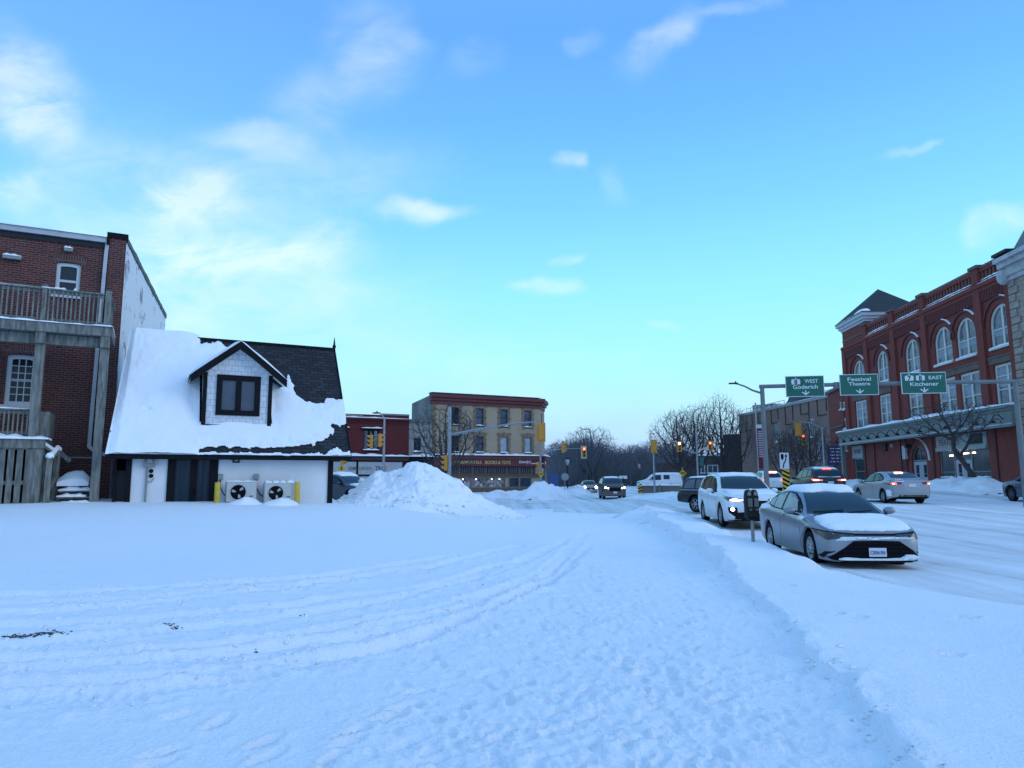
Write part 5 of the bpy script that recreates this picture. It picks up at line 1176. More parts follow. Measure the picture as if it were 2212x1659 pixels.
# ------------------------------------------------------------------ old brick building with its balcony
BO = at(255, 700, 23.5); BF = Fr((BO.x, BO.y), AZ1)
def brick_building():
    f = BF
    root = thing('brick_building', f.p(-5, -4, .8), 0, 'old red brick building with a whitewashed side wall, at the left edge', 'building')
    w1 = (*[f.hit(120, 605)[0], f.hit(173, 605)[0]], f.hit(148, 637)[1], f.hit(148, 568)[1])
    w2 = (f.hit(12, 820)[0], f.hit(78, 820)[0], f.hit(42, 876)[1], f.hit(42, 766)[1])
    ZT = 9.75
    m = MB(); holes = [arch(*w1, .05, 8), arch(*w2, .05, 8)]
    wall(m, f, [(-16, .3), (.06, .3), (.06, ZT), (-16, ZT)], holes, 0, .2)
    # brick pier at the corner
    uvbox(m, f, -.42, .08, -.3, .10, .3, 9.82)
    # soldier arches over the windows
    m.build('wall', BRICK_OLD, root)
    hd = brick_mat('arch_brick', (.12, .045, .037), (.08, .03, .027), (.16, .12, .11), bw=.075, bh=.24, stain=.3)
    for a0, a1, z0, z1 in (w1, w2):
        m = MB(); n = 14; P = []
        for k in range(n + 1):
            a = a0 - .10 + (a1 - a0 + .20) * k / n; t = (k / n * 2 - 1); zz = z1 - .10 + .14 * (1 - t * t); P += [(a, zz), (a + t * .05, zz + .27)]
        m.add([f.p(a, .015, z) for a, z in P], [(2 * k, 2 * k + 2, 2 * k + 3, 2 * k + 1) for k in range(n)], P); m.build('window_arch', hd, root)
    window(f, root, *w1, d=-.10, kind='arch', rise=.05, fw=.11, rail=.42, fmat=mat('grey_white_paint', (.50, .53, .55), .5), sill=.10, snow=.26)
    window(f, root, *w2, d=-.10, kind='arch', rise=.05, fw=.13, cols=3, rows=6, rail=.5, fmat=mat('grey_white_paint', (.50, .53, .55), .5), gmat=mat('greenish_glass', (.012, .026, .024), .12, var=.5, vscale=2, spec=.3), sill=.08, bar=.014)
    # gutter, snow on the roof edge
    m = MB(); f.box(m, -16, -.46, .0, .14, ZT - .12, ZT + .06); m.build('gutter', mat('gutter_white', (.42, .44, .46), .5, var=.1), root)
    m = MB(); f.box(m, -16, -.42, .0, .05, ZT - .3, ZT - .12); m.build('fascia', DARK_STEEL, root)
    m = MB(); lump(m, f, -16, -.5, -1.5, .13, ZT + .055, .16, 40, 3); m.build('roof_snow', SNOW, root, smooth=True)
    m = MB(); f.box(m, -.50, .13, -.4, .16, 9.82, 10.0); m.build('parapet_cap', BLACK_TRIM, root)
    m = MB(); f.box(m, -.50, -.42, -.4, .18, 9.55, 9.83); m.build('parapet_flashing', BLACK_TRIM, root)
    # whitewashed side wall
    A = f.p(.062, 0, 0); Bp = at(357, 690, 36); Bp.z = 0; az = math.atan2(Bp.x - A.x, Bp.y - A.y); g = Fr((A.x, A.y), az); Ln = (Bp - A).length
    z_end = at(357, 686, 36).z
    m = MB(); wall(m, g, [(0.0, .3), (Ln, .3), (Ln, z_end), (0.0, 9.8)], (), .012); sw = m.build('side_wall', BRICK_WHITE, root)
    m = MB(); n = 40; rn = random.Random(4); V = []
    for k in range(n + 1):
        t = k / n; z = 9.8 + (z_end - 9.8) * t; j = .05 * rn.random()
        V += [g.p(Ln * t, -.3, z - .02), g.p(Ln * t, .06, z - .02 - j), g.p(Ln * t, .06, z + .12 + j), g.p(Ln * t, -.3, z + .12 + j)]
    m.add(V, [(4 * k + a, 4 * k + 4 + a, 4 * k + 4 + (a + 1) % 4, 4 * k + (a + 1) % 4) for k in range(n) for a in range(4)]); m.build('coping', mat('weathered_coping', (.10, .11, .11), .8, var=.5, vscale=5), root)
    m = MB(); C = f.p(-16, 0, 0); D = C + (Bp - A)   # back volume
    m.add([Bp + Vector((0, 0, .3)), D + Vector((0, 0, .3)), D + Vector((0, 0, z_end)), Bp + Vector((0, 0, z_end))], [(0, 1, 2, 3)], [(0, 0), (16, 0), (16, 9), (0, 9)])
    m.add([f.p(-16, 0, 9.6), f.p(.05, 0, 9.6), Bp + Vector((-.1, 0, z_end - .3)), D + Vector((0, 0, z_end - .3))], [(0, 1, 2, 3)], [(0, 0), (16, 0), (16, 9), (0, 9)])
    m.build('rear_wall', BRICK_OLD, root)
    # downpipe
    pw = mat('gutter_white', (0, 0, 0)); a1 = f.hit(222, 600)[0]
    m = MB(); P = [f.p(a1 + .07, .10, ZT - .1), f.p(a1 + .05, .07, ZT - .5), f.p(a1, .07, 5.9), f.p(a1 - .03, .07, 2.75), f.p(a1 + .12, .09, 2.62), f.p(a1 + .62, .10, 2.42)]
    for a, b in zip(P[:-1], P[1:]): m.bar(a, b + (b - a).normalized() * .02, .11, .085, up=f.n)
    m.build('downpipe', pw, root)
    for px, py, w_ in ((27, 558, .5), (148.5, 541.5, .25)):
        a, z = f.hit(px, py); m = MB(); f.box(m, a - w_ / 2, a + w_ / 2, 0, .16, z - .06, z + .05); l = m.build('wall_lamp', GREY_BOX, root, bevel=.02)
        m = MB(); lump(m, f, a - w_ / 2, a + w_ / 2, 0, .16, z + .05, .10, 5, 8); m.build('lamp_snow', SNOW, l, smooth=True)
    m = MB(); a, z = f.hit(165, 990); f.box(m, -2.2, -.4, .001, .04, z, z + .05); m.build('pipe_ledge', GREY_BOX, root)
brick_building()

def timber_deck():
    f = Fr((HO.x, HO.y), AZ1)      # the deck front lines up with the small house
    root = thing('timber_deck', f.p(-6, -.5, .9), 0, 'weathered timber balcony on tall posts with a lower deck and stairs, against old red brick', 'deck')
    H = f.hit
    xr = H(240, 712)[0]; zf = H(240, 706)[1]; zt = 7.26
    back = -2.1
    def slab(name, s0, s1, z0, z1, d0, d1): m = MB(); f.box(m, s0, s1, d0, d1, z0, z1); return m.build(name, WOOD_GREY, root)
    # upper balcony
    slab('balcony_floor', -14, xr, zf - .30, zf - .02, back, 0); slab('floor_beam', -14, xr - .25, zf - .62, zf - .32, -.35, -.25)
    m = MB(); f.box(m, -14, xr + .02, 0, .04, zf - .30, zf); f.box(m, xr, xr + .04, back, -.001, zf - .30, zf); m.build('rim_board', WOOD_GREY, root)
    m = MB(); lump(m, f, -14, xr - .02, -.62, .05, zf - .02, .13, 46, 9); m.build('floor_snow', SNOW, root, smooth=True)
    m = MB(); lump(m, f, xr - .5, xr + .05, -1.9, .04, zf - .02, .15, 6, 19); m.build('floor_snow', SNOW, root, smooth=True)
    def railing(s0, s1, z0, z1, d, n, name='railing', posts=()):
        m = MB(); f.box(m, s0, s1, d - .07, d + .07, z1 - .045, z1); f.box(m, s0, s1, d - .02, d + .02, z1 - .15, z1 - .06); f.box(m, s0, s1, d - .02, d + .02, z0 + .04, z0 + .12)
        for k in range(n):
            a = s0 + (s1 - s0) * (k + .5) / n; f.box(m, a - .02, a + .02, d + .02, d + .055, z0 + .02, z1 - .06)
        return m.build(name, WOOD_GREY, root)
    pA = H(95, 650)[0]; pB = H(233, 660)[0]
    railing(-14, pA - .07, zf, zt - .02, -.05, 62); railing(pA + .07, pB - .09, zf, zt - .02, -.05, 13)
    m = MB(); f.box(m, xr - .15, xr - .01, back + .1, -.16, zt - .15, zt - .10); f.box(m, xr - .11, xr - .05, back + .1, -.16, zf + .05, zf + .12)
    for k in range(14): b = back + .2 + k * .125; f.box(m, xr - .1, xr - .06, b, b + .035, zf, zt - .14)
    m.build('side_railing', WOOD_GREY, root)
    for a, w_ in ((pA, .12), (pB, .16), (pA - 3.0, .12)):
        m = MB(); f.box(m, a - w_ / 2, a + w_ / 2, -.13, .012, zf - .02, zt + .08); m.build('railing_post', WOOD_GREY, root, bevel=.012)
    m = MB(); lump(m, f, pA - .08, pA + .5, -.12, .02, zt - .02, .06, 6, 2); lump(m, f, pA - 3.9, pA - .1, -.12, .02, zt - .02, .03, 20, 6); m.build('rail_snow', SNOW, root, smooth=True)
    # tall posts
    z0g = .9
    for a0, a1 in ((H(89, 706)[0], H(65, 930)[0]), (H(228, 722)[0], H(202, 1060)[0]), (-11.5, -11.5)):
        p = f.p(a0, -.22, 0); g = gz(p.x, p.y) - .2
        m = MB(); f.box(m, a0 - .12, a0 + .12, -.34, -.10, g, zf - .62 if a0 > -20 else 6); m.build('post', WOOD_GREY, root, bevel=.015)
        m = MB(); f.box(m, a0 - .12, a0 + .12, -.24, -.0, zf - .64, zf - .30); m.build('post_head', WOOD_GREY, root)
    # lower deck
    xl = H(95, 950)[0] + .0; zl = H(60, 948)[1]
    slab('deck_floor', -14, xl, zl - .30, zl - .02, back, .10)
    m = MB(); f.box(m, -14, xl + .03, .10, .14, zl - .26, zl); f.box(m, xl, xl + .04, back, .10, zl - .26, zl); m.build('rim_board', WOOD_GREY, root)
    m = MB(); lump(m, f, -14, xl + .12, -.75, .16, zl - .01, .27, 40, 12); m.build('floor_snow', SNOW, root, smooth=True)
    m = MB(); k = 0; a = -13.9
    while a < xl - .12:
        f.box(m, a, a + .145, .05, .08, .7, zl - .26); a += .205
    f.box(m, -14, xl, .02, .048, 1.55, 1.66); f.box(m, xl - .02, xl + .02, back, .05, .7, zl - .27); f.box(m, xl - .26, xl, .05, .085, .7, zl - .26)
    m.build('skirting_boards', WOOD_GREY, root)
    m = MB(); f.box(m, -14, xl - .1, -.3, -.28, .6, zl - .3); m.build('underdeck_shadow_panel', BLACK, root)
    zr = H(40, 881)[1]; xr2 = H(72, 900)[0]
    railing(-14, xr2, zl + .10, zr, -.30, 70)
    m = MB(); lump(m, f, -14, xr2, -.37, -.23, zr - .002, .07, 30, 5); m.build('rail_snow', SNOW, root, smooth=True)
    m = MB(); f.box(m, xr2 + .05, xr2 + .35, -1.9, -.4, zl + .1, zr - .05); m.build('side_railing', WOOD_GREY, root)
    # stairs beside the deck, climbing to the left and back
    sa, sb = H(121, 1060)[0], H(198, 1060)[0]
    zs = .98
    for k in range(4):
        z = zs + .17 * k; d0 = .10 - .30 * k
        m = MB(); f.box(m, sa, sb, d0 - .30, d0, z, z + .045); f.box(m, sa + .03, sb - .03, d0 - .32, d0 - .29, z - .12, z); tr = m.build('stair_tread', WOOD_GREY, root)
        m = MB(); lump(m, f, sa + (.0 if k else .15), sb - .05 - .10 * (k % 2), d0 - .29, d0 + .0, z + .042, .09 + .03 * (k % 3), 9, 30 + k); m.build('tread_snow', SNOW, tr, smooth=True)
    m = MB(); lump(m, f, sa - .05, sa + .75, -1.5, -.6, 1.50, .45, 4, 5); m.build('stair_drift', SNOW, root, smooth=True)
    for a, d0, z1 in ((H(105, 1030)[0], .15, H(105, 985)[1]), (H(117, 985)[0], -.75, H(118, 968)[1])):
        m = MB(); f.box(m, a - .075, a + .075, d0 - .15, d0, .75, z1); po = m.build('stair_post', WOOD_GREY, root, bevel=.012)
        m = MB(); m.ball(f.p(a, d0 - .075, z1), (.11, .11, .10)); m.build('post_snow', SNOW, po, smooth=True)
    a0, a1 = H(105, 1030)[0], H(117, 985)[0]
    m = MB(); m.bar(f.p(a0, .05, H(105, 992)[1]), f.p(a1, -.8, H(118, 970)[1]), .12, .06); m.bar(f.p(a0, .05, 1.35), f.p(a1, -.8, 1.75), .06, .14); m.build('stair_rail', WOOD_GREY, root)
    m = MB(); m.tube([f.p(a0, .05, H(105, 988)[1] + .03), f.p(a1, -.8, H(118, 966)[1] + .03)], .07, 8); m.build('rail_snow', SNOW, root, smooth=True)
    m = MB(); m.bar(f.p(xl, -.05, H(92, 965)[1]), f.p(a1, -.8, H(115, 984)[1]), .10, .07); m.bar(f.p(xl, -.1, H(88, 1020)[1]), f.p(a0, -.1, H(100, 1034)[1]), .08, .12); m.build('stair_rail', WOOD_GREY, root)
    m = MB(); m.tube([f.p(xl, -.05, H(92, 962)[1] + .05), f.p(a1, -.8, H(115, 980)[1] + .05)], .06, 7); m.build('rail_snow', SNOW, root, smooth=True)
    m = MB(); m.bar(f.p(H(122, 975)[0], -.9, H(122, 975)[1]), f.p(H(144, 995)[0], -1.0, H(144, 995)[1]), .07, .12); m.build('loose_rail', WOOD_GREY, root)
timber_deck()
# ------------------------------------------------------------------ the block across the junction
TO = at(932, 1058, 76); TF = Fr((TO.x, TO.y), AZ1)
TAN = mat('tan_stucco', (.34, .265, .185), .85, var=.08, vscale=.6, bump=.2, bscale=12)
QUOIN = mat('brown_quoin_stone', (.20, .145, .085), .85, var=.3, vscale=3)
MAROON = mat('maroon_paint', (.115, .022, .026), .6, var=.15, vscale=1)
PARGED = mat('grey_parging', (.22, .23, .215), .9, var=.3, vscale=.45, stretch=(1, 1, .4))
BROWN = mat('shop_brown_paint', (.12, .085, .055), .6, var=.1)
GOLD = mat('gold_lettering', (.50, .40, .16), .5)
WHITE_LET = mat('white_lettering', (.70, .70, .70), .5)
SHOPLIT = mat('shop_lamp', (1, .9, .8), .3, emit=(1, .86, .7), estr=7)
def tan_building():
    f = TF
    root = thing('corner_building', f.p(6, -5, .3), 0, 'three storey tan corner building with maroon cornice and shops, across the junction', 'building')
    zt = 10.05; W = 13.25; ch = 2.6    # chamfered right corner
    up = [(f.hit(a, 910)[0], f.hit(b, 910)[0]) for a, b in ((976, 992), (1028.6, 1044.6), (1080.7, 1096.6), (1132.8, 1147.5))]
    holes = []
    for a0, a1 in up: holes += [rect(a0, a1, 7.50, 9.45), rect(a0, a1, 4.55, 6.35)]
    m = MB(); wall(m, f, [(0, .2), (W, .2), (W, zt), (0, zt)], holes, 0, .22)
    cf = Fr(f.p(W, 0, 0), AZ1 - rad(52)); cw = 3.4      # the chamfer and the street side beyond
    cha = [rect(1.15, 1.95, 7.45, 9.35)]
    wall(m, cf, [(0, .2), (cw, .2), (cw, zt), (0, zt)], cha, 0, .22)
    rf = Fr(cf.p(cw, 0, 0), AZ1 - rad(98)); rw = 16
    rh = []
    for k in range(5): rh += [rect(1.6 + 3 * k, 2.5 + 3 * k, 7.5, 9.4), rect(1.6 + 3 * k, 2.5 + 3 * k, 4.5, 6.35)]
    wall(m, rf, [(0, .2), (rw, .2), (rw, zt), (0, zt)], rh, 0, .22)
    m.build('wall', TAN, root)
    for k, (a0, a1) in enumerate(up):
        for j, (z0, z1) in enumerate(((7.50, 9.45), (4.55, 6.35))):
            pale = j == 1 and k >= 2
            window(f, root, a0, a1, z0, z1, d=-.14, fw=.06, fmat=DARK_STEEL, gmat=GLASS_PALE if pale else (GLASS_BLUE if k else GLASS), sill=.06, snow=.14, rail=None if pale else .5)
            m = MB()
            n = 7
            for q in range(n):         # toothed stone surround
                w_ = .36 if q % 2 else .27; za, zb_ = z0 - .28 + (z1 - z0 + .4) * q / n, z0 - .28 + (z1 - z0 + .4) * (q + .88) / n
                f.box(m, a0 - w_, a0 - .02, -.02, .05, za, zb_); f.box(m, a1 + .02, a1 + w_, -.02, .05, za, zb_)
            f.box(m, a0 - .42, a1 + .42, -.02, .07, z1 + .13, z1 + .42); f.box(m, (a0 + a1) / 2 - .14, (a0 + a1) / 2 + .14, -.02, .10, z1 + .10, z1 + .52)
            m.build('window_surround', QUOIN, root)
    window(cf, root, 1.15, 1.95, 7.45, 9.35, d=-.14, fw=.07, fmat=DARK_STEEL, gmat=GLASS_PALE, sill=.06, snow=.08)
    for k in range(5):
        for z0, z1 in ((7.5, 9.4), (4.5, 6.35)): window(rf, root, 1.6 + 3 * k, 2.5 + 3 * k, z0, z1, d=-.14, fw=.07, fmat=DARK_STEEL, sill=.05, snow=.08)
    m = MB()
    for k in range(20): z = 4.3 + k * .28; w_ = .5 if k % 2 else .34; f.box(m, -.02, w_, -.05, .06, z, z + .25); rf.box(m, .0, w_, -.05, .06, z, z + .25)
    m.build('corner_quoins', QUOIN, root)
    # cornice
    m = MB()
    for g, a, b in ((f, -.25, W), (cf, 0, cw), (rf, 0, rw)):
        e = .16; g.box(m, a, b + e, -.3, .12, zt - .35, zt + .05); g.box(m, a, b + e * 2, -.3, .30, zt + .05, zt + .38); g.box(m, a, b + e * 3, -.3, .50, zt + .38, zt + .78)
    co = m.build('cornice', MAROON, root)
    m = MB(); f.box(m, -.3, W * .96, -.4, .56, zt + .78, zt + .86); m.build('cornice_flashing', BLACK_TRIM, co)
    m = MB(); lump(m, f, -.2, W, -.1, .52, zt + .86, .10, 30, 3); lump(m, cf, 0, cw, -.2, .5, zt + .78, .12, 8, 4); lump(m, rf, 0, rw, -.2, .5, zt + .78, .12, 12, 4); m.build('cornice_snow', SNOW, co, smooth=True)
    # roof and the parged left side
    m = MB(); P = [f.p(0, 0, zt), f.p(W, 0, zt), cf.p(cw, 0, zt), rf.p(rw, 0, zt), f.p(0, -6.6, zt)]; m.add(P, [(0, 1, 2, 3, 4)]); m.build('roof', SNOW, root)
    bk = f.p(0, -11, 0); zb_ = 9.7
    m = MB(); m.add([f.p(-.01, 0, 4), f.p(-.01, -6.6, 4), f.p(-.01, -6.6, 10.35), f.p(-.01, 0, 10.75)], [(0, 1, 2, 3)]); m.add([f.p(-.01, -6.6, .2), rf.p(rw, 0, .2), rf.p(rw, 0, zt), f.p(-.01, -6.6, 10.35)], [(0, 1, 2, 3)]); m.build('side_wall', PARGED, root)
    # shop front: snowy canopy, sign band, shutters, windows
    s0, s1 = -.0, W - .15
    m = MB(); f.box(m, s0, s1, 0, .62, 3.78, 4.14); f.box(m, s0, s1, 0, .50, 3.06, 3.78); cb = m.build('sign_band', MAROON, root)
    m = MB(); cf.box(m, 0, cw, 0, .62, 3.78, 4.14); cf.box(m, 0, cw, 0, .5, 3.06, 3.78); m.build('sign_band', MAROON, root)
    m = MB(); f.box(m, s0, s1 + .3, 0, .66, 4.14, 4.22); cf.box(m, 0, cw, 0, .68, 4.14, 4.22); m.build('canopy_edge', BLACK_TRIM, root)
    m = MB(); lump(m, f, s0, s1, -.02, .68, 4.22, .27, 40, 5); lump(m, cf, .1, cw, -.02, .7, 4.22, .24, 8, 5); m.build('canopy_snow', SNOW, root, smooth=True)
    za = 3.47
    def sgn(px): return f.hit(px, 995, .5)[0]
    words(f, 'ORNAMENTALS', (sgn(983) + sgn(1040)) / 2, za, .34, .505, GOLD, cb, 'shop_sign_lettering', width=sgn(1040) - sgn(983), bold=.01)
    words(f, "BOOKS & TOYS", (sgn(1047.5) + sgn(1103)) / 2, za, .38, .505, GOLD, cb, 'shop_sign_lettering', width=sgn(1103) - sgn(1047.5), shear=.2, bold=.015)
    words(f, "Gowdy's", (sgn(1121) + sgn(1147)) / 2, za + .05, .46, .505, WHITE_LET, cb, 'shop_sign_lettering', width=sgn(1147) - sgn(1121), shear=.25, bold=.012)
    m = MB(); f.box(m, sgn(1148), sgn(1174), .503, .52, za - .15, za - .07); m.build('shop_sign_underline', WHITE_LET, cb)
    m = MB(); c = cf.p(.7, .505, za); m.lathe([(.20, 0), (.20, .015), (.001, .015)], c, cf.n, 6); cf.box(m, .35, 1.05, .5, .515, za - .05, za + .05); m.build('shop_emblem', WHITE_LET, root)
    m = MB(); cf.box(m, .15, 1.9, .10, .14, 2.62, 2.72); m.lathe([(.22, 0), (.22, .02), (.001, .02)], cf.p(1.02, .12, 2.67), cf.n, 14); m.build('door_sign', WHITE_LET, root)
    # pleated shutters under the band
    m = MB(); n = 46
    for k in range(n): a = .5 + (s1 - 1.0) * k / n; f.box(m, a, a + (s1 - 1) / n * .7, .0, .16 + .02 * (k % 2), 2.20, 3.05)
    m.build('fascia_slats', mat('purple_grey_slats', (.075, .062, .075), .7, var=.2), root)
    m = MB()
    for px in (990.5, 1019, 1048, 1093, 1120, 1147): a = f.hit(px, 1010)[0]; f.box(m, a - .06, a + .06, 0, .22, 2.0, 3.06)
    f.box(m, .3, s1, 0, .24, 2.12, 2.2); m.build('fascia_post', BROWN, root)
    m = MB(); f.box(m, .2, s1, .0, .12, 1.78, 2.12); f.box(m, .2, s1, .0, .16, .15, .72); m.build('shop_frame', BROWN, root)
    disp = mat('shop_display', (.16, .14, .14), .5, var=.95, vscale=2.3, vdetail=8); dark = mat('dark_shop_glass', (.03, .04, .055), .1, var=.4)
    bays = [(991.5, 1018.5, disp), (1020, 1047, disp), (1049, 1091, disp), (1099, 1120.5, dark), (1122, 1147, dark)]
    for a, b, g in bays:
        a0, a1 = f.hit(a, 1040)[0], f.hit(b, 1040)[0]
        w = window(f, root, a0, a1, .72, 1.78, d=.03, fw=.045, fmat=mat('aluminium_frame', (.30, .31, .32), .4, .5), gmat=g, name='shop_window')
        if g is disp:
            m = MB(); rn = random.Random(int(a))
            for k in range(5):
                q = a0 + .2 + (a1 - a0 - .5) * k / 5; hgt = .2 + .5 * rn.random(); f.box(m, q, q + .2 + .15 * rn.random(), .03, .04, .8, .8 + hgt)
            m.build('window_display', mat('display_goods', (.34, .33, .34), .6, var=.8, vscale=3), w)
            m = MB()
            for k in range(2 if a > 1040 else 1): m.ball(f.p(a0 + (a1 - a0) * (.3 + .4 * k), .06, 1.63), .055)
            m.build('display_lamp', SHOPLIT, w)
    m = MB(); cf.box(m, .1, 1.0, -.05, .05, .2, 3.0); cf.box(m, 1.1, 2.6, -.04, .02, .3, 2.4); m.build('shop_door', mat('dark_door', (.035, .04, .045), .4), root)
    m = MB(); cf.box(m, 2.7, cw, 0, .1, .2, 3.0); m.build('shop_pier', BROWN, root)
    # round sign on the chamfer
    c = cf.p(1.55, .10, f.hit(1177, 941)[1]); m = MB().lathe([(.55, -.06), (.55, .02), (.5, .05), (.001, .05)], c, cf.n, 28); rs = m.build('round_sign', BLACK, root, smooth=True)
    m = MB().lathe([(.34, .055), (.34, .065), (.28, .065), (.28, .055)], c, cf.n, 24); m.lathe([(.14, .055), (.14, .07), (.001, .07)], c, cf.n, 5)
    for k in range(5): a = 2 * math.pi * k / 5; m.bar(c + cf.n * .06, c + cf.n * .06 + (cf.u * math.cos(a) + Vector((0, 0, math.sin(a)))) * .3, .06, .02, up=cf.n)
    m.build('sign_emblem', WHITE_LET, rs)
tan_building()
def grey_infill():
    f = TF; root = thing('infill_building', f.p(-1.4, -4, .3), 0, 'narrow grey two storey building squeezed between the tan corner building and the dark red building', 'building')
    s0, s1 = f.hit(883, 950)[0], -.02; z1 = f.hit(900, 908)[1]
    a0, a1 = f.hit(893.5, 960)[0], f.hit(909, 960)[0]; zb, ztp = f.hit(900, 1000)[1] - .5, f.hit(900, 946)[1]
    m = MB(); wall(m, f, [(s0, .2), (s1, .2), (s1, z1), (s0, z1)], [rect(a0, a1, 4.5, ztp)], .05, .2)
    m.add([f.p(s0, -6, 3), f.p(s0, .05, 3), f.p(s0, .05, z1), f.p(s0, -6, z1)], [(0, 1, 2, 3)]); m.add([f.p(s0, -10, z1), f.p(s0, .05, z1), f.p(s1, .05, z1), f.p(s1, -10, z1)], [(0, 1, 2, 3)])
    m.build('wall', PARGED, root)
    window(f, root, a0, a1, 4.5, ztp, d=-.08, fw=.07, fmat=DARK_STEEL, sill=.1, snow=.2)
    m = MB(); f.box(m, s0, s1, .0, .25, z1 - .15, z1 + .1); f.box(m, s0, s1, .0, .12, z1 - .4, z1 - .15); m.build('cornice', mat('grey_cornice', (.14, .15, .14), .7), root)
    m = MB(); f.box(m, s0, s1, .05, .7, 3.2, 4.0); m.build('shop_sign', BLACK_TRIM, root); m = MB(); lump(m, f, s0, s1 + .4, .0, .8, 4.0, .32, 12, 4); m.build('canopy_snow', SNOW, root, smooth=True)
grey_infill()
def red_building():
    f = TF; root = thing('shop_building', f.p(-8, -4, .3), 0, 'dark red two storey building with white shop signs, behind the small house', 'building')
    BR = brick_mat('painted_dark_red_brick', (.115, .022, .024), (.09, .018, .02), (.09, .02, .022), stain=.25, soot=(.05, .012, .015))
    s1 = f.hit(883, 950)[0] - .02; s0 = s1 - 16
    zc = f.hit(800, 906)[1]
    H = lambda px, py: f.hit(px, py)
    w = (H(785, 960)[0], H(817.5, 960)[0]); w0 = (H(735, 950)[0] - 1.4, H(747, 950)[0])
    m = MB(); wall(m, f, [(s0, .2), (s1, .2), (s1, zc + .5), (s0, zc + .5)], [rect(w[0], w[1], 4.62, 6.7), rect(w0[0], w0[1], 4.62, 6.7)], .08, .2)
    sa, sb = H(782, 898)[0], H(824, 903)[0]; zA, zB = H(770, 899)[1], H(805, 903.5)[1]
    uvbox(m, f, s0, sa, -.3, .07, zc + .4, zA); uvbox(m, f, sa, sb, -.3, .065, zc + .4, zB)
    m.add([f.p(s0, -10, zc + .4), f.p(s0, .05, zc + .4), f.p(s1, .05, zc + .4), f.p(s1, -10, zc + .4)], [(0, 1, 2, 3)])
    m.add([f.p(s1, -10, 3), f.p(s1, .08, 3), f.p(s1, .08, zc + .5), f.p(s1, -10, zc + .5)], [(0, 1, 2, 3)])
    m.build('wall', BR, root)
    m = MB(); f.box(m, s0, sa + .05, -.35, .14, zA, zA + .16); f.box(m, sa + .05, sb, -.35, .14, zB, zB + .16); f.box(m, sb, s1, -.35, .14, zc + .5, zc + .66); m.build('coping', PARGED, root)
    m = MB(); f.box(m, s0, s1, .08, .24, zc - .05, zc + .14)
    n = 60
    for k in range(n): a = s0 + (s1 - s0) * (k + .2) / n; f.box(m, a, a + .13, .08, .16, zc - .42, zc - .08)
    m.build('cornice', BR, root)
    m = MB(); lump(m, f, s0, s1, .05, .26, zc + .14, .13, 30, 8); m.build('cornice_snow', SNOW, root, smooth=True)
    for a0, a1 in (w, w0):
        window(f, root, a0, a1, 4.62, 6.7, d=-.06, fw=.10, cols=3, fmat=BLACK_TRIM, gmat=GLASS_BLUE, sill=.18, snow=.16, bar=.10)
        m = MB(); f.box(m, a0 - .25, a1 + .25, .08, .3, 6.7, 6.86); hd = m.build('window_hood', BLACK_TRIM, root); m = MB(); lump(m, f, a0 - .28, a1 + .28, .08, .34, 6.86, .17, 8, 4); m.build('hood_snow', SNOW, hd, smooth=True)
    for px in (769, 855): a, z = H(px, 1001.5); MB().lathe([(.16, 0), (.16, .05), (.001, .06)], f.p(a, .08, z), f.n, 12).build('wall_anchor', GREY_BOX, root)
    # shop front
    m = MB(); f.box(m, s0, s1, .08, .45, 3.58, 4.0); m.build('canopy', mat('plum_fascia', (.035, .022, .032), .6), root)
    m = MB(); lump(m, f, s0, s1, .05, .75, 4.0, .32, 34, 6); m.build('canopy_snow', SNOW, root, smooth=True)
    sgm = mat('grey_white_sign', (.36, .39, .40), .5, var=.08)
    a0, a1, b0 = H(752, 1024)[0], H(767.5, 1024)[0], H(772, 1024)[0]
    z1, z0 = 3.42, 2.16
    for q0, q1, t, px0, px1, tm in ((a0 - 3.0, a1, 'OSM', 750, 766, mat('dark_sign_green', (.02, .06, .06), .5)), (b0, b0 + 4.6, 'GREEN', 773.5, 801, mat('grey_sign_green', (.10, .15, .14), .5))):
        m = MB(); f.box(m, q0, q1, .08, .30, z0, z1); sg = m.build('shop_sign', sgm, root)
        p0, p1 = H(px0, 1024)[0], H(px1, 1024)[0]
        words(f, t, (p0 + p1) / 2, (z0 + z1) / 2 - .02, .36, .302, tm, sg, 'shop_sign_lettering', width=p1 - p0, bold=.02)
    m = MB(); q = H(808, 1024)[0]; words(f, 'TREE', q + .6, (z0 + z1) / 2, .40, .302, mat('navy_lettering', (.02, .03, .08), .5), sg, 'shop_sign_lettering', width=1.2, bold=.02)
    m = MB(); f.box(m, a1 + .08, b0 - .08, .08, .40, .3, 4.35); m.build('shop_pilaster', BLACK_TRIM, root)
    m = MB(); f.box(m, s0, s1, .06, .10, .2, 2.14); m.build('shop_front', mat('dark_shop_front', (.022, .026, .03), .35, var=.5, vscale=.8), root)
    m = MB(); f.box(m, a0 - 2.6, a1 - .3, .10, .5, 1.72, 1.95); f.box(m, b0 - .1, b0 + 1.6, .10, .5, 1.55, 1.95); m.build('awning_valance', sgm, root)
    for a, b, g in ((b0 - .55, b0 - .05, GLASS_PALE), (b0 + .1, b0 + 1.5, GLASS), (a0 - 2.2, a1 - 1.2, GLASS), (a1 - 1.0, a1 - .2, GLASS_BLUE)): window(f, root, a, b, .5, 1.5, d=.12, fw=.06, fmat=DARK_STEEL, gmat=g, name='shop_window')
red_building()

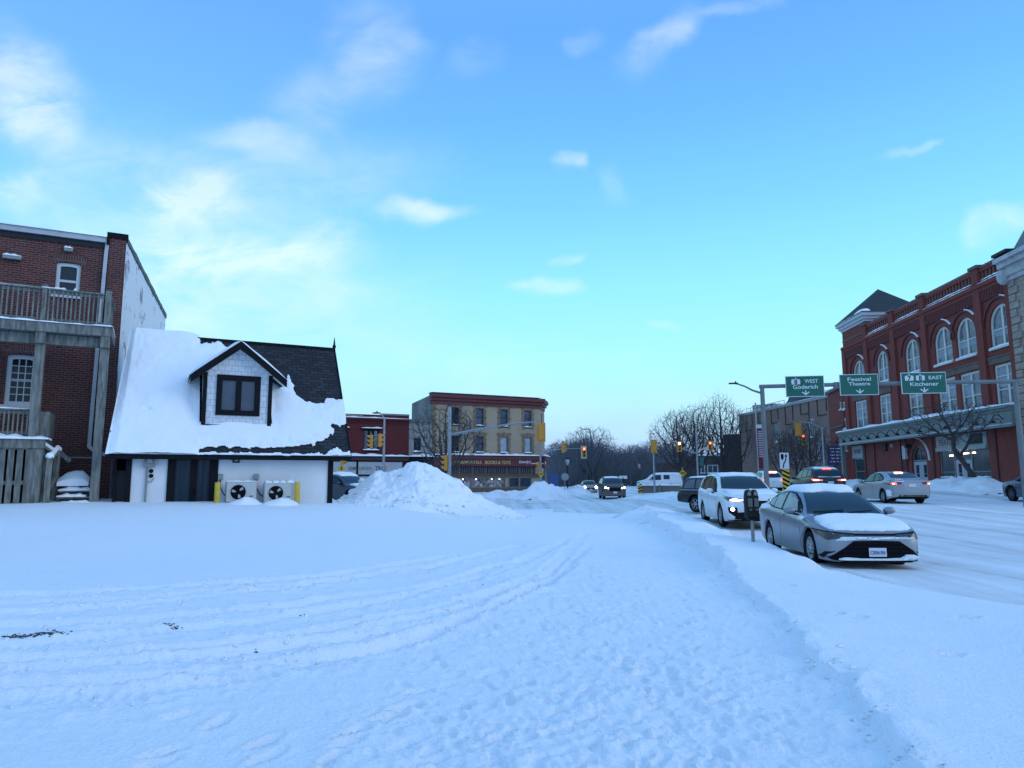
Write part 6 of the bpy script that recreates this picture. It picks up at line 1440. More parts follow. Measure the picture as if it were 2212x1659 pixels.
# ------------------------------------------------------------------ the red brick building along the street
TH = Fr((31 * math.cos(AS), -31 * math.sin(AS)), math.pi + AS)
BRICK_RED = brick_mat('pressed_red_brick', (.24, .050, .037), (.18, .041, .032), (.18, .07, .055), ms=.007, stain=.42, sscale=.5, soot=(.12, .036, .034), bump=.15)
GREY_GREEN = mat('grey_green_paint', (.155, .18, .175), .55, var=.08, vscale=1.5)
STONE = mat('brown_lintel_stone', (.13, .09, .075), .8, var=.2, vscale=2)
def red_brick_block():
    f = TH
    root = thing('brick_building', f.p(-64, -9, .8), 0, 'long three storey red brick building with arched upper windows and a grey green canopy', 'building')
    s0, s1 = -79.1, -49.62
    W3 = [(-77.1, -74.1), (-71.35, -68.85), (-65.5, -62.9), (-60.4, -57.7), (-57.1, -54.4), (-52.7, -49.95)]
    holes = [arch(a, b, 10.75, 13.78) for a, b in W3] + [rect(a, b, 6.5, 9.55) for a, b in W3]
    door = arch(-65.75, -63.1, .9, 4.35); shop = rect(-61.1, -54.1, 1.5, 4.45); shop2 = rect(-78.4, -75.6, .9, 4.4)
    ZT = 15.75
    m = MB(); wall(m, f, [(s0, .3), (s1, .3), (s1, ZT), (s0, ZT)], holes + [door, rect(-61.1, -54.1, .9, 4.95), rect(-78.3, -75.7, .9, 4.95)], 0, .3)
    far = Fr(f.p(s0, 0, 0), AS + math.pi / 2)     # far end wall, facing away up the street
    m.add([f.p(s0, 0, .3), f.p(s0, -18, .3), f.p(s0, -18, 17.6), f.p(s0, 0, 17.6)], [(0, 1, 2, 3)], [(0, 0), (18, 0), (18, 17), (0, 17)])
    m.add([f.p(s0, 0, ZT), f.p(s1, 0, ZT), f.p(s1, -18, ZT), f.p(s0, -18, ZT)], [(0, 1, 2, 3)], [(0, 0), (1, 0), (1, 1), (0, 1)])
    uvbox(m, f, s0, -73.2, -5.6, .02, ZT - .3, 17.65)             # corner tower above the parapet
    m.build('wall', BRICK_RED, root)
    cream = CREAM_PAINT
    for k, (a, b) in enumerate(W3):
        window(f, root, a, b, 10.75, 13.78, d=-.22, kind='arch', fw=.20, cols=2, rail=.42, fmat=cream, gmat=GLASS_BLUE, sill=.14, snow=.16, bar=.11, dm=.08)
        window(f, root, a, b, 6.5, 9.55, d=-.22, fw=.20, cols=2, rail=(.40, .76), fmat=cream, gmat=GLASS_BLUE, sill=.14, snow=.24, bar=.11, dm=.08)
        rn = random.Random(40 + k); bm = mat('window_blind', (.27, .30, .34), .6, var=.12, vscale=2)
        for z0, z1, lo_, pr in ((6.7, 9.35, .30, .8), (10.95, 12.15, .45, .7)):
            for q in (0, 1):
                if rn.random() > pr: continue
                q0 = a + .22 + q * ((b - a) / 2 - .11); q1 = q0 + (b - a) / 2 - .33; h_ = (z1 - z0) * rn.uniform(lo_, .75)
                m = MB(); f.box(m, q0, q1, -.2235, -.2215, z1 - h_, z1); m.build('window_blind', bm, root)
        # hood mould round the arch, snow on its street-side shoulder
        c = (a + b) / 2; r0 = (b - a) / 2; zc = 13.78 - r0; n = 18
        P = [(c + (r0 + .42) * math.cos(math.pi * i / n), zc + (r0 + .42) * math.sin(math.pi * i / n)) for i in range(n + 1)]; Q = [(c + (r0 + .56) * math.cos(math.pi * i / n), zc + (r0 + .56) * math.sin(math.pi * i / n)) for i in range(n + 1)]
        m = MB(); loop = Q + P[::-1]; extr_strip(m, f, Q, P, 0, .13); hm = m.build('hood_mould', mat('dark_red_moulding', (.10, .022, .022), .7), root)
        m = MB(); R_ = [(c + (r0 + .63) * math.cos(math.pi * i / n), zc + (r0 + .63) * math.sin(math.pi * i / n)) for i in range(n + 1)]; extr_strip(m, f, R_[4:9], Q[4:9], .0, .16); m.build('hood_snow', SNOW, hm)
        m = MB(); f.box(m, a - .35, b + .35, .0, .09, 9.62, 10.05); f.box(m, a - .35, b + .35, .0, .14, 10.05, 10.16); m.build('lintel', STONE, root)
    for s in (-73.2, -67.3, -61.6, -53.6, s1 - .25, s0 + .35):
        m = MB(); top = 16.95 if -74 < s < -50 else ZT
        uvbox(m, f, s - .42, s + .42, -.2, .22, 6.45, top); m.build('pilaster', BRICK_RED, root)
        if -74 < s < -50: m = MB(); f.box(m, s - .55, s + .55, -.3, .34, top, top + .22); m.build('pilaster_cap', STONE, root)
    # corbel table, ledge, pierced parapet
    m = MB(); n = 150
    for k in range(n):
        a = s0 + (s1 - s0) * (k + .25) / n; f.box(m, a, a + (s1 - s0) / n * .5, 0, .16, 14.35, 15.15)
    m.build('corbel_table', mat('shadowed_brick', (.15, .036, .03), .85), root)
    m = MB(); uvbox(m, f, s0, s1, -.1, .18, 15.15, 15.42); uvbox(m, f, s0, s1, -.1, .30, 15.42, 15.72); m.build('ledge', BRICK_RED, root)
    m = MB()
    for a, b in ((-72.75, -67.75), (-66.85, -62.05), (-61.15, -54.05), (-53.15, s1)):
        uvbox(m, f, a, b, -.25, .06, 16.62, 16.95); uvbox(m, f, a, b, -.25, .0, 15.72, 15.98); nn = int((b - a) / .42)
        for k in range(nn): q = a + (b - a) * (k + .2) / nn; f.box(m, q, q + .24, -.2, -.02, 15.98, 16.62)
        f.box(m, a, b, -.24, -.2, 15.9, 16.7)
    m.build('parapet', BRICK_RED, root)
    m = MB()
    for a, b in ((-72.75, -67.75), (-66.85, -62.05), (-61.15, -54.05), (-53.15, s1)): lump(m, f, a, b, .02, .30, 15.72, .12, 16, 3); lump(m, f, a, b, -.2, .03, 15.98, .16, 26, int(-a)); f.box(m, a, b, -.27, .08, 16.95, 17.02)
    m.build('parapet_snow', SNOW, root, smooth=True)
    m = MB(); f.box(m, -73.2, s1, -.29, .09, 16.96, 17.05); m.build('parapet_coping', mat('dark_coping', (.03, .035, .035), .7), root)
    # tower bands, cornice, pyramid roof
    m = MB()
    for z in (14.9, 15.6, 16.3): f.box(m, s0, -73.62, 0, .07, z, z + .16)
    m.build('tower_band', STONE, root)
    m = MB()
    for d, z0, z1 in ((.12, 17.4, 17.65), (.30, 17.65, 17.95), (.50, 17.95, 18.3)): f.box(m, s0 - d, -73.2 + d, -5.6 - d, d, z0, z1)
    co = m.build('tower_cornice', mat('pale_grey_paint', (.46, .48, .49), .55), root)
    m = MB(); c = f.p(-76.1, -2.8, 21.5); q = [f.p(a, d, 18.3) for a, d in ((s0 - .6, .6), (-72.6, .6), (-72.6, -6.2), (s0 - .6, -6.2))]
    for i in range(4): m.add([q[i], q[(i + 1) % 4], c], [(0, 1, 2)], [(0, 0), (7, 0), (3.5, 5)])
    m.add(q, [(0, 1, 2, 3)]); m.build('tower_roof', brick_mat('slate_roof', (.045, .055, .062), (.035, .045, .052), (.02, .025, .03), bw=.4, bh=.22, stain=.3, soot=(.05, .07, .06), bump=.3), root)
    m = MB(); lump(m, f, -74.2, -72.7, -.4, .6, 18.28, .5, 8, 3); lump(m, f, s0, -74.3, .3, .6, 18.28, .12, 10, 3); m.build('tower_snow', SNOW, root, smooth=True)
    # canopy with gooseneck lamps
    m = MB(); f.box(m, s0 - .3, s1 + .05, -.02, .95, 5.15, 6.1); f.box(m, s0 - .3, s1 + .05, -.02, 1.08, 6.1, 6.28); f.box(m, s0 - .3, s1 + .05, -.02, 1.25, 6.28, 6.45); f.box(m, s0 - .3, s1 + .05, .80, 1.02, 5.0, 5.16); cp = m.build('canopy', GREY_GREEN, root)
    m = MB(); lump(m, f, s0 - .3, s1 + .05, .0, 1.25, 6.45, .34, 60, 2); m.build('canopy_snow', SNOW, cp, smooth=True)
    m = MB(); f.box(m, s0 - .3, s1 + .05, .95, 1.03, 5.16, 5.24); m.build('canopy_moulding', mat('pale_grey_paint', (.46, .48, .49), .55), cp)
    for k in range(15):
        a = s0 + .9 + 1.98 * k; m = MB()
        m.tube([f.p(a, .98, 5.55), f.p(a, 1.25, 5.85), f.p(a, 1.55, 5.80), f.p(a, 1.70, 5.50)], .03, 6); m.lathe([(.05, 0), (.10, -.06), (.24, -.20), (.22, -.20), (.001, -.08)], f.p(a, 1.70, 5.50), (0, 0, 1), 12); m.build('gooseneck_lamp', BLACK, cp, smooth=True)
    # ground floor
    d0, d1 = -65.75, -63.1
    window(f, root, d0, d1, 3.02, 4.35, d=-.22, kind='arch', fw=.12, cols=2, fmat=GREY_GREEN, gmat=GLASS, name='fanlight', rise=1.2)
    for a, b in ((d0 + .02, (d0 + d1) / 2 - .02), ((d0 + d1) / 2 + .02, d1 - .02)): door_leaf(f, root, a, b, .9, 2.98, -.2, mat('lilac_grey_paint', (.33, .35, .40), .55))
    c = (d0 + d1) / 2; r0 = (d1 - d0) / 2; zc = 3.05; n = 18
    P, Q, R_ = [[(c + (r0 + e) * math.cos(math.pi * i / n), zc + (r0 + e) * math.sin(math.pi * i / n)) for i in range(n + 1)] for e in (.48, .60, .65)]
    m = MB(); extr_strip(m, f, Q, P, 0, .13); hm = m.build('hood_mould', mat('dark_red_moulding', (0, 0, 0)), root); m = MB(); extr_strip(m, f, R_[0:10], Q[0:10], 0, .16); m.build('hood_snow', SNOW, hm)
    # main shop front
    zs = 4.95
    m = MB(); f.box(m, -61.1, -54.1, -.1, .12, 4.0, zs); f.box(m, -61.1, -54.1, -.1, .22, 3.72, 4.0); sb = m.build('shop_fascia', mat('fascia_grey', (.25, .28, .275), .5), root)
    RL = mat('red_lettering', (.16, .02, .035), .5)
    words(f, 'FEATURES', -59.15, 4.42, .52, .13, RL, sb, 'shop_sign_lettering', width=3.0, bold=.02)
    m = MB()
    for k in range(7): f.box(m, -56.2, -54.6, .12, .15, 4.16 + k * .10, 4.21 + k * .10)
    f.box(m, -56.25, -54.55, .10, .13, 4.1, 4.88); m.build('louvre_grille', DARK_STEEL, sb)
    dk = mat('shop_dark_glass', (.03, .042, .045), .12, var=.6, vscale=.7)
    for a, b in ((-61.05, -59.0), (-56.6, -54.15)):
        window(f, root, a, b, 1.62, 3.7, d=-.15, fw=.08, rail=.18, fmat=GREY_GREEN, gmat=dk, name='shop_window')
        m = MB(); f.box(m, a, b, -.2, .0, .9, 1.62)
        for k in range(2): f.box(m, a + .15 + k * (b - a) / 2, a - .15 + (k + 1) * (b - a) / 2, 0, .03, 1.02, 1.42)
        sr = m.build('stall_riser', mat('lilac_grey_paint', (0, 0, 0)), root); m = MB(); lump(m, f, a, b, -.15, .05, 1.62, .12, 10, 3); m.build('sill_snow', SNOW, sr, smooth=True)
    window(f, root, -58.95, -56.65, 3.0, 3.7, d=-.2, fw=.07, fmat=GREY_GREEN, gmat=dk, name='fanlight')
    for a, b in ((-58.93, -57.82), (-57.78, -56.67)): door_leaf(f, root, a, b, .9, 2.96, -.2, mat('lilac_grey_paint', (0, 0, 0)))
    tube = mat('fluorescent_tube', (1, 1, 1), .3, emit=(1, .93, .85), estr=9)
    for a, b, z in ((-58.4, -57.1, 3.42), (-59.7, -59.2, 3.30), (-56.45, -56.1, 3.42)):
        m = MB(); f.box(m, a, b, -.19 if a > -58.9 and a < -56.6 else -.17, -.12, z, z + .09); m.build('strip_light', tube, root)
    # side shop at the far end
    window(f, root, -78.2, -75.8, .95, 3.6, d=-.15, fw=.12, rows=2, fmat=GREY_GREEN, gmat=dk, name='shop_window')
    m = MB(); f.box(m, -78.3, -75.7, -.1, .12, 3.6, 4.95); sb = m.build('shop_fascia', mat('fascia_grey', (0, 0, 0)), root); words(f, 'FEATURES', -76.9, 4.35, .45, .13, RL, sb, 'shop_sign_lettering', width=1.7, bold=.015)
    m = MB(); f.box(m, s0 - .25, s0 + .12, .55, .9, .8, 5.1); m.build('canopy_post', GREY_GREEN, root)
    for a in (-73.1, -67.6, -66.6, -61.9, -53.2, -75.3):
        m = MB(); f.box(m, a - .13, a + .13, 0, .10, .9, 5.1); m.build('brick_rib', mat('dark_red_moulding', (0, 0, 0)), root)
    m = MB(); f.box(m, -66.75, -66.15, .08, .3, 3.25, 4.45); m.build('wall_sign', mat('pale_wall_sign', (.36, .40, .42), .5, var=.2, vscale=8), root)
    m = MB(); f.box(m, -70.9, -70.2, 0, .2, 4.15, 4.8); f.box(m, -65.9, -65.5, 0, .5, 4.25, 4.6); m.build('wall_speaker', DARK_STEEL, root)
    m = MB(); f.box(m, -69.4, -68.9, 0, .12, 4.45, 4.72); m.build('wall_lamp', GREY_BOX, root)
    m = MB(); f.box(m, s0, s1, 0, .06, .3, 1.15) if False else None
    m = MB()
    for a, b in ((-75.6, -65.9), (-63.0, -61.2), (-54.0, s1)): f.box(m, a, b, -.01, .08, .3, 1.2)
    m.build('plinth', CONCRETE, root)
def extr_strip(m, f, Q, P, d0, d1):
    n = len(Q); V = [f.p(a, d, z) for d in (d1, d0) for L_ in (Q, P) for a, z in L_]; fs = []
    for i in range(n - 1): fs += [(i, i + 1, n + i + 1, n + i), (i, 2 * n + i, 2 * n + i + 1, i + 1), (n + i, n + i + 1, 3 * n + i + 1, 3 * n + i)]
    fs += [(0, n, 3 * n, 2 * n), (n - 1, 3 * n - 1, 4 * n - 1, 2 * n - 1)]; m.add(V, fs)
def door_leaf(f, root, a, b, z0, z1, d, mt):
    w = (b - a) * .27; zm = z0 + (z1 - z0) * .36
    m = MB(); ring(m, f, rect(a, b, z0, z1), rect(a + w, b - w, zm, z1 - .28), d - .03, d + .04); f.box(m, a + w * .8, b - w * .8, d + .04, d + .06, z0 + .15, zm - .18); f.box(m, a + w, b - w, d - .0, d + .05, zm + .28, zm + .32)
    o = m.build('door', mt, root); m = MB(); f.box(m, a + w, b - w, d - .03, d - .01, zm, z1 - .28); m.build('pane', GLASS, o)
red_brick_block()
def stone_neighbour():
    f = TH; root = thing('stone_building', f.p(-42, -8, .8), 0, 'rough buff stone building with pale cornice and grey mansard, at the right edge', 'building')
    st = brick_mat('rock_faced_stone', (.40, .325, .26), (.31, .25, .20), (.24, .20, .17), bw=.75, bh=.34, ms=.02, stain=.35, sscale=.9, soot=(.20, .155, .13), bump=.9)
    m = MB(); wall(m, f, [(-49.55, .3), (-32, .3), (-32, 15.8), (-49.55, 15.8)], [rect(-46.5, -44.5, 10.5, 14), rect(-46.5, -44.5, 6, 9.4)], .25, .3)
    m.add([f.p(-49.55, .25, .3), f.p(-49.55, -14, .3), f.p(-49.55, -14, 15.8), f.p(-49.55, .25, 15.8)], [(3, 2, 1, 0)], [(0, 0), (14, 0), (14, 17), (0, 17)]); m.build('wall', st, root)
    for z0, z1 in ((10.5, 14), (6, 9.4)): window(f, root, -46.5, -44.5, z0, z1, d=.0, fw=.2, cols=2, rail=.5, fmat=CREAM_PAINT, gmat=GLASS_BLUE)
    m = MB()
    for k in range(28): z = 2 + k * .52; w_ = .95 if k % 2 else .65; uvbox(m, f, -49.6, -49.6 + w_, -.2, .36, z, z + .46)
    m.build('quoins', st, root)
    ps = mat('pale_cornice_stone', (.42, .42, .41), .75, var=.2, vscale=1.5)
    m = MB()
    for d, z0, z1 in ((.45, 14.9, 15.2), (.60, 15.2, 15.8), (.9, 15.8, 16.15), (1.15, 16.15, 16.45)): f.box(m, -49.7, -32, -.2, d, z0, z1)
    for k in range(2): m.ball(f.p(-49.7, .3 + .2 * k, 16.0 - k * .7), (.4, .5, .6))
    m.build('cornice', ps, root)
    m = MB(); f.box(m, -50.0, -48.8, -.6, .7, 16.45, 16.75); f.box(m, -50.2, -48.6, -.8, .9, 16.75, 16.95); m.build('chimney_cap', DARK_STEEL, root)
    gm = mat('grey_sheet_metal', (.17, .18, .19), .6, .3, var=.12)
    m = MB(); pass
    m.add([f.p(-50.4, -.6, 17.2), f.p(-49.4, -.4, 16.46), f.p(-32, -.4, 16.46), f.p(-32, -1.2, 18.7), f.p(-49.8, -1.2, 18.6)], [(0, 1, 2, 3, 4)])
    m.add([f.p(-50.4, -.6, 17.2), f.p(-49.8, -1.2, 18.6), f.p(-49.8, -6, 18.6), f.p(-50.4, -6, 17.2)], [(0, 1, 2, 3)]); m.build('mansard_roof', gm, root)
stone_neighbour()

# ------------------------------------------------------------------ buildings further back on the right
def box_building(name, label, px0, px1, Y0, Y1, py_top, mt, depth=14, zt=None, cat='building', wins=(), wm=None, roof=None, lines=True):
    a, b = at(px0, 1034, Y0), at(px1, 1034, Y1); z = zt if zt else at((px0 + px1) / 2, py_top, (Y0 + Y1) / 2).z
    az = math.atan2(b.x - a.x, b.y - a.y); f = Fr((a.x, a.y), az); L = math.hypot(b.x - a.x, b.y - a.y); g = min(gz(a.x, a.y), gz(b.x, b.y)) - .4
    if f.n.dot(-f.o) < 0: f = Fr((b.x, b.y), az + math.pi)
    root = thing(name, f.p(L / 2, -depth / 2, g + .4), 0, label, cat)
    hs = []; ww = []
    for px, w_, pyt, pyb, kd in wins:
        s, zt_ = f.hit(px, pyt); zb_ = f.hit(px, pyb)[1]; hs.append(rect(s - w_ / 2, s + w_ / 2, zb_, zt_) if kd == 'rect' else arch(s - w_ / 2, s + w_ / 2, zb_, zt_)); ww.append((s - w_ / 2, s + w_ / 2, zb_, zt_, kd))
    m = MB(); wall(m, f, [(0, g), (L, g), (L, z), (0, z)], hs, 0, .2)
    for s, fl in ((0, 0), (L, 1)): m.add([f.p(s, 0, g), f.p(s, -depth, g), f.p(s, -depth, z), f.p(s, 0, z)], [(0, 1, 2, 3)], [(0, g), (depth, g), (depth, z), (0, z)])
    m.add([f.p(0, -depth, g), f.p(L, -depth, g), f.p(L, -depth, z), f.p(0, -depth, z)], [(0, 1, 2, 3)], [(0, g), (L, g), (L, z), (0, z)]); m.build('wall', mt, root)
    m = MB(); m.add([f.p(0, 0, z - .05), f.p(L, 0, z - .05), f.p(L, -depth, z - .05), f.p(0, -depth, z - .05)], [(0, 1, 2, 3)]); m.build('roof', SNOW, root)
    for w in ww: window(f, root, w[0], w[1], w[2], w[3], d=-.1, kind=w[4], fw=.16, cols=2, fmat=wm or CREAM_PAINT, gmat=GLASS_BLUE, sill=.1, snow=.15, bar=.05)
    return f, root, L, z
CITY = brick_mat('buff_pink_brick', (.30, .185, .15), (.235, .15, .12), (.21, .15, .125), stain=.4, sscale=.25, soot=(.16, .105, .09), bump=.1)
f, r_, L_, z_ = box_building('civic_building', 'large buff brick building with rooftop railings, left of the long red brick building', 1604, 1812, 135, 102, 0, CITY, 22, 13.6,
    wins=((1679, 1.7, 913, 955, 'rect'), (1752, 1.5, 905, 945, 'rect'), (1768, 1.3, 955, 990, 'rect'), (1782, 1.6, 1012, 1040, 'arch'), (1793, 1.6, 1012, 1040, 'arch'), (1806, 1.8, 1006, 1040, 'arch')))
m = MB(); f.box(m, -.2, L_ + .2, -.3, .18, z_ - .35, z_ + .05); m.build('parapet_trim', mat('pale_trim', (.30, .29, .28), .7), r_)
m = MB(); lump(m, f, 0, L_, -.3, .2, z_ + .05, .12, 30, 4); m.build('parapet_snow', SNOW, r_, smooth=True)
m = MB()
for a0, a1 in ((2, 9), (9.5, 17), (26, 35), (36, L_ - 1)):
    f.box(m, a0, a1, -.6, -.55, z_ + .85, z_ + .95); f.box(m, a0, a1, -.6, -.55, z_ + .4, z_ + .47)
    for k in range(5): q = a0 + (a1 - a0) * k / 4; f.box(m, q - .04, q + .04, -.62, -.53, z_, z_ + .95)
m.build('roof_railing', mat('pale_rail', (.40, .42, .43), .5), r_)
for k in range(12):
    q = 3 + (L_ - 5) * k / 11; m = MB(); zl = z_ - 3.4 + .6 * (k % 3); f.box(m, q - .05, q + .05, .05, .12, zl, z_ - .2)
    if k % 2 == 0: f.box(m, q + .05, q + 2.4, .05, .12, zl, zl + .12)
    m.build('wall_conduit', DARK_STEEL, r_)
f, r_, L_, z_ = box_building('red_annexe', 'narrow red brick annexe with an arched window, beside the large buff brick building', 1799, 1831, 99, 91, 0, BRICK_RED, 12, 13.4,
    wins=((1815, 1.1, 868, 885, 'rect'), (1822, 1.1, 868, 885, 'rect'), (1825, 2.1, 903, 927, 'arch'), (1819, 1.2, 955, 975, 'rect'), (1826, 1.2, 955, 975, 'rect')))
m = MB(); f.box(m, 0, L_, 0, .15, 8.2, 8.45); f.box(m, -.2, L_, -.2, .3, z_ - .3, z_ + .1); m.build('string_course', STONE, r_)
bx, br_, bL, bz = box_building('grey_penthouse', 'boxy grey rooftop plant room beyond the buff brick building', 1633, 1682, 150, 146, 877, mat('grey_cladding', (.13, .15, .15), .7, var=.2, vscale=.6), 8, 16.9)
f2, r2, L2, z2 = box_building('pale_block', 'white upper block with a small dark window behind the roofs under the green signs', 1745, 1800, 150, 148, 848, mat('white_render', (.55, .58, .60), .7), 9, 19.6, wins=((1791, 1.6, 857, 868, 'rect'),), wm=DARK_STEEL)
def pagoda_roof():
    c = at(1738, 870, 135); root = thing('turret_house', (c.x, c.y, 1), 0, 'red brick turret with a flared dark roof edged with snow, behind the buff building', 'building')
    zb, zt = at(1738, 880, 135).z, at(1738, 852, 135).z; w = at(1783, 880, 135).x - at(1738, 880, 135).x; w0 = at(1760, 856, 135).x - c.x
    m = MB(); lv = [(w, zb), (w * .78, zb + (zt - zb) * .22), (w * .58, zb + (zt - zb) * .6), (w0, zt)]
    V = [Vector((c.x + a * q, c.y + b * q, z)) for q, z in lv for a, b in ((-1, -1), (1, -1), (1, 1), (-1, 1))]
    m.add(V, [(4 * i + k, 4 * i + (k + 1) % 4, 4 * i + 4 + (k + 1) % 4, 4 * i + 4 + k) for i in range(3) for k in range(4)] + [(12, 13, 14, 15)], [(v.x, v.z * 1.2) for v in V]); m.build('roof', mat('dark_flared_roof', (.025, .032, .04), .7, var=.3), root)
    m = MB().box((c.x, c.y, zb / 2), (w * 1.7, w * 1.7, zb)); m.build('wall', mat('plain_red_brick', (.10, .03, .028), .85, var=.2), root)
    m = MB(); F_ = Fr((c.x, c.y - w), math.pi / 2); lump(m, F_, -w * .85, w, -.2, .6, zb + .02, .9, 14, 3); m.build('roof_snow', SNOW, root, smooth=True)
pagoda_roof()
brn = mat('dim_brown_brick', (.085, .066, .058), .9, var=.25, vscale=.5)
box_building('low_building', 'low brown brick building with white framed windows behind the bare trees', 1474, 1606, 150, 146, 985, brn, 10, wins=((1514, 1.6, 1001, 1022, 'rect'), (1539, 2.2, 1004, 1022, 'rect')), wm=WHITE_PAINT)
box_building('brown_tower', 'plain dark brown tower block between the bare trees and the buff brick building', 1566, 1597, 142, 140, 938, mat('dark_brown_render', (.045, .032, .03), .9, var=.15), 8)
box_building('distant_house', 'dim distant house with a snowy roof edge behind the traffic signal island', 1402, 1472, 170, 168, 1000, mat('dusky_brick', (.075, .06, .06), .9, var=.2), 10)
# ------------------------------------------------------------------ traffic signals, posts and signs
LENS_RED = mat('red_lens_lit', (.6, .03, .02), .3, emit=(1, .16, .08), estr=5); LENS_HOT = mat('red_lens_glare', (1, .5, .4), .3, emit=(1, .62, .50), estr=12)
LENS_OFF = mat('dark_lens', (.03, .03, .03), .3)
def signal_head(root, p, face, board=True, lit=None, s=1.0, boardmat=None, white=False, hood=True):
    """A three-lamp head hung at p (its middle), facing the direction given."""
    f = Vector((face[0], face[1], 0)).normalized(); r = Vector((f.y, -f.x, 0)); up = Vector((0, 0, 1)); p = Vector(p)
    def bx(m, x0, x1, y0, y1, z0, z1): m.hexa([p + r * a * s + f * b * s + up * z * s for z in (z0, z1) for a, b in ((x0, y0), (x1, y0), (x1, y1), (x0, y1))])
    m = MB(); bx(m, -.17, .17, -.12, .10, -.53, .53)
    for k in (-1, 0, 1): bx(m, -.165, .165, -.14, -.12, k * .355 - .16, k * .355 + .16)
    hd = m.build('signal_head', SIGNAL_YELLOW, root, bevel=.02)
    if board:
        m = MB(); bx(m, -.31, .31, -.02, .0, -.66, .66); m.build('backboard', boardmat or SIGNAL_YELLOW, hd, bevel=.004)
    m = MB(); ax = f
    for k in (1, 0, -1):
        c = p + up * k * .355 * s + f * .10 * s; n = 12
        V = []
        for i in range(n + 1):
            a = math.pi * (-.15 + 1.3 * i / n); o = r * math.cos(a) + up * math.sin(a)
            V += [c + o * .15 * s, c + o * .15 * s + f * (.30 * (.55 + .45 * max(0, math.sin(a)))) * s]
        m.add(V, [(2 * i, 2 * i + 2, 2 * i + 3, 2 * i + 1) for i in range(n)])
    m.build('visor', SIGNAL_YELLOW, hd)
    for i, k in enumerate((1, 0, -1)):
        c = p + up * k * .355 * s + f * .104 * s; L_ = lit if (i == 0 and lit) else LENS_OFF
        MB().lathe([(.13 * s, 0), (.10 * s, .03 * s), (.001, .045 * s)], c, f, 16).build('lens', L_, hd, smooth=True)
    return hd
def pole(root, x, y, z0, z1, r0, r1, m=GALV, name='pole'):
    mb = MB().tube([(x, y, z0), (x, y, z0 + (z1 - z0) * .5), (x, y, z1)], [r0, (r0 + r1) / 2, r1], 12)
    mb.lathe([(r0 * 2.2, 0), (r0 * 2.2, .06), (r0 * 1.3, .12), (r0, .16)], (x, y, z0 - .0), (0, 0, 1), 12); return mb.build(name, m, root, smooth=True)
def diamond(root, p, face, w, m=SIGN_YELLOW, mark=None):
    f = Fr((p[0], p[1]), 0); f.n = Vector((face[0], face[1], 0)).normalized(); f.u = Vector((-f.n.y, f.n.x, 0)); h = w / math.sqrt(2)
    mb = MB(); extr(mb, f, [(0, p[2] - h), (h, p[2]), (0, p[2] + h), (-h, p[2])], -.012, .0); o = mb.build('warning_sign', m, root)
    if mark == 'walk':
        q = MB(); q.ball(f.p(0, .006, p[2] + h * .42), (w * .07,) * 3, 8, 6)
        for a, b, c_, d in ((0, .33, -.02, -.02), (-.02, .0, -.16, -.36), (-.02, .0, .14, -.36), (0, .28, .18, .06), (0, .28, -.17, .08)): q.bar(f.p(a * h, .006, p[2] + b * h), f.p(c_ * h, .006, p[2] + d * h), w * .085, .01, up=f.n)
        q.build('walking_figure', BLACK, o)
    elif mark == 'text':
        q = MB()
        for k, wd in ((.18, .5), (0, .72), (-.18, .5)): f.box(q, -h * wd, h * wd, .002, .006, p[2] + h * k - .035 * w, p[2] + h * k + .035 * w)
        q.build('sign_bars', BLACK, o)
    return o
NEARF = Vector((.1, -1, 0)).normalized()
def post_at(px, Y, pyt, dz=0.0): p = at(px, 1040, Y); return p.x, p.y, gz(p.x, p.y) + dz, at(px, pyt, Y).z
D1v = Vector((math.sin(AZ1), math.cos(AZ1), 0))

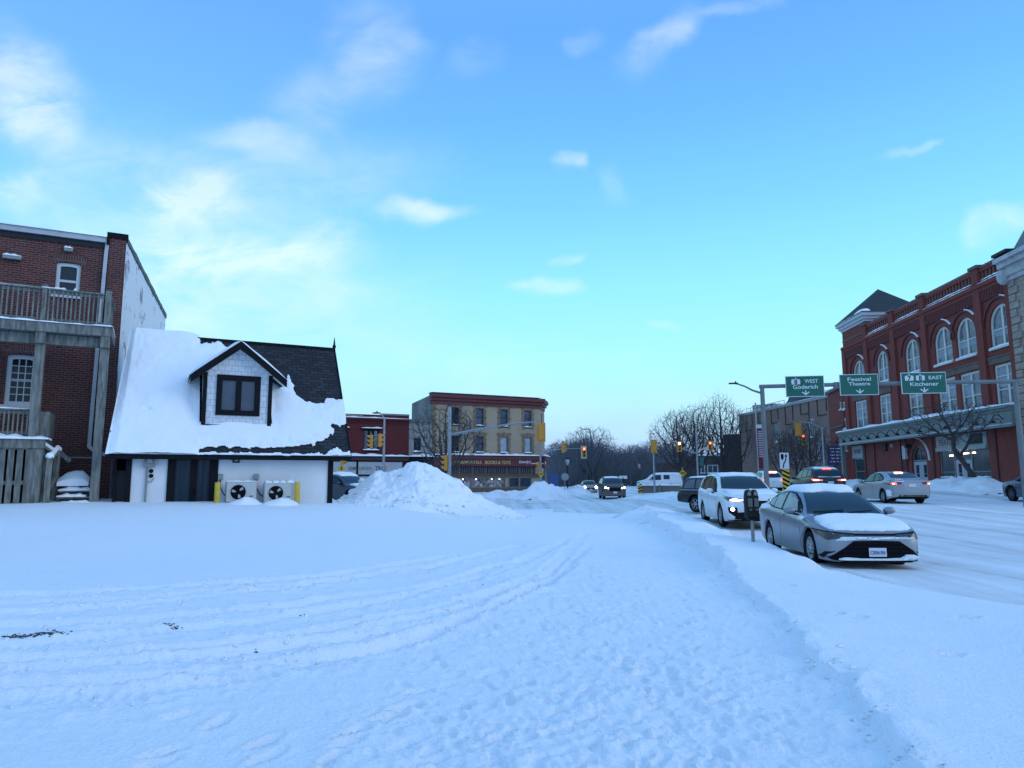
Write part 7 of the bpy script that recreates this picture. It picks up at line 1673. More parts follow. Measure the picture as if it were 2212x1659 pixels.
def junction_posts():
    # lamp standard with two signal heads, seen against the dark red building
    x, y, z0, z1 = post_at(828, 58, 902, -.1); t = thing('street_lamp', (x, y, z0), 0, 'grey lamp standard with two yellow traffic signals, in front of the dark red building', 'street lamp')
    pole(t, x, y, z0, z1, .13, .08); tip = at(817, 892, 58)
    m = MB().tube([(x, y, z1 - .05), at(825.5, 897, 58), at(821, 893.5, 58), tip], [.06, .05, .045, .04], 8); m.build('lamp_arm', GALV, t, smooth=True)
    m = MB(); m.ball(tip + Vector((-.15, 0, 0)), (.36, .15, .07)); m.box(tip + Vector((-.1, 0, .1)), (.08, .08, .12)); m.build('lamp_head', DARK_STEEL, t, smooth=True)
    a = at(802, 953.5, 58); signal_head(t, a, (-.95, -.3, 0), False); b = at(820.5, 951, 57.9); signal_head(t, b, (.9, .45, 0), False)
    m = MB(); m.tube([(x, y, b.z - .1), at(814, 947, 58), a + Vector((0, 0, .0))], .04, 6); m.tube([at(810, 931, 58), at(810, 962, 58)], .03, 6); m.tube([at(813, 931, 58), at(813, 965, 58)], .025, 6); m.tube([at(810, 940, 58), at(829, 946, 58)], .04, 6); m.build('signal_bracket', GALV, t, smooth=True)
    # mast arm signal over the junction, post behind the snow heap
    Y = 50; x, y, z0, z1 = post_at(970.5, Y, 879, -.1); t = thing('traffic_signal', (x, y, z0), 0, 'traffic signal on a long mast arm whose grey post rises behind the snow heap', 'traffic light', 'traffic signals around the junction')
    pole(t, x, y, z0, z1, .155, .12)
    m = MB().tube([at(972, 939, Y), at(1005, 933, Y), at(1060, 923, Y - .5), at(1115, 914, Y - 1), at(1150, 912, Y - 1.2), at(1163, 914, Y - 1.3), at(1167, 919, Y - 1.3)], [.10, .09, .075, .06, .05, .045, .04], 10); m.build('mast_arm', GALV, t, smooth=True)
    signal_head(t, at(1168.5, 934, Y - 1.3), (-.1, 1, 0), True)
    signal_head(t, at(963.5, 1000, Y), (-1, .1, 0), False)
    # post at the corner of the tan building
    Y = 71; x, y, z0, z1 = post_at(1168, Y, 936, -.1); t = thing('traffic_signal', (x, y, z0), 0, 'traffic signal post with two arms and a yellow diamond sign, beside the tan building', 'traffic light', 'traffic signals around the junction')
    pole(t, x, y, z0, z1, .12, .09)
    m = MB().tube([at(1169, 985, Y), at(1180, 978, Y), at(1192, 973, Y), at(1212, 970, Y)], [.06, .055, .05, .045], 8); m.tube([at(1212, 958, Y), at(1212, 972, Y)], .03, 6); m.tube([at(1192, 972, Y), at(1225, 969, Y + 2), at(1253, 969, Y + 5)], .03, 6); m.build('mast_arm', GALV, t, smooth=True)
    signal_head(t, at(1217, 966.5, Y), (.95, -.3, 0), False); signal_head(t, at(1261, 977, Y + 5), (.2, -1, 0), True, LENS_RED, 1.02, boardmat=mat('pale_backboard', (.55, .45, .30), .5))
    m = MB().tube([at(1253, 969, Y + 5), at(1261, 969, Y + 5)], .03, 6); m.build('hanger', GALV, t)
    diamond(t, at(1169, 1024, Y - .12), NEARF, .45, mark='text'); signal_head(t, at(1163.5, 1006, Y - .1), (-1, 0, 0), False, s=.7)
    # pedestrian crossing post in front of the left shops
    Y = 52; x, y, z0, z1 = post_at(736, Y, 984, -.1); t = thing('pedestrian_signal', (x, y, z0), 0, 'pedestrian crossing post with yellow diamond sign and lit red hand, beside the house corner', 'pedestrian signal')
    pole(t, x, y, z0, z1, .09, .08); diamond(t, at(737.5, 1012, Y - .12), NEARF, .40, mark='walk')
    m = MB().box(at(745.5, 1035.5, Y), (.42, .25, .46)); pb = m.build('pedestrian_head', BLACK, t, bevel=.02); MB().box(at(745.5, 1035.5, Y - .14), (.22, .03, .27)).build('hand_symbol', LENS_HOT, pb, bevel=.06)
    MB().bar(at(738, 1035, Y), at(745, 1035, Y), .05, .05).build('signal_bracket', GALV, t); signal_head(t, at(741.5, 991.5, Y), (.95, -.3, 0), False, s=.75)
    # signal seen from behind on the barrier island
    Y = 69; x, y, z0, z1 = post_at(1413.5, Y, 953, -.1); t = thing('traffic_signal', (x, y, z0), 0, 'traffic signal seen from behind on a single grey post by the concrete barrier', 'traffic light', 'traffic signals around the junction')
    pole(t, x, y, z0, z1, .10, .08); signal_head(t, at(1412.5, 964, Y - .2), (.1, 1, 0), True, s=.98); m = MB(); p = at(1412.5, 949.5, Y - .2); m.ball(p, (.34, .14, .06)); m.build('snow_cap', SNOW, t, smooth=True)
    # far post with V arms
    Y = 92; x, y, z0, z1 = post_at(1508, Y, 926, -.1); t = thing('traffic_signal', (x, y, z0), 0, 'traffic signal post with two raised arms and a glowing red light, before bare trees', 'traffic light', 'traffic signals around the junction')
    pole(t, x, y, z0, z1, .13, .10); A, B = at(1467.5, 964.5, Y), at(1535, 963, Y + 1)
    m = MB().tube([at(1507, 980, Y), at(1474, 969, Y)], .08, 7); m.tube([at(1510, 974, Y), at(1533, 963, Y + 1)], .08, 7); m.build('signal_arm', GALV, t, smooth=True)
    signal_head(t, A, (-.1, -1, 0), True, LENS_HOT, 1.05); signal_head(t, B, (-.5, -.9, 0), True, LENS_RED, 1.0)
    MB().box(at(1516, 997, Y), (.5, .05, 1.2)).build('street_name_sign', mat('street_sign_green', (.01, .12, .10), .5), t)
    x, y, z0, z1 = post_at(1475, 80, 1010, -.1); t = thing('warning_sign_post', (x, y, z0), 0, 'yellow diamond warning sign beside the white van', 'road sign'); pole(t, x, y, z0, z1, .05, .05); diamond(t, at(1475, 1022, 79.9), NEARF, .62, mark='text')
    # signals over the far street, left of the red brick building
    Y = 74; x, y, z0, z1 = post_at(1783, Y, 924, -.1); t = thing('traffic_signal', (x, y, z0), 0, 'traffic signal with a large back plate on a mast arm, before the buff building', 'traffic light', 'traffic signals around the junction')
    pole(t, x, y, z0, z1, .13, .09); m = MB().tube([at(1781, 926, Y), at(1760, 917, Y), at(1742, 912, Y), at(1728, 911, Y)], [.08, .07, .06, .05], 8); m.build('mast_arm', GALV, t, smooth=True); signal_head(t, at(1724.5, 928, Y - .2), (.1, 1, 0), True, s=1.05)
    Y = 90; x, y, z0, z1 = post_at(1752, Y, 946, -.1); t = thing('traffic_signal', (x, y, z0), 0, 'traffic signal showing dim red, just below the large back plate by the buff building', 'traffic light', 'traffic signals around the junction')
    pole(t, x, y, z0, z1, .09, .08); m = MB().tube([at(1752, 948, Y), at(1738, 946, Y)], .05, 6); m.build('mast_arm', GALV, t); signal_head(t, at(1736, 949, Y - .2), (-.3, -1, 0), True, LENS_RED, 1.1)
    Y = 96; x, y, z0, z1 = post_at(1728, Y, 968, -.1); t = thing('traffic_signal', (x, y, z0), 0, 'pair of small traffic signals on one post, above right of the keep right sign', 'traffic light', 'traffic signals around the junction')
    pole(t, x, y, z0, z1, .09, .08); m = MB().tube([at(1714, 968, Y), at(1732, 968, Y)], .05, 6); m.build('signal_bracket', GALV, t); signal_head(t, at(1714.5, 973, Y), (.85, -.5, 0), False, s=1.15); signal_head(t, at(1731.5, 970.5, Y), (.2, 1, 0), True, s=1.0)
    x, y, z0, z1 = post_at(1786, 88, 955, 0); t = thing('information_sign', (at(1806, 1000, 88).x, 88, gz(at(1806, 1000, 88).x, 88)), 0, 'deep blue rectangular information sign with white lines on a post by the red brick building', 'road sign')
    P = at(1806, 984, 88); MB().box(P, (2.1, .08, 2.4)).build('panel', mat('sign_blue', (.015, .03, .20), .5), t); m = MB()
    for k in range(5): m.box(P + Vector((-.1 + .05 * (k % 2), -.045, .85 - k * .40)), (1.3 - .2 * (k % 2), .01, .12))
    m.build('sign_lines', WHITE_LET, t); pole(t, P.x, P.y + .1, gz(P.x, P.y), P.z, .07, .07)
    # black park lamp
    x, y, z0, z1 = post_at(1226, 84, 1004, -.1); t = thing('park_lamp', (x, y, z0), 0, 'black ornamental lamp post at the foot of the bare woods right of the tan building', 'street lamp')
    pole(t, x, y, z0, z1, .10, .07, DARK_STEEL); m = MB().lathe([(.10, 0), (.16, .15), (.30, .5), (.26, .55), (.001, .8)], (x, y, z1 - .05), (0, 0, 1), 10); m.build('lantern', mat('lantern_glass', (.35, .40, .45), .3), t, smooth=True)
    m = MB(); m.ball((x, y, z1 + .75), (.2, .2, .12)); m.build('lantern_cap', DARK_STEEL, t, smooth=True)
    # small pieces by the park
    x, y, z0, z1 = post_at(1196, 78, 1020, 0); t = thing('notice_board', (x, y, z0), 0, 'small blue notice board standing right of the tan building', 'sign'); MB().box(at(1197, 1037, 78), (.9, .12, 1.4)).build('panel', mat('notice_blue', (.03, .07, .22), .5), t); pole(t, x, y, z0, at(1196, 1032, 78).z, .05, .05)
    x, y, z0, z1 = post_at(1220, 80, 1030, 0); t = thing('road_sign', (x, y, z0), 0, 'small round grey road sign right of the blue notice board', 'road sign'); pole(t, x, y, z0, z1, .04, .04); MB().lathe([(.42, 0), (.42, .03), (.001, .03)], at(1220.5, 1030, 79.9), (0, -1, 0), 18).build('disc', mat('grey_sign_back', (.26, .28, .30), .5), t)
    x, y, z0, z1 = post_at(1346, 84, 1031, -.1); t = thing('sign_post', (x, y, z0), 0, 'small post with a pale sign right of the dark brown oncoming vehicle', 'road sign'); pole(t, x, y, z0, z1, .07, .07, DARK_STEEL); MB().box(at(1346, 1031, 84), (.95, .06, .35)).build('panel', WHITE_LET, t)
    # flag
    x, y, z0, z1 = post_at(1378, 150, 1000, 0); t = thing('flag', (x, y, z0), 0, 'small red and white flag on a pale pole in front of the distant woods', 'flag'); pole(t, x, y, z0, z1 + .5, .06, .04); P = at(1384, 1007, 150)
    for k, m_ in ((-.4, 'r'), (0, 'w'), (.4, 'r')): MB().box((P.x - .3 + k, P.y, P.z - abs(k) * .3), (.4 if k else .42, .04, .9)).build('cloth', mat('flag_red', (.30, .02, .03), .7) if m_ == 'r' else WHITE_LET, t)
junction_posts()

def gantry():
    Yl, Yr = 32.0, 30.6
    xl, yl, zl0, zl1 = post_at(1655, Yl, 832, -.1); a = at(1640, 835, Yl); 
    t = thing('sign_gantry', (a.x, a.y, gz(a.x, a.y)), 0, 'grey steel overhead gantry carrying three green direction signs across the street', 'sign gantry')
    gm = mat('gantry_grey', (.17, .185, .185), .55, .3, var=.12, vscale=2)
    za, zb = at(1645, 835, Yl).z, at(2190, 824, Yr).z; ax = at(1645, 835, Yl); bx = at(2192, 824, Yr); top = (za + zb) / 2
    A = Vector((ax.x + .02, ax.y, 0)); B = Vector((bx.x, bx.y, 0))
    m = MB().tube([(A.x, A.y, gz(A.x, A.y) - .1), (A.x, A.y, top)], [.125, .095], 14); m.build('post', gm, t, smooth=True)
    m = MB().tube([(B.x, B.y, gz(B.x, B.y) - .1), (B.x, B.y, top)], [.13, .10], 14); m.build('post', gm, t, smooth=True)
    m = MB().tube([(A.x - .12, A.y, top), ((A.x * 2 + B.x) / 3, (A.y * 2 + B.y) / 3, top + .02), ((A.x + 2 * B.x) / 3, (A.y + 2 * B.y) / 3, top + .02), (B.x + .15, B.y, top)], .088, 14); m.build('crossbeam', gm, t, smooth=True)
    fr = Fr((A.x, A.y), math.atan2(B.x - A.x, B.y - A.y))
    if fr.n.y > 0: raise RuntimeError
    m = MB(); fr.box(m, fr.hit(1806, 828)[0] - .10, fr.hit(1806, 828)[0] + .10, -.12, .12, top - .115, top + .125); m.build('beam_joint', gm, t)
    # lamp on the left post
    tip = at(1577, 827.5, Yl - .2); m = MB().tube([(A.x, A.y, at(1640, 850, Yl).z), at(1625, 843, Yl), at(1610, 835, Yl - .1), at(1595, 830, Yl - .2), at(1588, 828.5, Yl - .2)], [.05, .045, .04, .035, .03], 8); la = m.build('lamp_arm', gm, t, smooth=True)
    m = MB(); p = at(1588, 828.2, Yl - .2); m.hexa([p + Vector((x_, y_, z_)) for z_, w in ((-.03, .09), (.03, .06)) for x_, y_ in ((-.28, -w), (.12, -w), (.12, w), (-.28, w))]); m.box(p + Vector((.02, 0, .06)), (.06, .06, .07)); m.build('lamp_head', DARK_STEEL, la, bevel=.01)
    GREEN = mat('sign_green', (.0, .105, .068), .45, var=.05); WL = mat('reflective_white', (.62, .66, .66), .5)
    def panel(px0, px1, pyt, pyb, label):
        pm = (px0 + px1) / 2; s0, s1 = fr.hit(px0, (pyt + pyb) / 2, .26)[0], fr.hit(px1, (pyt + pyb) / 2, .26)[0]; z1, z0 = fr.hit(pm, pyt, .26)[1], fr.hit(pm, pyb, .26)[1]
        m = MB(); fr.box(m, s0, s1, .20, .25, z0, z1); p = m.build('direction_sign', WL, t, bevel=.02); p['label'] = label
        m = MB(); fr.box(m, s0 + .03, s1 - .03, .25, .255, z0 + .03, z1 - .03); m.build('sign_face', GREEN, p)
        m = MB()
        for q in (.25, .75): fr.box(m, s0 + (s1 - s0) * q - .04, s0 + (s1 - s0) * q + .04, .10, .20, z0 + .1, z1 - .1)
        m.build('sign_bracket', gm, p)
        return p, s0, s1, z0, z1
    def tx(p, s, q, b): words(fr, s, *q, .257, WL, p, 'sign_lettering', width=b, thick=.002, bold=.012)
    def arrow(p, s, z, w):
        m = MB(); h = w * .62; extr(m, fr, [(s - .075 * w, z + h * .55), (s + .075 * w, z + h * .55), (s + .075 * w, z - h * .05), (s + w * .40, z + h * .32), (s + w * .5, z + h * .20), (s, z - h * .45), (s - w * .5, z + h * .20), (s - w * .40, z + h * .32), (s - .075 * w, z - h * .05)], .256, .26); m.build('sign_arrow', WL, p)
    def shield(p, s, z, w, n):
        m = MB(); h = w * .62; extr(m, fr, [(s - w * .46, z - h * .5), (s + w * .46, z - h * .5), (s + w * .5, z + h * .1), (s + w * .46, z + h * .42), (s + w * .18, z + h * .5), (s + w * .12, z + h * .38), (s + w * .05, z + h * .42), (s + w * .06, z + h * .75), (s - w * .06, z + h * .75), (s - w * .05, z + h * .42), (s - w * .12, z + h * .38), (s - w * .18, z + h * .5), (s - w * .46, z + h * .42), (s - w * .5, z + h * .1)], .256, .259)
        sh = m.build('route_shield', WL, p); words(fr, n, s, z - h * .06, h * .85, .262, BLACK, sh, 'route_number', thick=.002, bold=.02)
    p, s0, s1, z0, z1 = panel(1697, 1781, 811.5, 857, 'green sign reading 8 WEST Goderich'); W, H = s1 - s0, z1 - z0
    shield(p, s0 + W * .27, z0 + H * .72, W * .235, '8'); tx(p, 'WEST', (s0 + W * .67, z0 + H * .74, H * .18), W * .35); tx(p, 'Goderich', (s0 + W * .51, z0 + H * .47, H * .19), W * .64); arrow(p, s0 + W * .51, z0 + H * .17, W * .21)
    p, s0, s1, z0, z1 = panel(1814, 1898, 808, 853.5, 'green sign reading Festival Theatre'); W, H = s1 - s0, z1 - z0
    tx(p, 'Festival', (s0 + W * .51, z0 + H * .76, H * .17), W * .60); tx(p, 'Theatre', (s0 + W * .505, z0 + H * .54, H * .165), W * .56); arrow(p, s0 + W * .51, z0 + H * .17, W * .21)
    p, s0, s1, z0, z1 = panel(1947, 2045, 804, 850, 'green sign reading 7 8 EAST Kitchener'); W, H = s1 - s0, z1 - z0
    shield(p, s0 + W * .185, z0 + H * .74, W * .20, '7'); shield(p, s0 + W * .43, z0 + H * .74, W * .20, '8'); tx(p, 'EAST', (s0 + W * .765, z0 + H * .74, H * .17), W * .30); tx(p, 'Kitchener', (s0 + W * .51, z0 + H * .45, H * .18), W * .63); arrow(p, s0 + W * .50, z0 + H * .15, W * .19)
gantry()

def median_signs():
    Y = 31.5; p = at(1697, 1045, Y); z0 = gz(p.x, p.y); t = thing('keep_right_sign', (p.x, p.y, z0 - .1), 0, 'white keep right sign above a black and yellow striped hazard marker, beside the gantry post', 'road sign')
    fr = Fr((p.x, p.y), math.pi / 2); q0, q1 = fr.hit(1684.5, 1000, .05)[0], fr.hit(1704.5, 1000, .05)[0]; z1, zb = fr.hit(1695, 978, .05)[1], fr.hit(1695, 1013, .05)[1]
    pole(t, p.x, p.y, z0 - .1, z1, .035, .035)
    m = MB(); fr.box(m, q0, q1, .04, .055, zb, z1); s = m.build('sign_panel', mat('sign_white', (.50, .53, .56), .5), t, bevel=.01)
    W, H = q1 - q0, z1 - zb; X = lambda a, b: (q0 + a * W, zb + b * H)
    m = MB(); extr(m, fr, [X(.14, .92), X(.44, .92), X(.44, .66), X(.29, .52), X(.14, .66)], .056, .06); 
    path = [X(.36, .08), X(.38, .22), X(.45, .36), X(.60, .48), X(.68, .60), X(.69, .80)]
    for a, b in zip(path[:-1], path[1:]): m.bar(fr.p(a[0], .058, a[1] - .01), fr.p(b[0], .058, b[1] + .01), .075 * W * 1.6, .005, up=fr.n)
    extr(m, fr, [X(.54, .76), X(.86, .76), X(.70, .95)], .056, .06); m.build('keep_right_symbol', BLACK, s)
    h1, h0 = fr.hit(1697, 1014, .05)[1], fr.hit(1700, 1051, .05)[1]; a0, a1 = fr.hit(1690, 1030, .05)[0], fr.hit(1705.5, 1030, .05)[0]
    m = MB(); fr.box(m, a0, a1, .03, .06, h0 - .3, h1); hz = m.build('hazard_marker', SIGN_YELLOW, t); m = MB(); n = 5
    for k in range(n):
        z = h0 - .25 + (h1 - h0 + .2) * k / n; w = (a1 - a0); extr(m, fr, [(a0, z + .16), (a1, z), (a1, min(h1, z + .10)), (a0, min(h1, z + .26))], .061, .064)
    m.build('hazard_stripes', BLACK, hz)
median_signs()

def parking_meter():
    Y = 15.2; p = at(1626, 1150, Y); zb = gz(p.x, p.y); t = thing('parking_meter', (p.x, p.y, zb), 0, 'black double headed parking meter standing in the snowbank beside the silver sedan', 'parking meter')
    f = Fr((p.x, p.y), rad(78)); zt = at(1624, 1057, Y).z; z1 = at(1624, 1122, Y).z; h = zt - z1
    m = MB().tube([(p.x, p.y, zb - .4), (p.x, p.y, z1 + .05)], .036, 14); m.build('post', mat('meter_post', (.21, .225, .225), .55, .3, var=.25, vscale=9), t, smooth=True)
    m = MB(); f.box(m, -.14, .14, -.075, .075, z1 + .03, z1 + h * .80); f.box(m, -.10, .10, -.055, .055, z1 - .02, z1 + .03); b = m.build('housing', mat('meter_black', (.006, .009, .011), .5, var=.3, vscale=9, spec=.2), t, bevel=.02)
    for q in (-.075, .07):
        m = MB(); n = 14; c = z1 + h * .82; r = .062; loop = [(q - r, z1 + h * .77)] + [(q + r * math.cos(math.pi * (1 - k / n)), c + (h * .17) * math.sin(math.pi * k / n)) for k in range(n + 1)] + [(q + r, z1 + h * .77)]
        extr(m, f, loop[::-1], -.06, .06); hd = m.build('meter_dome', mat('meter_black', (0, 0, 0)), t, bevel=.012)
        m = MB(); lp = [(q - r * .7, z1 + h * .80)] + [(q + r * .7 * math.cos(math.pi * (1 - k / n)), c + (h * .12) * math.sin(math.pi * k / n)) for k in range(n + 1)] + [(q + r * .7, z1 + h * .80)]; extr(m, f, lp[::-1], .06, .066); m.build('meter_window', mat('meter_glass_dim', (.16, .18, .18), .2), hd)
        m = MB(); f.box(m, q - .05, q + .05, .075, .09, z1 + h * .42, z1 + h * .70); f.box(m, q - .03, q + .03, .075, .10, z1 + h * .30, z1 + h * .36); m.build('coin_plate', mat('meter_plate', (.10, .11, .11), .4, .5), hd)
    m = MB(); m.ball((p.x, p.y, zt + .0), (.05, .04, .015)); m.build('snow_cap', SNOW, t, smooth=True)
parking_meter()

def barrier():
    Y0, Y1 = 73, 71; a, b = at(1380, 1062, Y0), at(1470, 1062, Y1); az = math.atan2(b.x - a.x, b.y - a.y); f = Fr((a.x, a.y), az); L = math.hypot(b.x - a.x, b.y - a.y); g = gz(a.x, a.y); zt = at(1420, 1049, 72).z
    t = thing('concrete_barrier', f.p(L / 2, 0, g), 0, 'low brown grey concrete barrier capped with snow in front of the white van', 'concrete barrier')
    m = MB(); f.box(m, 0, L, -.25, .0, g - .4, zt); m.build('wall', mat('brown_concrete', (.155, .135, .115), .9, var=.2, vscale=.8), t)
    m = MB(); f.box(m, L * .50, L * .54, -.1, .10, g - .2, zt + .1); m.build('joint_post', CONCRETE, t)
    m = MB(); lump(m, f, -.1, L, -.3, .06, zt, .18, 20, 3); m.build('snow_cap', SNOW, t, smooth=True)
    m = MB(); f.box(m, -.06, .35, .01, .05, g - .1, zt); hz = m.build('hazard_end', SIGN_YELLOW, t); m = MB()
    for k in range(3): z = g + .05 + k * .3; extr(m, f, [(-.06, z), (.35, z + .18), (.35, z + .32), (-.06, z + .14)], .051, .054)
    m.build('hazard_stripes', BLACK, hz)
barrier()
def vertical_banner():
    Y = 100; p = at(1643, 960, Y); t = thing('vertical_sign', (p.x, p.y, gz(p.x, p.y)), 0, 'tall narrow red vertical sign with pale letters, half hidden behind the gantry post', 'sign')
    w = .72; z1, z0 = at(1642, 926, Y).z, at(1646, 1012, Y).z
    MB().box((p.x, p.y, (z0 + z1) / 2), (w, .3, z1 - z0)).build('panel', mat('banner_red', (.20, .02, .035), .5, var=.1), t)
    m = MB()
    for k in range(12): m.box((p.x - .02, p.y - .156, z0 + (z1 - z0) * (.30 + .68 * k / 12)), (.62, .012, (z1 - z0) * .034))
    m.build('letter_blocks', mat('pink_white', (.55, .42, .44), .6), t); m = MB(); m.box((p.x, p.y, z1 + .3), (w + .3, .4, .5)); m.build('sign_cap', WHITE_LET, t)
    m = MB(); m.tube([(p.x - .45, p.y, gz(p.x, p.y)), (p.x - .45, p.y, at(1636, 870, Y).z)], .12, 8); m.build('pole', GALV, t)
vertical_banner()

# ------------------------------------------------------------------ snow banks along the roads
def bank(pxs, w, h, label, group, seed, name='snow_bank'): snowbank(name, [(*gpx(a, b, .0), c) if Yd is None else (at(a, b, Yd).x, Yd, c) for a, b, c, Yd in pxs], w, h, label, group, seed)
G = 'ploughed snow banks along the roads'
bank([(1030, 1072, .5, 60), (1080, 1070, .6, 62), (1130, 1068, .55, 64), (1160, 1066, .7, 65)], 1.6, .75, 'long low ploughed bank of snow in front of the tan building shops', G, 1)
bank([(1128, 1075, .35, 57), (1150, 1072, .9, 58), (1166, 1072, 1.15, 59), (1185, 1072, 1.0, 60), (1210, 1072, .4, 62)], 2.0, 1.25, 'tall lumpy snow bank at the foot of the corner signal post by the tan building', G, 2)
bank([(1205, 1062, .4, 70), (1235, 1062, .6, 72), (1252, 1060, 1.5, 74), (1268, 1062, .4, 74)], 1.5, .75, 'small peaked snow bank left of the beige oncoming car', G, 3)
bank([(1330, 1075, .25, 60), (1370, 1078, .4, 58), (1410, 1080, .6, 56), (1445, 1078, 1.0, 54), (1475, 1075, 1.3, 52), (1500, 1075, 1.2, 50)], 2.6, .42, 'broad smooth snow bank below the concrete barrier, rising to the black pickup truck', G, 4)
bank([(1985, 1062, .8, 52), (2030, 1062, 1.0, 50), (2080, 1062, 1.1, 48), (2120, 1062, 1.2, 46), (2150, 1062, 1.1, 44.5), (2178, 1062, .8, 43)], 1.9, .62, 'lumpy snow bank along the pavement below the red brick building', G, 5)
bank([(1820, 1062, .6, 80), (1900, 1062, .8, 66), (1985, 1062, .8, 54)], 1.6, .7, 'snow bank at the far pavement left of the silver grey sedan', G, 6)
bank([(1376, 1120, .7, None), (1400, 1118, 1.1, None), (1440, 1126, .8, None), (1490, 1140, .4, None)], 1.6, .42, 'end of the ploughed bank beside the parked cars, nearest the junction', G, 7)

# ------------------------------------------------------------------ bare trees
BARK = mat('winter_bark', (.045, .040, .040), .9, var=.3, vscale=3); TWIG = mat('winter_twigs', (.060, .055, .058), .9); TWIG_FAR = mat('hazy_far_twigs', (.095, .10, .115), .95); TWIG_OCHRE = mat('ochre_winter_twigs', (.10, .098, .085), .95)  # the far twigs carry a bluish distance haze in their colour
def tree_mesh(seed, H, R, tr=.22, bole=.25, lean=(0, 0), natt=800, twig=.012, vase=.5, step=None, tw=2, twl=.16, flat=1.0):
    """Space colonisation: branches grow towards points scattered through an uneven crown."""
    rn = np.random.RandomState(seed); z0 = H * bole; hc = H - z0; step = step or hc / 17
    A = []
    while len(A) < natt:
        p = rn.uniform(-1, 1, 3); t = (p[2] + 1) / 2; q = math.hypot(p[0], p[1]); env = math.sqrt(max(0, 1 - max(0, (t - .45) / .55) ** 2)) * min(1, (t / .45)) ** vase if t > .02 else 0
        env *= 1 + .22 * math.sin(3 * math.atan2(p[1], p[0]) + seed) * math.sin(5 * t + seed)
        if q < env and rn.rand() < .35 + .65 * (q / max(env, .01)) ** 1.2: A.append((p[0] * R, p[1] * R * flat, z0 + t * hc))
    A = np.array(A); pos = [np.array((lean[0] * (1 - k / 6), 0, -.3 + (z0 + .3) * k / 6)) for k in range(7)]; par = [-1] + list(range(6))
    pos[-1] = pos[-1] * 1.0; P = np.array(pos); dist = np.full(len(A), 1e9); near = np.zeros(len(A), int); new = list(range(len(pos))); alive = np.ones(len(A), bool)
    new = [5, 6]
    for it in range(70):
        for i in new:
            d = np.linalg.norm(A - pos[i], axis=1); m = d < dist; dist[m] = d[m]; near[m] = i
        alive &= dist > step * .8
        if not alive.any(): break
        grow = {}
        for i in np.unique(near[alive]):
            v = A[alive & (near == i)] - pos[i]; v = (v / np.linalg.norm(v, axis=1)[:, None]).sum(0); grow[i] = v
        new = []
        for i, v in grow.items():
            n = np.linalg.norm(v)
            if n < 1e-6: continue
            v = v / n + rn.normal(0, .09, 3) + np.array((0, 0, .22)); v /= np.linalg.norm(v); q_ = pos[i] + v * step
            if np.min(np.linalg.norm(np.array(pos) - q_, axis=1)) < step * .45: alive[alive & (near == i) & (dist < step * 1.6)] = False; continue
            pos.append(q_); par.append(i); new.append(len(pos) - 1)
        if not new or len(pos) > 5200: break
    N = len(pos); ch = [[] for _ in range(N)]
    for i in range(1, N): ch[par[i]].append(i)
    rad_ = [0.0] * N
    for i in range(N - 1, -1, -1): rad_[i] = twig if not ch[i] else sum(rad_[c] ** 2.35 for c in ch[i]) ** (1 / 2.35)
    k = tr / rad_[0]; sc_ = lambda r: twig + (r - twig) * (tr - twig) / max(1e-6, rad_[0] - twig)
    T = MB(); C = MB(); st = [(0, None)]
    while st:
        i, pr = st.pop(); pts = [] if pr is None else [pos[pr]]; rr = [] if pr is None else [sc_(rad_[i])]
        while True:
            pts.append(pos[i]); rr.append(sc_(rad_[i]))
            if not ch[i]: break
            b = max(ch[i], key=lambda c: rad_[c]); st += [(c, i) for c in ch[i] if c != b]; i = b
        if len(pts) > 1:
            big = max(rr) > tr * .28; (T if big else C).tube(pts, rr, 7 if big else 4 if max(rr) > twig * 3 else 3, caps=False)
    for i in range(8, N):
        if rad_[i] < twig * 4.5:
            for _ in range(tw):
                d = np.array(pos[i]) - np.array(pos[par[i]]); d = d / np.linalg.norm(d) + rn.normal(0, .42, 3) + np.array((0, 0, .40)); d /= np.linalg.norm(d); l = H * twl * rn.uniform(.3, 1) * .6
                m_ = pos[i] + d * l * .5 + rn.normal(0, .06 * l, 3); C.tube([pos[i], m_, pos[i] + d * l], [twig * .8, twig * .65, twig * .3], 3, caps=False)
    return T, C
def tree(px, Y, pyt, width_px, seed, label, group=None, tm=TWIG, lean=(0, 0), name='bare_tree', **kw):
    p = at(px, 1040, Y); z = gz(p.x, p.y); H = at(px, pyt, Y).z - z; R = width_px / 2 * Y / FPX
    t = thing(name, (p.x, p.y, z), 0, label, 'tree', group); T, C = tree_mesh(seed, H, R, lean=lean, **kw)
    T.build('trunk', BARK, t, smooth=True, local=True); C.build('crown', tm, t, local=True)
GT = 'bare winter trees beyond the junction'
tree(1472, 112, 886, 132, 21, 'bare spreading tree behind the glowing red signal, leftmost of the big group', GT, tr=.42, twig=.020, natt=1700, bole=.18)
tree(1507, 118, 876, 118, 22, 'bare tree rising behind the post with two raised signal arms', GT, tr=.42, twig=.020, natt=1700, bole=.2)
tree(1561, 124, 852, 100, 23, 'tallest bare tree of the big group, in front of the dark brown tower', GT, tr=.45, twig=.020, natt=1700, bole=.2)
tree(1602, 128, 882, 66, 24, 'slender bare tree between the tall bare tree and the buff brick building', GT, tr=.25, twig=.022, natt=500, bole=.22)
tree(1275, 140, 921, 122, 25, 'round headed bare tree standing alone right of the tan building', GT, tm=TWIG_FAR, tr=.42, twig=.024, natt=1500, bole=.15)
tree(965, 62, 868, 160, 26, 'bare tree in front of the left side of the tan building', None, tr=.20, twig=.015, natt=1300, bole=.2, tw=2, twl=.11)
tree(2066, 47, 862, 205, 27, 'bare leaning street tree in front of the red brick building shop windows', None, lean=(1.95, 0), tr=.16, twig=.011, natt=230, bole=.46, tw=2, twl=.12, flat=.8)
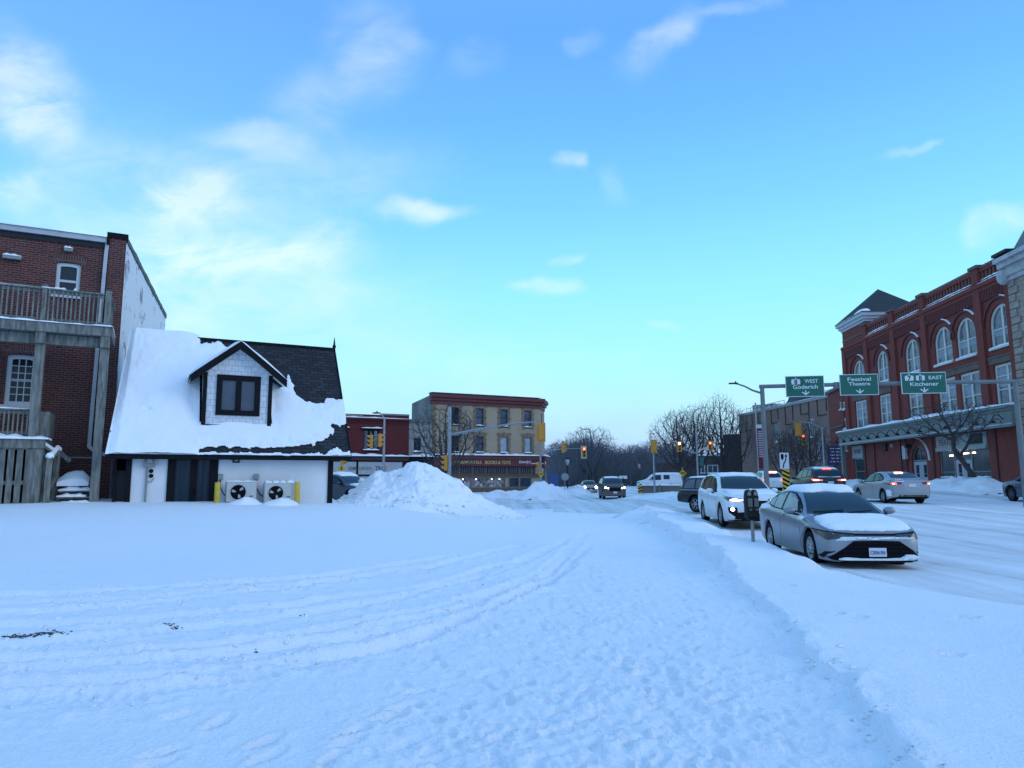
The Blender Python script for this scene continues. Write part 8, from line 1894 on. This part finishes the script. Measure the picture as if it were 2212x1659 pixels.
tree(1752, 86, 912, 92, 28, 'bare snowy limbed tree in front of the buff brick building', 'bare street trees by the buff brick building', tr=.22, twig=.020, natt=1100, bole=.18, tw=2, twl=.12)
tree(1808, 84, 945, 60, 29, 'small bare tree by the blue sign at the end of the red brick building', 'bare street trees by the buff brick building', tr=.14, twig=.016, natt=300, bole=.25, tw=1)
tree(1690, 92, 925, 70, 30, 'bare tree behind the keep right sign', 'bare street trees by the buff brick building', tr=.18, twig=.020, natt=800, bole=.18, tw=2, twl=.12)
tree(1722, 95, 918, 62, 31, 'bare tree standing between the keep right sign and the snowy limbed tree', 'bare street trees by the buff brick building', tr=.18, twig=.020, natt=700, bole=.18, tw=2, twl=.12)
def woods():
    rn = random.Random(3); V = MB()
    protos = [tree_mesh(60 + k, 1, .40, natt=170, tr=.022, twig=.0026, bole=.2, tw=2, twl=.2, step=.075) for k in range(4)]
    for i in range(150):
        px = rn.uniform(1190, 1480); Y = rn.uniform(175, 260); p = at(px, 1040, Y); top = 950 + 8 * math.sin(px / 23) + rn.uniform(-4, 24) + (10 if px > 1330 else 0); top -= 8 * (px > 1420)
        H = max(4, at(px, top, Y).z - .3); a = rn.random() * 6.28; cs, sn = math.cos(a), math.sin(a); T, C = protos[i % 4]; w = rn.uniform(.8, 1.2)
        for b in (T, C): V.add([(p.x + (v.x * cs - v.y * sn) * H * w, p.y + (v.x * sn + v.y * cs) * H * w, .2 + v.z * H) for v in b.v], b.f)
    o = V.build('woodland', mat('hazy_woodland', (.11, .12, .145), .95, var=.2, vscale=.05), None); tag(o, 'dense bare woodland filling the end of the street', 'woodland', kind='stuff')  # pale blue-grey: the haze over the wood is put into its colour
    # undergrowth below the trees reads as one dusky mass
    B = MB()
    for i in range(5200):
        px = rn.uniform(1185, 1610); Y = rn.uniform(135, 235); p = at(px, 1040, Y); h = rn.uniform(1.5, 6.5) * (1.0 if px < 1420 else .55); z = gz(p.x, p.y) - .2
        d = Vector((rn.gauss(0, .5), rn.gauss(0, .5), 0)); B.tube([(p.x, p.y, z), (p.x + d.x * .5, p.y + d.y * .5, z + h * .6), (p.x + d.x * h * .4, p.y + d.y * h * .4, z + h)], [.10, .06, .02], 3, caps=False)
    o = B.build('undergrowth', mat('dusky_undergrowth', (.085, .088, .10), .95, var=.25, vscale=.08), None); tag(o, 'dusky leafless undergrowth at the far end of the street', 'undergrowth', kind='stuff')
    # wooded rise closing the view
    xs = np.linspace(-130, 190, 160); ys = np.linspace(262, 330, 20); X, Y = np.meshgrid(xs, ys, indexing='ij'); Z = base_z(X, Y) + 11.5 * np.sin(np.clip((Y - 262) / 68, 0, 1) * math.pi / 2) ** .6 * (.85 + .25 * fbm(X / 30, Y / 30, 4)) + .9 * fbm(X / 3, Y / 3, 3)
    Z[:, 0] = base_z(X[:, 0], Y[:, 0]) - .5
    o = grid_mesh(X, Y, Z, 'hillside', mat('hazy_hillside', (.13, .145, .18), .95, var=.35, vscale=.12, vdetail=8)); o['kind'] = 'structure'  # distance haze is mixed into the bluish hill colour
woods()
